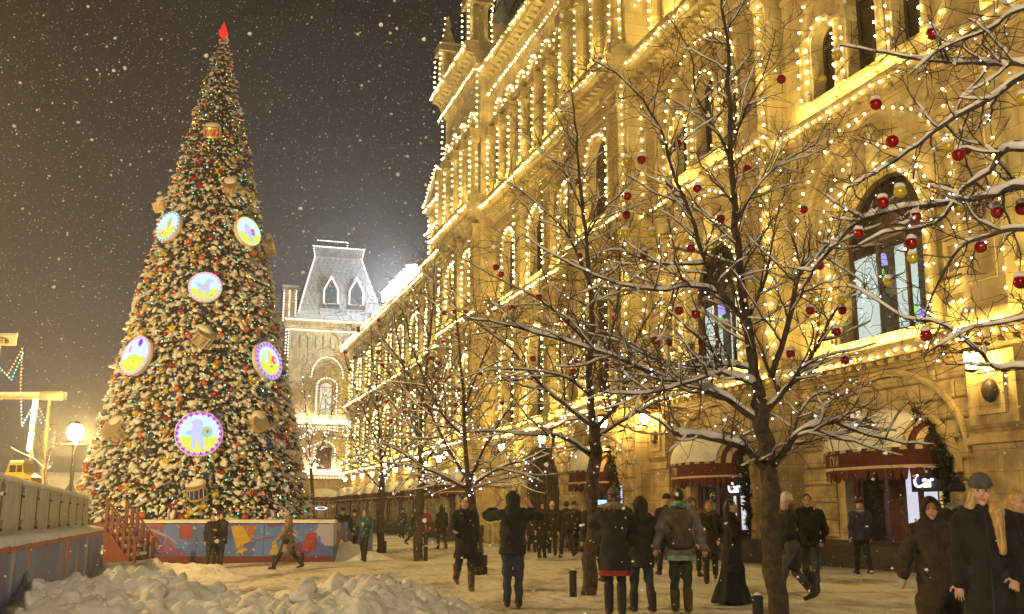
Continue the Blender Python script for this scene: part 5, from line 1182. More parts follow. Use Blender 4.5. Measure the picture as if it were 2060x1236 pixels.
def bough(root, pts, ys, r0, r1, dens=11, ln=.62):
    P = [np.array(root)] + [at(px, py, yy) for (px, py), yy in zip(pts, np.linspace(ys[0], ys[1], len(pts)))]
    q, rr = T0.limb(P, r0 * .8, r1, 1); T0.sprout(q[len(q) // 4:], rr[len(rr) // 4:], 1, dens, ln, 3, up=.2)
rb = (b0[0] - .05, b0[1], 2.4)
bough(rb, [(2200, 150), (2060, 130), (1990, 128), (1870, 122), (1780, 108), (1690, 92)], (8.0, 9.2), .045, .008)
bough(rb, [(2200, 120), (2060, 155), (1990, 200), (1900, 250), (1850, 290), (1760, 350), (1700, 380)], (7.6, 8.6), .042, .007)
bough(rb, [(2220, 330), (2060, 300), (2015, 308), (1990, 345), (1940, 380), (1880, 450), (1780, 470), (1720, 500)], (7.8, 8.9), .045, .007)
bough(rb, [(2220, 380), (2060, 375), (1990, 395), (1900, 410), (1740, 440), (1640, 540), (1610, 600)], (7.9, 9.4), .05, .012)
bough(rb, [(2200, 480), (2060, 460), (1990, 475), (1930, 500), (1880, 585), (1860, 640)], (7.5, 8.4), .035, .006)
bough(rb, [(2250, 740), (2060, 738), (2005, 742), (1960, 700), (1890, 650), (1820, 640), (1740, 590), (1705, 575)], (7.6, 8.8), .03, .006)
bough(rb, [(2200, 60), (2060, 20), (1990, 60), (1900, 95), (1830, 150)], (7.9, 8.6), .03, .006)
bough(rb, [(2200, 560), (2060, 640), (1960, 660), (1880, 700)], (7.2, 7.9), .02, .005)
T0.finish(.011); TREES.append(T0)
# ---- baubles: every one its own thing, hung from the nearest bough
ball_me = {'red': fast_mesh('ball', S2V, S2F, [M['redball']], smooth=True), 'yellow': fast_mesh('ball', S2V, S2F, [M['yelball']], smooth=True)}
mb = MB(); mb.lathe([(.3, .92), (.3, 1.08), (.12, 1.1), (.1, 1.3)], (0, 0, 0), 8); tmp = mb.build('cap', M['gold']); cap_me = tmp.data; bpy.data.objects.remove(tmp)
sv = S2V.copy(); sv[:, 2] = np.where(sv[:, 2] < 0, sv[:, 2] * .25, sv[:, 2] * .75) + .82; sv[:, :2] *= .88; sv *= 1 + .06 * np.sin(sv[:, [1, 2, 0]] * 5)
sn_me = fast_mesh('snow_cap', sv, S2F, [M['snow']], smooth=True)
mb = MB(); mb.tube([(0, 0, 1.2), (.1, 0, 2.6)], .05, 4); tmp = mb.build('hanger', M['iron']); hang_me = tmp.data; bpy.data.objects.remove(tmp)
TL = {id(T0): 'in the boughs at the upper right', id(T1): 'in the nearest bare tree', id(T2): 'in the second bare tree', id(T3): 'in the third bare tree', id(T4): 'in the fourth bare tree', id(T5): 'in the farthest bare tree'}
def bauble(T, px, py, col, r=.062, label=None):
    A = np.array([n_[0] for n_ in T.nodes]); X, Y = project(A); k = int(np.argmin((X - px) ** 2 + (Y - py + 12) ** 2)); yy = float(A[k][1]) - .02; q = at(px, py, yy)
    o = empty('bauble', tuple(q), rnd.uniform(0, 6), label or 'shiny %s bauble with a snow cap hanging %s' % (col, TL[id(T)]), 'bauble', '%s baubles %s' % (col, TL[id(T)])); o.scale = (r, r, r)
    inst('ball', ball_me[col], o); inst('cap', cap_me, o); inst('hanger', hang_me, o)
    if rnd.random() < .85: inst('snow_cap', sn_me, o)
for px, py, c, r in [(1876, 68, 'red', .062), (1762, 210, 'red', .062), (1795, 285, 'red', .06), (1928, 312, 'red', .06), (1943, 300, 'red', .06), (1776, 408, 'red', .062), (1842, 438, 'red', .058), (2006, 428, 'red', .06), (1834, 490, 'red', .06), (1973, 497, 'red', .055), (2056, 420, 'red', .065), (2052, 568, 'red', .065), (1863, 675, 'red', .055), (1684, 112, 'yellow', .055), (1654, 160, 'yellow', .05), (1811, 387, 'yellow', .06), (1836, 520, 'yellow', .05), (1930, 418, 'yellow', .055), (2058, 200, 'yellow', .055), (1908, 296, 'yellow', .055), (1727, 470, 'red', .05), (1787, 568, 'yellow', .045)]:
    bauble(T0, px, py, c, r * .9)
for px, py, c in [(1572, 160, 'red'), (1617, 422, 'red'), (1503, 340, 'red'), (1649, 535, 'red'), (1683, 668, 'red'), (1590, 712, 'red'), (1694, 604, 'yellow'), (1695, 625, 'red'), (1630, 625, 'red'), (1291, 322, 'red'), (1363, 290, 'red'), (1262, 395, 'red'), (1403, 380, 'red'), (1346, 375, 'red'), (1260, 325, 'yellow'), (1362, 400, 'yellow'), (1312, 470, 'yellow'), (1296, 512, 'red'), (1260, 433, 'red'), (1257, 470, 'yellow'), (1366, 625, 'red'), (1413, 688, 'red'), (1400, 632, 'red'), (1318, 685, 'red'), (1345, 690, 'red'), (1450, 440, 'red'), (1700, 725, 'red'), (1390, 500, 'red'), (1440, 720, 'red'), (1410, 635, 'yellow'), (1300, 690, 'yellow'), (1390, 698, 'yellow'), (1460, 655, 'yellow')]:
    bauble(T1, px, py, c)
for px, py, c in [(1162, 365, 'red'), (1122, 378, 'yellow'), (1166, 515, 'red'), (1170, 528, 'red'), (1226, 518, 'red'), (1138, 535, 'yellow'), (1140, 645, 'red'), (998, 538, 'red'), (1008, 552, 'red'), (1237, 640, 'red'), (1160, 725, 'red'), (1085, 598, 'red'), (1050, 735, 'yellow'), (1072, 722, 'red'), (1152, 748, 'red'), (1207, 715, 'red'), (1300, 802, 'red'), (1315, 815, 'yellow'), (1248, 800, 'yellow'), (1110, 690, 'yellow'), (1160, 690, 'yellow'), (1030, 620, 'red'), (1095, 765, 'yellow')]:
    bauble(T2, px, py, c, .066)
for px, py, c in [(936, 628, 'red'), (893, 630, 'red'), (914, 628, 'red'), (875, 770, 'red'), (916, 815, 'red'), (965, 750, 'red'), (922, 785, 'red'), (1010, 810, 'red'), (990, 700, 'yellow'), (880, 730, 'red'), (945, 835, 'yellow'), (960, 870, 'red'), (1000, 850, 'yellow'), (900, 850, 'red'), (855, 815, 'red'), (835, 760, 'yellow')]:
    bauble(T3, px, py, c, .07)
for k, (T, cnt, x0, x1, y0_, y1_) in enumerate(((T4, 26, 760, 940, 640, 900), (T5, 26, 690, 830, 650, 940))):
    for i in range(cnt): bauble(T, rnd.uniform(x0, x1), rnd.uniform(y0_, y1_), 'red' if rnd.random() < .72 else 'yellow', .082)

rank = {}
for o in [o for o in COL.objects if o.name.startswith('bauble')]: rank.setdefault(o['group'], []).append(o)
ORD = ['topmost', 'second', 'third', 'fourth', 'fifth', 'sixth', 'seventh', 'eighth', 'ninth', 'tenth'] + ['%dth' % k for k in range(11, 60)]
for g_, L_ in rank.items():
    L_.sort(key=lambda o: -o.location.z)
    for i, o in enumerate(L_): o['label'] = ('topmost' if i == 0 else 'lowest' if i == len(L_) - 1 else ORD[i] + ' from the top') + ' of the ' + g_
stars = sorted([o for o in COL.objects if o.name.startswith('star_ornament')], key=lambda o: -o.location.z)
for i, o in enumerate(stars): o['label'] = 'small yellow star, ' + ('topmost' if i == 0 else 'lowest' if i == len(stars) - 1 else ORD[i] + ' from the top') + ' of those on the giant tree'
# ================================================================= people
def nets(fn, lo, hi, h):
    """surface of a distance field as quads (surface nets)"""
    ax = [np.arange(lo[k] - 1.5 * h, hi[k] + 2.5 * h, h) for k in range(3)]
    X, Y, Z = np.meshgrid(*ax, indexing='ij'); v = fn(np.stack([X, Y, Z], -1).astype(np.float32)); s_ = v < 0
    nx, ny, nz = v.shape; c = [v[a:nx - 1 + a, b:ny - 1 + b, d:nz - 1 + d] for a in (0, 1) for b in (0, 1) for d in (0, 1)]
    inside = sum((q < 0).astype(np.int8) for q in c); act = (inside > 0) & (inside < 8); ids = np.argwhere(act); vid = np.full(act.shape, -1); vid[act] = np.arange(len(ids))
    off = np.array([(a, b, d) for a in (0, 1) for b in (0, 1) for d in (0, 1)], float); cv = np.stack([q[act] for q in c], 1)
    acc = np.zeros((len(ids), 3)); cnt = np.zeros(len(ids))
    for a in range(8):
        for b in range(a + 1, 8):
            if abs(off[a] - off[b]).sum() != 1: continue
            m_ = (cv[:, a] < 0) != (cv[:, b] < 0); t = cv[m_, a] / (cv[m_, a] - cv[m_, b]); acc[m_] += off[a] + (off[b] - off[a]) * t[:, None]; cnt[m_] += 1
    V = (ids + acc / cnt[:, None]) * h + np.array([q[0] for q in ax]); Fs = []
    for k in range(3):
        u, w = (k + 1) % 3, (k + 2) % 3; sl0 = [slice(None)] * 3; sl1 = [slice(None)] * 3; sl0[k] = slice(0, -1); sl1[k] = slice(1, None)
        e_ = s_[tuple(sl0)] != s_[tuple(sl1)]; E_ = np.argwhere(e_); E_ = E_[(E_[:, u] > 0) & (E_[:, w] > 0) & (E_[:, u] < v.shape[u] - 1) & (E_[:, w] < v.shape[w] - 1)]
        if not len(E_): continue
        du = np.zeros(3, int); du[u] = 1; dw = np.zeros(3, int); dw[w] = 1
        q = np.stack([vid[tuple((E_ - du - dw).T)], vid[tuple((E_ - dw).T)], vid[tuple(E_.T)], vid[tuple((E_ - du).T)]], 1)
        fl = s_[tuple(sl0)][tuple(E_.T)]; q[~fl] = q[~fl][:, ::-1]; Fs.append(q)
    return V, np.concatenate(Fs)
class SD:
    def __init__(s, k=.03): s.ops = []; s.k = k; s.lo = np.full(3, 9.); s.hi = np.full(3, -9.)
    def _b(s, p, r): s.lo = np.minimum(s.lo, np.array(p) - r); s.hi = np.maximum(s.hi, np.array(p) + r)
    def cap(s, a, b, ra, rb=None, k=None, sy=1.0):
        rb = ra if rb is None else rb; s.ops.append(('c', np.array(a, np.float32), np.array(b, np.float32), ra, rb, k, sy)); s._b(a, ra); s._b(b, rb); return s
    def ell(s, c, r, k=None, sub=False):
        s.ops.append(('s' if sub else 'e', np.array(c, np.float32), np.array(r, np.float32), k))
        if not sub: s._b(c, max(r))
        return s
    def cut(s, n, d): s.ops.append(('p', np.array(n, np.float32), d)); return s            # keeps n.p < d
    def quilt(s, amp, pitch): s.ops.append(('q', amp, pitch)); return s
    def fold(s, amp, n, z0): s.ops.append(('f', amp, n, z0)); return s
    def rip(s, amp, f, seed=0.0): s.ops.append(('r', amp, f, seed)); return s
    def __call__(s, P):
        d = None
        for o in s.ops:
            if o[0] == 'c':
                _, a, b, ra, rb, k, sy = o; Q = P - a; ba = (b - a).copy()
                if sy != 1: Q = Q * np.array([1, sy, 1], np.float32); ba = ba * np.array([1, sy, 1], np.float32)
                t = np.clip((Q @ ba) / (ba @ ba + 1e-9), 0, 1); q = np.linalg.norm(Q - t[..., None] * ba, axis=-1) - (ra + (rb - ra) * t)
                if sy != 1: q = q / sy ** .5
            elif o[0] in 'es':
                q1 = (P - o[1]) / o[2]; k0 = np.linalg.norm(q1, axis=-1); k1 = np.linalg.norm(q1 / o[2], axis=-1) + 1e-9; q = k0 * (k0 - 1) / k1; k = o[3]
                if o[0] == 's': d = np.maximum(d, -q); continue
            elif o[0] == 'p': d = np.maximum(d, P @ o[1] - o[2]); continue
            elif o[0] == 'f': d = d + o[1] * np.sin(o[2] * np.arctan2(P[..., 1], P[..., 0]) + 3 * P[..., 2]) * np.clip((o[3] - P[..., 2]) * 2, 0, 1); continue
            elif o[0] == 'q': d = d - o[1] * (np.abs(np.sin(P[..., 2] * PI / o[2] + .35 * np.sin(P[..., 0] * 14))) ** .5 - .6); continue
            else:
                _, amp, f, sd = o; d = d + amp * (np.sin(P[..., 2] * f + 2.5 * np.sin(P[..., 0] * f * .45 + sd) + 1.7 * np.sin(P[..., 1] * f * .5 + sd * 2)) + .6 * np.sin(P[..., 0] * f * 1.3 + P[..., 2] * f * .7 + sd)); continue
            if d is None: d = q
            else:
                kk = s.k if k is None else k
                if kk <= 1e-5: d = np.minimum(d, q)
                else: hh = np.clip(.5 + .5 * (q - d) / kk, 0, 1); d = q * (1 - hh) + d * hh - kk * hh * (1 - hh)
        return d
    def build(s, name, mat_, parent, h):
        V, Fc = nets(s, s.lo, s.hi, h)
        return np_obj(name, V, Fc, mat_, parent, smooth=True)
CM = {}
def cloth(col, rough=.85, var=.25, sheen=.0):
    k = (tuple(round(c, 3) for c in col), rough)
    if k not in CM: col = tuple(max(.010, v) * 1.05 for v in col); CM[k] = mat('cloth', col, rough, var=var + .15, vscale=9, bump=.35, bscale=60, sheen=sheen)
    return CM[k]
SKIN = mat('skin', (.55, .33, .23), .5, var=.12, vscale=8); EYE = mat('eye_dark', (.015, .012, .01), .2); LIP = mat('lips', (.36, .10, .09), .45); BROW = mat('brow', (.20, .11, .06), .8)
HAIR = {'blond': mat('hair_blond', (.50, .33, .12), .45, var=.5, vscale=30), 'brown': mat('hair_brown', (.07, .035, .018), .45, var=.4, vscale=30), 'dark': mat('hair_dark', (.018, .012, .009), .45, var=.4, vscale=30), 'ginger': mat('hair_ginger', (.26, .10, .03), .45, var=.4, vscale=30)}
for hm_ in HAIR.values():
    t = hm_.node_tree; n_ = [q for q in t.nodes if q.type == 'TEX_NOISE'][0]; mp = t.nodes.new('ShaderNodeMapping'); mp.inputs['Scale'].default_value = (4, 4, .25); g_ = [q for q in t.nodes if q.type == 'TEX_COORD'][0]
    t.links.new(g_.outputs['Object'], mp.inputs[0]); t.links.new(mp.outputs[0], n_.inputs['Vector'])
FUR = mat('fur', (.20, .14, .085), .95, var=.6, vscale=45, bump=1.0, bscale=60)
ARMS = {'down': ((.17, .03, -1), (.06, -.14, -1)), 'fwd': ((.12, -.42, -.9), (.02, -.7, -.7)), 'back': ((.2, .42, -.9), (.14, .12, -1)), 'pocket': ((.34, .16, -.93), (-.25, -.5, -.8)), 'front': ((.22, -.25, -.95), (-.45, -.9, .15)),
        'face': ((.35, -.6, -.55), (-.35, -.45, .9)), 'photo': ((.72, -.55, -.12), (-.62, -.3, .78)), 'bag': ((.2, -.02, -1), (.1, -.3, -.95)), 'out': ((.42, .05, -.9), (.22, -.1, -1)), 'crook': ((.26, -.05, -1), (.0, -.95, -.15))}
def unit(v): v = np.array(v, float); return v / np.linalg.norm(v)
def person(feet, H, rz, label, legs=(0, 0, 0, 0), arms=('down', 'down'), coat=(.02, .02, .02), hem=.8, hemr=.21, bulk=1.0, trou=(.02, .022, .03), shoe=(.015, .012, .01), shaft=.0, head='hair', headc=(.02, .02, .02), hair='brown', hairlen=0, collar=None, skirt=None, pack=None, scarf=None, gloves=None, face=False, h=.016, fem=False, lean=(0, 0), group='people on the square', glasses=False, quilt=0.0, zipc=None, dress=None, legw=1.0, headturn=0.0):
    e = empty('person', feet, rz, label, 'person', group); s_ = H / 1.75; e.scale = (s_,) * 3; h = h / s_
    sw = .165 if fem else .185; lx, ly = lean
    # legs
    hip = [np.array([.09 * sg, 0, .0]) for sg in (1, -1)]; pts = []
    for i in range(2):
        th, kn = legs[i], legs[i + 2]; k_ = hip[i] + .43 * np.array([0, -math.sin(th), -math.cos(th)]); a_ = k_ + .42 * np.array([0, -math.sin(th - kn), -math.cos(th - kn)]); pts.append((hip[i], k_, a_))
    pz = .085 - min(p[2][2] for p in pts); up = np.array([0, 0, pz]); pts = [tuple(q + up for q in p) for p in pts]; dz = pz - .935
    def Zp(z, f=1.0): return z + dz
    L3 = lambda x, y, z: np.array([x + lx * (z - .93), y + ly * (z - .93), z + dz])
    sh = [L3(sw * sg, .0, 1.41) for sg in (1, -1)]; arm = []
    for i, sg in enumerate((1, -1)):
        u, f = ARMS[arms[i]]; u = unit((u[0] * sg, u[1], u[2])); f = unit((f[0] * sg, f[1], f[2])); el_ = sh[i] + u * .285; wr = el_ + f * .245; arm.append((sh[i], el_, wr, f))
    hc = L3(0, -.01, 1.62); neck = L3(0, .01, 1.46)
    # body: one continuous skin
    b = SD(.025); b.cap(L3(0, .01, 1.40), neck, .075, .052).cap(neck, L3(0, 0, 1.56), .052, .05); b.ell(hc + np.array([0, .015, .02]), (.073, .092, .10)); b.ell(hc + np.array([0, -.025, -.045]), (.058, .065, .075))
    b.cap(L3(0, .02, 1.38), L3(0, .01, .98), .10, .10, sy=1.3)
    if face:
        b.cap(hc + np.array([0, -.088, .018]), hc + np.array([0, -.106, -.022]), .008, .014, .014).ell(hc + np.array([0, -.082, -.098]), (.02, .016, .018), .02)
        for sg in (1, -1): b.ell(hc + np.array([.031 * sg, -.098, .012]), (.015, .009, .010), sub=True); b.ell(hc + np.array([.04 * sg, -.07, -.03]), (.024, .022, .024), .02)
        for sg in (1, -1): b.ell(hc + np.array([.076 * sg, .01, -.005]), (.012, .022, .032), .008)
    for i, (a0, a1, a2, f) in enumerate(arm):
        b.cap(a0, a1, .04, .036, .03).cap(a1, a2, .036, .027, .02)
        sd = unit(np.cross(f, (0.2, -1, .3))); pl = a2 + f * .085; nrm = unit(np.cross(sd, f))
        b.cap(a2, pl, .026, .030, .015).cap(a2 + sd * .012, pl + sd * .018, .022, .02, .01).cap(a2 - sd * .012, pl - sd * .018, .022, .02, .01)
        if h < .013 and not gloves:
            for q, (o_, ln) in enumerate(((-.033, .062), (-.011, .075), (.011, .07), (.033, .055))):
                p0 = pl + sd * o_; p1 = p0 + unit(f + nrm * .3) * ln * .55; p2 = p1 + unit(f + nrm * .8) * ln * .5; b.cap(p0, p1, .0095, .009, .004).cap(p1, p2, .009, .008, .002)
            p0 = a2 + f * .03 + sd * .03; p1 = p0 + unit(f * .7 + sd) * .04; b.cap(p0, p1, .012, .0105, .006).cap(p1, p1 + unit(f + sd * .3) * .03, .0105, .009, .002)
        else: b.cap(pl, pl + unit(f + nrm * .35) * .06, .032, .022, .02).cap(a2 + f * .03 + sd * .02, a2 + f * .07 + sd * .05, .013, .011, .01)
    for p in pts: b.cap(p[0], p[1], .055, .045, .04).cap(p[1], p[2], .042, .034, .02)
    b.build('body', SKIN, e, h)
    if face:
        for sg in (1, -1):
            V = IV * np.array([.0085, .006, .0055]) + hc + np.array([.031 * sg, -.0905, .012]); np_obj('eye', V, IF, EYE, e, smooth=True)
            V = IV * np.array([.015, .004, .003]) + hc + np.array([.032 * sg, -.095, .032]); np_obj('eyebrow', V, IF, BROW, e, smooth=True)
        V = IV * np.array([.021, .008, .0085]) + hc + np.array([0, -.092, -.062]); np_obj('lips', V, IF, LIP, e, smooth=True)
    if glasses:
        m_ = MB()
        for sg in (1, -1): m_.tube([(hc[0] + sg * .033 + .021 * math.cos(t), hc[1] - .104, hc[2] + .012 + .016 * math.sin(t)) for t in np.linspace(0, 6.28, 13)], .0025, 4); m_.tube([(hc[0] + sg * .054, hc[1] - .1, hc[2] + .016), (hc[0] + sg * .08, hc[1], hc[2] + .012)], .0025, 4)
        m_.build('glasses', M['black'], e)
    # trousers / tights
    if not dress:
        t_ = SD(.05); t_.cap(pts[0][0] + (0, 0, .03), pts[1][0] + (0, 0, .03), .115, .115)
        for p in pts: t_.cap(p[0], p[1], .098 * legw, .07 * legw, .05).cap(p[1], p[2] + (0, 0, .0), .068 * legw, .056 * legw, .03)
        t_.rip(.006, 30, H * 3); t_.build('trousers', cloth(trou), e, h)
    for p in pts:
        th = 0; f_ = SD(.025); an = p[2]; fl = an[2] > .13; tp = -.35 if fl else 0
        d_ = unit((0, -1, tp)); n_ = np.array([0, 0, -.045]); f_.cap(an + n_ - d_ * .045, an + n_ + d_ * .15 + (0, 0, -.0), .042, .034); f_.cap(an + n_ + (0, 0, .02), an + (0, 0, max(.05, shaft) - .0) + (p[1] - an) * 0, .05, .062 if shaft else .05)
        if shaft > .1: f_.cap(an, an + unit(p[1] - an) * shaft, .058, .068)
        f_.cut((0, 0, -1), -(min(0, an[2] - .085)) + .0); f_.build('boot' if shaft else 'shoe', cloth(shoe, .6), e, h)
    # coat
    c = SD(.05); hz = hem; ch = .178 * bulk * (sw / .185) ** .5
    c.cap(L3(0, .0, 1.30), L3(0, .0, 1.02), ch, ch * (.9 if fem else .97), sy=1.28).cap(L3(sw * .72, 0, 1.39), L3(-sw * .72, 0, 1.39), .088 * bulk, .088 * bulk, .06)
    if hz < .98: c.cap(L3(0, .0, 1.02), L3(0, 0, hz - dz if False else hz), ch * .9, hemr, .06, sy=1.2)
    for (a0, a1, a2, f) in arm: c.cap(a0 + (0, 0, -.01), a1, .078 * bulk, .066 * bulk, .045).cap(a1, a2, .064 * bulk, .052 * bulk, .025)
    c.cap(L3(0, .0, 1.42), L3(0, .005, 1.50), .095, .082, .03)
    c.rip(.0075 * bulk ** 2, 24, H * 5); lowarm = min(a[2][2] for a in arm)
    if lowarm > hz + dz + .02: c.cut((0, 0, -1), -(hz + dz))
    else:
        c.ops = c.ops[:-1]; c.rip(.007, 24, H)
    if quilt: c.quilt(.011, quilt)
    c.cut((0, -.12, 1), 1.53 + dz); co = c.build('coat', cloth(coat), e, h)
    if face:                                             # front closing: a flap that follows the coat, with buttons
        zs_ = np.linspace(max(hz, .5) + dz + .06, 1.46 + dz, 16); ys_ = np.linspace(-.40, -.02, 120); path = []
        for z_ in zs_:
            P_ = np.stack([np.full(120, .012 + lx * (z_ - .93)), ys_, np.full(120, z_)], -1).astype(np.float32); k_ = np.where(c(P_) < 0)[0]
            if len(k_): path.append((P_[0, 0], ys_[k_[0]] - .003, z_))
        if len(path) > 3:
            m_ = MB(); m_.tube(path, .008, 5); m_.build('front_flap', cloth(tuple(v * .6 + .004 for v in coat), .6), e)
            for q in path[2::3]: np_obj('button', IV * .011 + np.array([q[0] + .03, q[1] - .004, q[2]]), IF, M['iron'], e, smooth=True)
    if dress:
        d = SD(.03); d.cap(L3(0, 0, 1.0), L3(0, .02, .45), .17, .22, sy=1.1).cap(L3(0, .02, .45), L3(0, .05, .03), .20, .37, .05, sy=1.1); d.rip(.008, 12, 1.1).fold(.034, 8, .75); d.cut((0, 0, -1), -.012); d.build('skirt', cloth(dress), e, h)
    if skirt: d = SD(.03); d.cap(L3(0, 0, hem + .1), L3(0, 0, hem - .09), hemr - .012, hemr - .0, sy=1.15); d.cut((0, 0, -1), -(hem - .075 + dz)).cut((0, 0, 1), hem + .002 + dz); d.build('skirt', cloth(skirt), e, h)
    # heads
    if head == 'hood':
        d = SD(.04); d.ell(hc + np.array([0, .03, .01]), (.118, .128, .145)).cap(hc + np.array([0, .06, -.1]), L3(0, .06, 1.40), .10, .12, .06).cap(L3(.08, 0, 1.45), L3(-.08, 0, 1.45), .07, .07); d.rip(.004, 30, H); d.ell(hc + np.array([0, -.125, -.01]), (.078, .115, .105), sub=True); d.build('hood', cloth(headc), e, h)
    elif head in ('beanie', 'pom', 'whitehat'):
        d = SD(.02); hp = .05 if head != 'whitehat' else .09
        d.ell(hc + np.array([0, .02, .055]), (.094, .114, .104 + (.045 if head == 'whitehat' else .01))); d.cut((0, .2, -1), -(hc[2] + .045)); d.fold(.0022, 34, 9); d.build('knitted_hat', cloth(headc), e, h * .8)
        rg = SD(.01); rg.ell(hc + np.array([0, .02, .064]), (.099, .113, .028)); rg.build('hat_fold', cloth(tuple(x * .85 for x in headc)), e, h * .8)
        if head == 'pom': np_obj('pompom', IV * .045 + hc + np.array([0, .02, .185]), IF, cloth(headc), e, smooth=True)
    if head in ('hair',) or hairlen:
        d = SD(.02)
        if head == 'hair': d.ell(hc + np.array([0, .03, .035]), (.085, .095, .098)); d.ell(hc + np.array([0, -.15, -.03]), (.085, .11, .105), sub=True)
        else: d.ell(hc + np.array([0, .05, -.03]), (.08, .06, .09))
        if hairlen == 1: d.cap(hc + np.array([0, .07, -.02]), hc + np.array([0, .085, -.2]), .075, .06, .03)
        if hairlen == 2:
            for sg, y_, ln in ((1, -.06, .48), (-1, .04, .30)): d.cap(hc + np.array([.062 * sg, .0, -.02]), hc + np.array([.098 * sg, y_ - .05, -.16]), .04, .052, .03).cap(hc + np.array([.098 * sg, y_ - .05, -.16]), hc + np.array([.115 * sg, y_ - .09, -ln]), .056, .03, .03)
        if hairlen == 3: d.ell(hc + np.array([0, .07, .1]), (.05, .05, .05), .02)
        d.rip(.0012, 90, 2); d.build('hair', HAIR[hair], e, h * .8)
    if collar:
        d = SD(.03)
        for t in np.linspace(0, 2 * PI, 15)[:-1]:
            q0 = L3(.115 * math.sin(t), .03 + .11 * math.cos(t), 1.485 + .035 * math.cos(t)); t2 = t + .45; q1 = L3(.115 * math.sin(t2), .03 + .11 * math.cos(t2), 1.485 + .035 * math.cos(t2)); d.cap(q0, q1, .045, .045, .02)
        d.rip(.010, 75, 3); d.build('fur_collar', FUR if collar == 'fur' else cloth(collar), e, h)
    if scarf:
        d = SD(.03)
        for t in np.linspace(0, 2 * PI, 11)[:-1]: d.cap(L3(.075 * math.sin(t), .01 + .075 * math.cos(t), 1.475), L3(.075 * math.sin(t + .7), .01 + .075 * math.cos(t + .7), 1.485), .038, .038, .02)
        d.rip(.004, 50, 1); d.build('scarf', cloth(scarf), e, h)
    if gloves:
        for i, (a0, a1, a2, f) in enumerate(arm):
            sd = unit(np.cross(f, (0.2, -1, .3))); d = SD(.02); d.cap(a2 - f * .01, a2 + f * .09, .036, .042).cap(a2 + f * .09, a2 + f * .15, .042, .03).cap(a2 + f * .04 + sd * .02, a2 + f * .085 + sd * .058, .018, .016); d.build('mitten', cloth(gloves), e, h)
    if pack:
        d = SD(.05); d.cap(L3(.09, .2, 1.30), L3(-.09, .2, 1.30), .09).cap(L3(.1, .21, 1.02), L3(-.1, .21, 1.02), .10, .10, .08).cap(L3(0, .2, 1.3), L3(0, .21, 1.02), .12, .13, .08).cap(L3(.0, .3, 1.12), L3(0, .3, 1.02), .05, .06, .04); d.rip(.004, 40, 2); d.build('backpack', cloth(pack), e, h)
    e['hands'] = 1; e['hands'] = [list(map(float, a[2] + a[3] * .09)) for a in arm]
    return e
def G(px, py): return on_ground(px, py)
def far_feet(px, depth): q = at(px, 1200, depth); return (q[0], depth, gz(q[0], depth))
def PH(px, top, feet):
    """height in metres of somebody whose head top shows at this pixel row"""
    r = ray(px, top); return float(CAMH + r[2] * feet[1] / r[1] - feet[2])
WALK = (.38, -.42, .12, .30); WALK2 = (-.40, .36, .35, .10); STEP = (.16, -.18, .05, .15); BK = (.013, .012, .012)
FOLK = {}
def add(key, px, foot, top, rz, label, **k):
    f = G(px, foot) if foot < 1300 else far_feet(px, foot / 1000.0)
    hh = k.pop('H', None) or min(1.9, max(1.5, PH(px, top, f))); FOLK[key] = person(f, hh, rz, label, **k); return FOLK[key]
B_ = PI                                                   # back to the camera
add('beanie', 1992, 8700, 957, -.36, 'woman with grey knitted hat and long blond hair in a black coat', arms=('pocket', 'down'), coat=(.009, .009, .011), hem=.45, hemr=.25, bulk=1.1, head='beanie', headc=(.07, .075, .08), hair='blond', hairlen=2, face=True, h=.0105, fem=True, legs=STEP, shaft=.3)
add('hooded', 1886, 11000, 994, -.28, 'woman in a dark brown quilted hooded coat with pale mittens', arms=('down', 'out'), coat=(.040, .028, .018), hem=.42, hemr=.25, bulk=1.18, head='hood', headc=(.040, .028, .018), gloves=(.42, .36, .24), face=True, h=.0115, fem=True, legs=WALK, shaft=.3, quilt=.085)
add('pombag', 1942, 12600, 975, B_ + .2, 'person in black with bobble hat and pale-strapped backpack behind the blond woman', coat=(.03, .028, .027), hem=.7, head='pom', headc=(.012, .012, .012), hair='blond', hairlen=1, pack=(.018, .017, .017), collar=(.30, .27, .23), h=.014)
add('edge', 2066, 9900, 985, .3, 'person in black cut off by the right edge of the picture', coat=(.012, .012, .014), hem=.6, head='hair', hair='blond', hairlen=1, face=True, h=.014, fem=True)
add('blue', 1737, 1156, 1005, B_ + .15, 'man in a navy blue jacket walking towards the lit shop window', coat=(.025, .03, .085), hem=.80, bulk=1.12, trou=(.012, .012, .013), head='beanie', headc=(.015, .014, .013), scarf=(.3, .28, .24), legs=STEP, h=.015)
add('leather', 1634, 1194, 988, -.3, 'man with glasses and dark leather jacket walking towards us', arms=('pocket', 'pocket'), coat=(.018, .015, .014), hem=.86, bulk=1.08, trou=(.045, .05, .062), head='hair', hair='dark', face=True, glasses=True, legs=WALK, h=.0125, scarf=(.01, .01, .01))
add('whitehat', 1592, 1218, 992, -1.3, 'woman in a tall white knitted hat passing behind the nearest trunk', arms=('fwd', 'back'), coat=(.014, .015, .02), hem=.62, hemr=.21, trou=(.07, .06, .065), shoe=(.02, .014, .024), shaft=.28, head='whitehat', headc=(.72, .66, .55), scarf=(.05, .06, .07), hair='ginger', hairlen=1, legs=WALK, fem=True, h=.0135)
add('flare', 1478, 1214, 1004, 1.25, 'woman in a wide flaring black floor-length skirt walking to the right', arms=('front', 'front'), coat=(.009, .009, .010), hem=.5, hemr=.23, head='hair', hair='dark', hairlen=1, dress=(.008, .008, .009), face=True, fem=True, h=.0125)
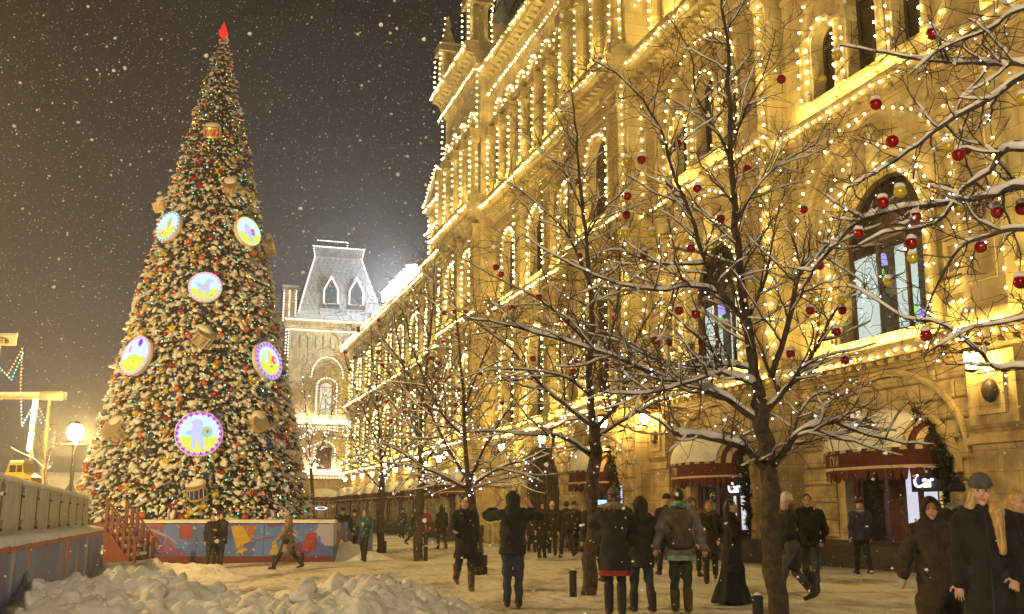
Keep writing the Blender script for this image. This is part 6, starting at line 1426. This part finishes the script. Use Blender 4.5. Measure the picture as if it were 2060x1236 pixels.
add('furpark', 1431, 1174, 1003, -.2, 'smiling woman in a dark parka with fur hood walking towards us', arms=('pocket', 'down'), coat=(.03, .024, .018), hem=.66, hemr=.22, bulk=1.12, head='hair', hair='ginger', collar='fur', face=True, fem=True, legs=WALK2, shaft=.3, h=.0135, quilt=.10)
add('mint', 1372, 1232, 983, B_ - .1, 'woman with a mint green hood, grey jacket and brown backpack seen from behind', arms=('out', 'out'), coat=(.17, .145, .125), hem=.80, hemr=.23, bulk=1.15, trou=(.035, .04, .034), shoe=(.06, .05, .02), shaft=.2, head='hair', hair='brown', hairlen=3, collar=(.20, .36, .29), skirt=(.24, .36, .30), pack=(.085, .06, .05), fem=True, legs=(.05, -.02, .0, .05), h=.0115, quilt=.14)
add('handbag', 1292, 1232, 1000, B_ + .25, 'person in a dark hooded coat carrying a beige handbag, seen from behind', arms=('bag', 'crook'), coat=(.026, .024, .022), hem=.68, hemr=.22, bulk=1.15, trou=(.03, .036, .05), head='hood', headc=(.03, .026, .023), legs=STEP, shaft=.18, h=.0115)
add('redskirt', 1238, 15600, 984, B_ - .1, 'woman in a black parka with pale fur hood and red hem, taking a picture', arms=('face', 'face'), coat=(.018, .018, .022), hem=.62, hemr=.235, bulk=1.15, trou=(.018, .018, .018), legw=.85, head='beanie', headc=(.12, .09, .06), hair='brown', hairlen=1, collar=(.26, .21, .15), skirt=(.30, .03, .02), fem=True, legs=(.06, -.04, 0, .05), shaft=.32, h=.0115, quilt=.12)
add('bytrunk', 1196, 1172, 1000, B_ + .4, 'person in a long dark coat partly hidden by the second trunk', arms=('down', 'face'), coat=(.03, .022, .016), hem=.55, hemr=.22, bulk=1.1, head='hair', hair='dark', legs=STEP, h=.014)
add('mandark', 1345, 1159, 989, B_ + .3, 'man in a black jacket and cap behind the woman with the backpack', coat=(.013, .013, .014), hem=.82, bulk=1.1, head='beanie', headc=(.012, .012, .014), legs=WALK, h=.015)
add('beige', 1396, 1160, 1000, .2, 'woman in a tan coat half hidden behind the grey jacket', coat=(.28, .20, .11), hem=.66, head='hood', headc=(.13, .09, .055), face=True, fem=True, legs=STEP, h=.015)
add('photo', 1032, 1222, 990, B_, 'man in jeans with raised arms photographing the arcade, seen from behind', arms=('photo', 'photo'), coat=(.014, .013, .014), hem=.80, bulk=1.15, trou=(.035, .045, .075), legw=1.05, head='hood', headc=(.014, .013, .013), legs=(.03, -.03, 0, 0), h=.0115)
add('brownboots', 936, 1189, 998, .25, 'woman in a black coat and brown boots walking towards us', arms=('back', 'crook'), coat=(.010, .010, .012), hem=.60, hemr=.25, bulk=1.12, trou=(.02, .02, .022), shoe=(.10, .055, .025), shaft=.22, head='hair', hair='dark', hairlen=1, face=True, fem=True, legs=(.16, -.34, .04, .42), lean=(-.05, 0), h=.0125, scarf=(.012, .012, .012))
add('gate_a', 1090, 1123, 1010, .4, 'woman in a long dark dress-like coat at the entrance gate', coat=(.02, .015, .012), hem=.30, hemr=.26, head='hood', headc=(.02, .015, .012), fem=True, h=.02)
add('gate_b', 1111, 1119, 1012, B_, 'person with a pale knitted hat among the group at the entrance gate', coat=(.025, .02, .015), hem=.6, head='whitehat', headc=(.66, .60, .42), fem=True, legs=STEP, h=.02)
add('gate_c', 1140, 1123, 1003, B_ + .3, 'tall man with a backpack at the entrance gate', coat=(.022, .018, .014), hem=.78, bulk=1.15, head='hair', hair='dark', pack=(.03, .025, .02), legs=WALK, h=.02)
add('gate_d', 1156, 1116, 1010, B_ - .3, 'man in a dark jacket at the outer side of the gate group', arms=('out', 'bag'), coat=(.02, .018, .016), hem=.8, bulk=1.1, head='beanie', headc=(.015, .015, .015), legs=STEP, h=.02)
add('gate_e', 1070, 1112, 1012, .1, 'dark figure standing behind the photographing man', coat=(.03, .02, .014), hem=.6, head='hood', headc=(.03, .02, .015), legs=STEP, h=.02)
add('lone', 888, 1105, 1017, B_ + .6, 'dark figure standing alone to the left of the woman in brown boots', coat=(.022, .017, .013), hem=.58, head='hood', headc=(.02, .016, .013), legs=STEP, h=.022)
add('farwalk', 809, 1084, 1022, B_ - .4, 'small dark figure by the lit shop windows between two far trunks', coat=(.03, .025, .03), hem=.7, head='beanie', headc=(.02, .02, .02), legs=WALK, h=.024)
add('green', 836, 1099, 1018, 1.2, 'striding man in an olive jacket behind the fourth trunk', arms=('fwd', 'back'), coat=(.05, .045, .02), hem=.8, bulk=1.15, head='beanie', headc=(.03, .03, .025), legs=WALK, h=.022)
add('redcoat', 856, 1097, 1022, -.2, 'person in a red coat next to the fourth trunk', coat=(.22, .035, .02), hem=.62, head='hair', hair='brown', fem=True, legs=STEP, h=.022)
add('trio_a', 687, 1121, 1022, .2, 'man in a bulky black jacket, leftmost of the group of three', arms=('out', 'front'), coat=(.015, .014, .014), hem=.8, bulk=1.25, trou=(.03, .026, .024), head='beanie', headc=(.014, .013, .013), face=True, legs=STEP, h=.019, quilt=.11)
add('trio_b', 711, 1118, 1024, -.1, 'woman in a grey-brown jacket, middle of the group of three', coat=(.09, .07, .05), hem=.78, head='beanie', headc=(.03, .028, .03), legs=WALK, fem=True, h=.02)
add('trio_c', 731, 1130, 1023, -.2, 'woman in a teal jacket holding a cup, rightmost of the group of three', arms=('front', 'crook'), coat=(.035, .10, .13), hem=.82, bulk=1.08, trou=(.03, .028, .03), head='hair', hair='brown', hairlen=1, face=True, scarf=(.30, .27, .25), fem=True, legs=STEP, h=.019)
add('pair_a', 423, 1143, 1034, .6, 'woman with dark hair in a black jacket before the painted platform', coat=(.014, .013, .013), hem=.75, hemr=.22, bulk=1.15, head='hair', hair='brown', hairlen=1, legs=(.05, -.05, 0, 0), fem=True, h=.019)
add('pair_b', 442, 1142, 1031, -.6, 'man in black with a dark bag before the painted platform', arms=('front', 'bag'), coat=(.013, .012, .012), hem=.74, bulk=1.2, head='hair', hair='dark', legs=(.05, -.05, 0, 0), h=.019)
add('walker', 575, 1146, 1032, -PI / 2, 'person in a beige hooded coat striding past the painted platform', arms=('fwd', 'back'), coat=(.26, .19, .11), hem=.62, hemr=.22, bulk=1.08, trou=(.02, .018, .016), shaft=.3, head='hood', headc=(.26, .19, .11), legs=(.48, -.48, .05, .25), fem=True, h=.019)
add('onstairs', 268, 1128, 1008, B_ + .3, 'dark hooded figure going up the red stairs', H=1.72, coat=(.02, .018, .012), hem=.68, bulk=1.15, head='hood', headc=(.025, .02, .012), legs=STEP, h=.02)
q = FOLK['onstairs']; q.location.y += .9; q.location.z += .55
# ---- things that people carry
def hand_of(k, i, dz=0.0):
    e = FOLK[k]; v = Vector(e['hands'][i]); return e.matrix_basis @ v + Vector((0, 0, dz))
bpy.context.view_layer.update()
def bag(k, i, w, hh, d, col, label, rz=None):
    p = hand_of(k, i, 0); o = empty('handbag', tuple(p - Vector((0, 0, .12 + hh))), FOLK[k].rotation_euler[2] + .4 if rz is None else rz, label, 'bag')
    m_ = MB(); m_.prism_y([(-w / 2, 0), (w / 2, 0), (w / 2 * .86, hh), (-w / 2 * .86, hh)], -d / 2, d / 2); bd = m_.build('body', cloth(col, .6), o); md = bd.modifiers.new('soft', 'BEVEL'); md.width = .03; md.segments = 3
    for y in (-d * .3, d * .3): m_ = MB(); m_.tube([(-w * .22, y, hh - .02), (-w * .2, y * .5, hh + .10), (0, 0, hh + .14), (w * .2, y * .5, hh + .10), (w * .22, y, hh - .02)], .010, 6); m_.build('handle', cloth((.04, .03, .02), .5), o)
    return o
bag('handbag', 1, .36, .24, .14, (.34, .26, .14), 'beige patterned handbag carried by the dark hooded person')
bag('pair_b', 1, .34, .30, .12, (.012, .012, .012), 'black shopping bag held beside the painted platform')
bag('walker', 1, .30, .24, .10, (.55, .34, .03), 'yellow bag carried by the person in beige')
bag('brownboots', 0, .34, .30, .13, (.012, .012, .012), 'black bag swinging from the woman in brown boots')
p = hand_of('redskirt', 0, .05); m_ = MB(); m_.box(-.04, .04, -.006, .006, -.075, .075); ph_ = m_.build('phone', M['black']); ph_.location = p; ph_.rotation_euler = (0.2, PI / 2, .2); tag(ph_, 'phone with a glowing blue screen raised by the woman with fur hood', 'phone')
m_ = MB(); m_.add([(-.036, -.0075, -.068), (.036, -.0075, -.068), (.036, -.0075, .068), (-.036, -.0075, .068)], [(0, 1, 2, 3)]); sc2 = m_.build('screen', emis('phone_screen', (.35, .62, 1.0), 1.6, False), ph_)
p = hand_of('photo', 0, .04); m_ = MB(); m_.box(-.065, .065, -.03, .03, -.04, .04); m_.lathe([(.035, 0), (.035, .07), (.03, .075)], (0, 0, 0), 12); cm = m_.build('camera_body', M['black']); cm.name = 'photo_camera'; cm.location = hand_of('photo', 0).lerp(hand_of('photo', 1), .5) + Vector((0, 0, .03)); cm.rotation_euler = (-PI / 2, 0, 0); tag(cm, 'black camera held up by the man in jeans', 'camera')
p = hand_of('trio_c', 0, .04); m_ = MB(); m_.lathe([(.03, 0), (.04, .11), (.042, .115), (.036, .12)], (0, 0, 0), 10); cu = m_.build('paper_cup', M['white']); cu.location = p - Vector((0, 0, .05)); tag(cu, 'white paper cup held by the woman in teal', 'cup')

for e in FOLK.values(): del e['hands']
# ================================================================= street lamps, floodlights, fair, bollards
LAMPM = emis('street_lamp_globe', (1.0, .68, .22), 2000.0)
LAMPM2 = emis('added_lamp_globe', (1.0, .62, .19), 2800.0)
def street_lamp(x, y, z, label, gm=None):
    o = empty('street_lamp', (x, y, gz(x, y)), 0, label, 'street lamp', 'sodium lamps round the rink'); h = z - gz(x, y)
    m_ = MB(); m_.lathe([(.16, -.2), (.16, .4), (.09, .5), (.07, h - .6), (.1, h - .5), (.05, h - .42)], (0, 0, 0), 10); m_.build('post', M['iron'], o)
    m_ = MB(); m_.box(-.9, .9, -.03, .03, h - .5, h - .44); m_.build('cross_arm', M['iron'], o)
    m_ = MB(); m_.lathe([(.02, h - .36), (.22, h - .26), (.32, h), (.22, h + .26), (.02, h + .34)], (0, 0, 0), 12); m_.build('globe', gm or LAMPM, o, smooth=True)
    m_ = MB(); m_.lathe([(.2, h + .3), (.14, h + .4), (.02, h + .46)], (0, 0, 0), 10); m_.build('cap', M['iron'], o)
lp = at(152, 870, 42.0); street_lamp(lp[0], 42.0, lp[2], 'glaring yellow street lamp at the left foot of the giant tree')
street_lamp(-17.0, 21.0, 8.5, 'added yellow lamp out of view beyond the left edge, lighting the giant tree', LAMPM2); street_lamp(-1.5, -7.0, 8.5, 'added yellow lamp out of view behind us, lighting the square', emis('added_near_lamp_globe', (1.0, .76, .44), 1900.0))  # two unseen lamps added to brighten the tree, snow ridge and square
# row of white floodlights on the far wing's roof
FL = empty('roof_floodlights', tuple(DV * 94 + NV * (FD + 2.2)), B_ROT, 'row of glaring bluish white floodlights on the snowy roof of the far wing', 'floodlights')
m_ = MB(); m_.box(-7, 6, -.05, .05, 20.6, 20.66); m_.box(-7, 6, -.04, .04, 22.0, 22.06)
for k in range(8): m_.box(-6.9 + k * 1.8, -6.82 + k * 1.8, -.05, .05, 19.6, 22.0)
m_.build('frame', M['iron'], FL)
for k in range(9):
    x = -6.6 + k * 1.5; hd = empty('lamp_head', (x, 0, 22.5), 0); hd.parent = FL; hd.rotation_euler = (-.25, 0, .85)
    m_ = MB(); m_.box(-.5, .5, -.25, .15, -.5, .5); m_.build('housing', M['iron'], hd)
    m_ = MB(); m_.add([(-.48, .16, -.48), (.48, .16, -.48), (.48, .16, .48), (-.48, .16, .48)], [(0, 1, 2, 3)]); m_.build('lens', M['lampwhite'], hd)
for k in range(3):
    x = 2 + k * 1.8; hd = empty('lamp_head', (x, -.6, 22.2), 0); hd.parent = FL; hd.rotation_euler = (-.1, 0, -PI / 2)
    m_ = MB(); m_.box(-.5, .5, -.25, .15, -.5, .5); m_.build('housing', M['iron'], hd)
    m_ = MB(); m_.add([(-.48, .16, -.48), (.48, .16, -.48), (.48, .16, .48), (-.48, .16, .48)], [(0, 1, 2, 3)]); m_.build('lens', M['lampwhite'], hd)
# bollards
bm = MB(); bm.lathe([(.075, -.1), (.075, .70), (.085, .70), (.085, .74), (.06, .78)], (0, 0, 0), 14); tmp = bm.build('post', M['black']); bol_me = tmp.data; bpy.data.objects.remove(tmp)
bm = MB(); bm.lathe([(.055, .782), (.05, .80), (.02, .83)], (0, 0, 0), 10); tmp = bm.build('snow_cap', M['snow']); bols = tmp.data; bpy.data.objects.remove(tmp)
for px, py, lab in ((1153, 1199, 'short black bollard beside the second trunk'), (975, 1154, 'short black bollard beside the third trunk'), (856, 1128, 'short black bollard beside the fourth trunk'), (774, 1112, 'short black bollard beside the farthest trunk'), (1527, 1274, 'short black bollard beside the nearest trunk at the bottom edge')):
    g_ = on_ground(px, py); o = empty('bollard', g_, 0, lab, 'bollard', 'short black bollards along the row of trees'); inst('post', bol_me, o, scale=(.9, .9, .58)); inst('snow_cap', bols, o, scale=(.9, .9, .58))
# fir garlands hanging beside the shop windows
tv = []; tf = []
rs = np.random.default_rng(3)
for k in range(20):
    d_ = unit(rs.normal(size=3)); sd = unit(np.cross(d_, rs.normal(size=3))); i0 = len(tv); tv += [sd * .22, -sd * .22, d_ * 1.0]; tf.append((i0, i0 + 1, i0 + 2))
tv = np.array(tv); tf = np.array(tf)
for c, t, lab in ((12.55, 0, 'dark fir garland at the awning cut by the right edge'), (21.35, 0, 'dark fir garland down the side of the nearest whole awning'), (28.9, .6, 'dark fir garland down the side of the awning behind the nearest trunk'), (36.1, 1.5, 'dark fir garland by the awning next to the entrance')):
    w2 = 2.1 if c < 30 else 1.75; o = empty('fir_garland', tuple(DV * c + NV * (FD - t)), B_ROT, lab, 'garland'); P = []
    path = [(-w2 - .12, .3, .75), (-w2 - .16, .36, 2.0), (-w2 - .1, .34, 2.6), (-w2 * .86, .3, 3.25), (-w2 * .55, .28, 3.72)]
    for q in lerp_pts(path, .06): P += [q + nr.normal(0, .07, 3) for _ in range(3)]
    P = np.array(P); a = nr.uniform(0, 6.28, len(P)); Rz = np.stack([np.stack([np.cos(a), -np.sin(a), 0 * a], -1), np.stack([np.sin(a), np.cos(a), 0 * a], -1), np.stack([0 * a, 0 * a, 1 + 0 * a], -1)], 1)
    V, Fc = scatter_np(tv, tf, P, nr.uniform(.10, .18, (len(P), 1)), Rz); np_obj('fir_sprays', V, Fc, M['needle'], o, kind='stuff')
    for k in range(12): q = P[rnd.randrange(len(P))]; inst('ball', ballme[rnd.choice(cl)], o, tuple(q + np.array([0, .1, 0])), 0, .045)
# distant winter fair behind the rink
def stall(px, py, depth, w, h, col, label, roof=(.5, .5, .52)):
    q = at(px, py, depth); o = empty('market_stall', (q[0], depth, gz(q[0], depth)), 0, label, 'stall')
    m_ = MB(); m_.box(-w / 2, w / 2, 0, 2, -.3, h); m_.build('cabin', mat('stall_wood', col, .7, var=.3), o)
    m_ = MB(); m_.box(-w * .4, w * .4, -.03, 0, 1.0, h - .3); m_.build('counter_opening', PANE_LIT, o)
    m_ = MB(); m_.prism_x([(-.5, h - .05), (2.4, h - .05), (1, h + 1.0)], -w / 2 - .2, w / 2 + .2); m_.build('roof', M['redwood'], o)
    m_ = MB(); m_.prism_x([(-.55, h + .0), (1, h + 1.08), (2.45, h), (2.4, h + .16), (1, h + 1.28), (-.5, h + .18)], -w / 2 - .22, w / 2 + .22); m_.build('snow_on_roof', M['snow'], o)
    bulbs('bulb_garland', lerp_pts([(-w / 2 - .2, -.6, h - .05), (w / 2 + .2, -.6, h - .05)], .28), .05, M['bulb'], o)
stall(25, 1000, 56, 5, 2.6, (.22, .12, .05), 'snow-roofed wooden stall behind the rink screens at the left edge'); stall(112, 1000, 60, 4.4, 2.6, (.2, .1, .06), 'snow-roofed wooden stall just left of the glaring lamp'); stall(70, 1000, 70, 6, 3.4, (.18, .1, .05), 'farther and taller snow-roofed stall between the two nearer ones')
# gantry with snow-covered beam, lit strips and coloured garlands
g0, g1 = at(-20, 800, 50), at(132, 797, 50); GN = empty('light_gantry', (g0[0], 50, gz(g0[0], 50)), 0, 'snow-covered gantry hung with lit strips and coloured bulbs at the left edge', 'gantry'); L = g1[0] - g0[0]; hz = g0[2] - gz(g0[0], 50)
m_ = MB(); m_.box(0, L, -.12, .12, hz - .1, hz + .1); m_.box(L * .60, L * .63, -.1, .1, -.3, hz - .1); m_.box(L * .78, L * .80, -.1, .1, -.3, hz - .1); m_.build('frame', M['stone'], GN)
m_ = MB(); m_.prism_x([(-.16, hz + .1), (.16, hz + .1), (.1, hz + .26), (-.1, hz + .26)], 0, L); m_.build('snow_on_beam', M['snow'], GN)
m_ = MB(); m_.tube([(L * .70, -.2, hz + .05), (L * .72, -.2, hz + .06), (L * .98, -.2, hz + .06), (L, -.2, hz + .05)], [.12, .24, .24, .14], 10); m_.build('rolled_canvas', M['cream'], GN, smooth=True)
for fx, z0, z1 in ((.585, -1.6, -.1), (.57, -2.6, -1.7)): m_ = MB(); m_.prism_y([(L * fx, hz + z0), (L * fx + .16, hz + z0), (L * fx + .26, hz + z1), (L * fx + .05, hz + z1)], -.2, -.1); m_.build('lit_strip', emis('lit_strip', (1, .80, .40), 9.0, False), GN)
for nm, col, P_ in (('a', (.2, .9, .8), [(.1, 1.6), (.3, .9), (.42, 2.2)]), ('b', (1, .45, .1), [(.1, 1.5), (.26, 1.1), (.42, 2.4), (.45, .2), (.5, -1.2)]), ('c', (.3, .6, 1), [(.46, 0), (.5, -1.4), (.62, -.3), (.75, -1.2)]), ('d', (1, .75, .3), [(.5, -1.3), (.66, -.3), (.86, -1.6)])):
    bulbs('coloured_garland', lerp_pts([(L * a_, -.3, hz + b_) for a_, b_ in P_], .16) + nr.normal(0, .05, (1, 3)), .045, emis('garland_' + nm, col, 2.5, False), GN)
# sign tower
sg0 = at(2, 700, 44); SG = empty('sign_tower', (sg0[0], 44, gz(sg0[0], 44)), 0, 'timber tower with a pale lettered sign board cut by the left edge', 'sign'); zt = at(15, 685, 44)[2] - gz(sg0[0], 44)
for x in (-.9, -.1): m_ = MB(); m_.box(x - .06, x + .06, -.06, .06, -.3, zt - .2); m_.build('post', M['cream'], SG)
for k in range(9): m_ = MB(); m_.box(-.84, -.16, -.04, .04, .6 + k * .8, .72 + k * .8); m_.build('rung', M['frame'], SG)
m_ = MB(); m_.box(-1.6, .72, -.2, -.12, zt - .26, zt + .16); bd = m_.build('sign_board', M['cream'], SG); m_ = MB(); m_.prism_x([(-.24, zt + .16), (-.08, zt + .16), (-.1, zt + .28), (-.2, zt + .28)], -1.62, .74); m_.build('snow_cap', M['snow'], bd)
me = text_mesh('ПУТЬ', .34, .01); me.materials.append(M['black']); o = inst('lettering', me, bd, (.0, -.215, zt - .17)); o.rotation_euler = (PI / 2, 0, 0)
# yellow snow machine and a tree lit by the lamp behind the rink screens
ym = at(40, 965, 33); YS = .5; YM = empty('ice_resurfacer', (ym[0], 33, gz(ym[0], 33)), 0, 'yellow ice machine showing above the rink screens', 'machine'); hz = at(40, 932, 33)[2] - gz(ym[0], 33); YM.scale = (.55, .55, 1); YEM = mat('machine_yellow', (.55, .36, .02), .45)
m_ = MB(); m_.prism_y([(-.95, .5), (.95, .5), (.95, hz - .45), (.5, hz - .3), (.42, hz), (-.35, hz), (-.5, hz - .3), (-.95, hz - .5)], -.7, .7); m_.build('hull', YEM, YM)
for x0, x1, z0, z1 in ((-.32, .05, hz - .3, hz - .08), (.1, .4, hz - .3, hz - .08), (-.85, -.55, hz - .75, hz - .5), (.6, .86, hz - .75, hz - .5)): m_ = MB(); m_.box(x0, x1, -.73, -.705, z0, z1); m_.build('opening', M['black'], YM)
for x in (-.6, .6):
    m_ = MB(); m_.tube([(x, -.72, .38), (x, -.5, .38)], .38, 14); m_.build('wheel', M['black'], YM)
m_ = MB(); m_.box(-.36, .43, -.6, .6, hz + .003, hz + .08); m_.build('snow_cap', M['snow'], YM)
q = at(92, 1000, 46)
T7 = build_tree('bare_tree', (q[0], 46.0, gz(q[0], 46)), 'small bare tree lit yellow by the lamp behind the rink', 51, [(92, 985), (92, 960), (92, 940)], (.1, .07), [([(92, 940), (85, 905), (78, 870)], .05, .012, 0), ([(92, 940), (105, 905), (112, 880)], .05, .012, .1), ([(92, 945), (70, 925), (55, 915)], .04, .012, 0)], dens=1.0, length=1.2, maxlev=3, bulbn=0)
# ---- falling snow
N = 130000; P = np.stack([nr.uniform(-34, 24, N), nr.uniform(2.2, 62, N) ** 1.0, nr.uniform(.1, 34, N)], 1)
X, Y = project(P); P = P[(X > -250) & (X < 2310) & (Y > -250) & (Y < 1400)]; pp = P @ NV; P = P[(pp < FD - 2.2) & (np.hypot(P[:, 0] - TX, P[:, 1] - TY) > tr_r(P[:, 2]) + .3)]
fm = bpy.data.materials.new('snowflake'); fm.use_nodes = True; t = fm.node_tree; t.nodes.clear(); o1 = t.nodes.new('ShaderNodeOutputMaterial'); ad = t.nodes.new('ShaderNodeMixShader'); ad.inputs[0].default_value = .5; d1 = t.nodes.new('ShaderNodeBsdfDiffuse'); d2 = t.nodes.new('ShaderNodeBsdfTranslucent')
d1.inputs[0].default_value = d2.inputs[0].default_value = (.92, .92, .95, 1); t.links.new(d1.outputs[0], ad.inputs[1]); t.links.new(d2.outputs[0], ad.inputs[2]); t.links.new(ad.outputs[0], o1.inputs[0])
sz = np.minimum(nr.gamma(3, .0026, (len(P), 1)) + .003, .0022 * P[:, 1:2]) * nr.uniform(.7, 1.4, (len(P), 3)); nf = P[:, 1] < 14
V, Fc = scatter_np(OCT_V, OCT_F, P[~nf], sz[~nf]); V2, F2_ = scatter_np(IV * (1 + .25 * np.sin(IV[:, [1, 2, 0]] * 4)), IF, P[nf], sz[nf] * .8); so = np_obj('snowfall', np.concatenate([V, V2]), np.concatenate([Fc, F2_ + len(V)]), fm, kind='stuff'); tag(so, 'snowflakes falling all over the square', 'snowfall')
# ---- snowy air
HZ = MB(); HZ.box(-1100, 1100, -400, 1700, -2.2, 42); hz_ = HZ.build('haze', [], kind='stuff'); tag(hz_, 'thin snowy air over the whole square', 'haze')
hm = bpy.data.materials.new('snowy_air'); hm.use_nodes = True; t = hm.node_tree; t.nodes.clear(); o1 = t.nodes.new('ShaderNodeOutputMaterial'); pv_ = t.nodes.new('ShaderNodeVolumePrincipled'); pv_.inputs['Color'].default_value = (.93, .93, .95, 1); pv_.inputs['Density'].default_value = .0014; pv_.inputs['Anisotropy'].default_value = .7
t.links.new(pv_.outputs[0], o1.inputs['Volume']); hz_.data.materials.append(hm)
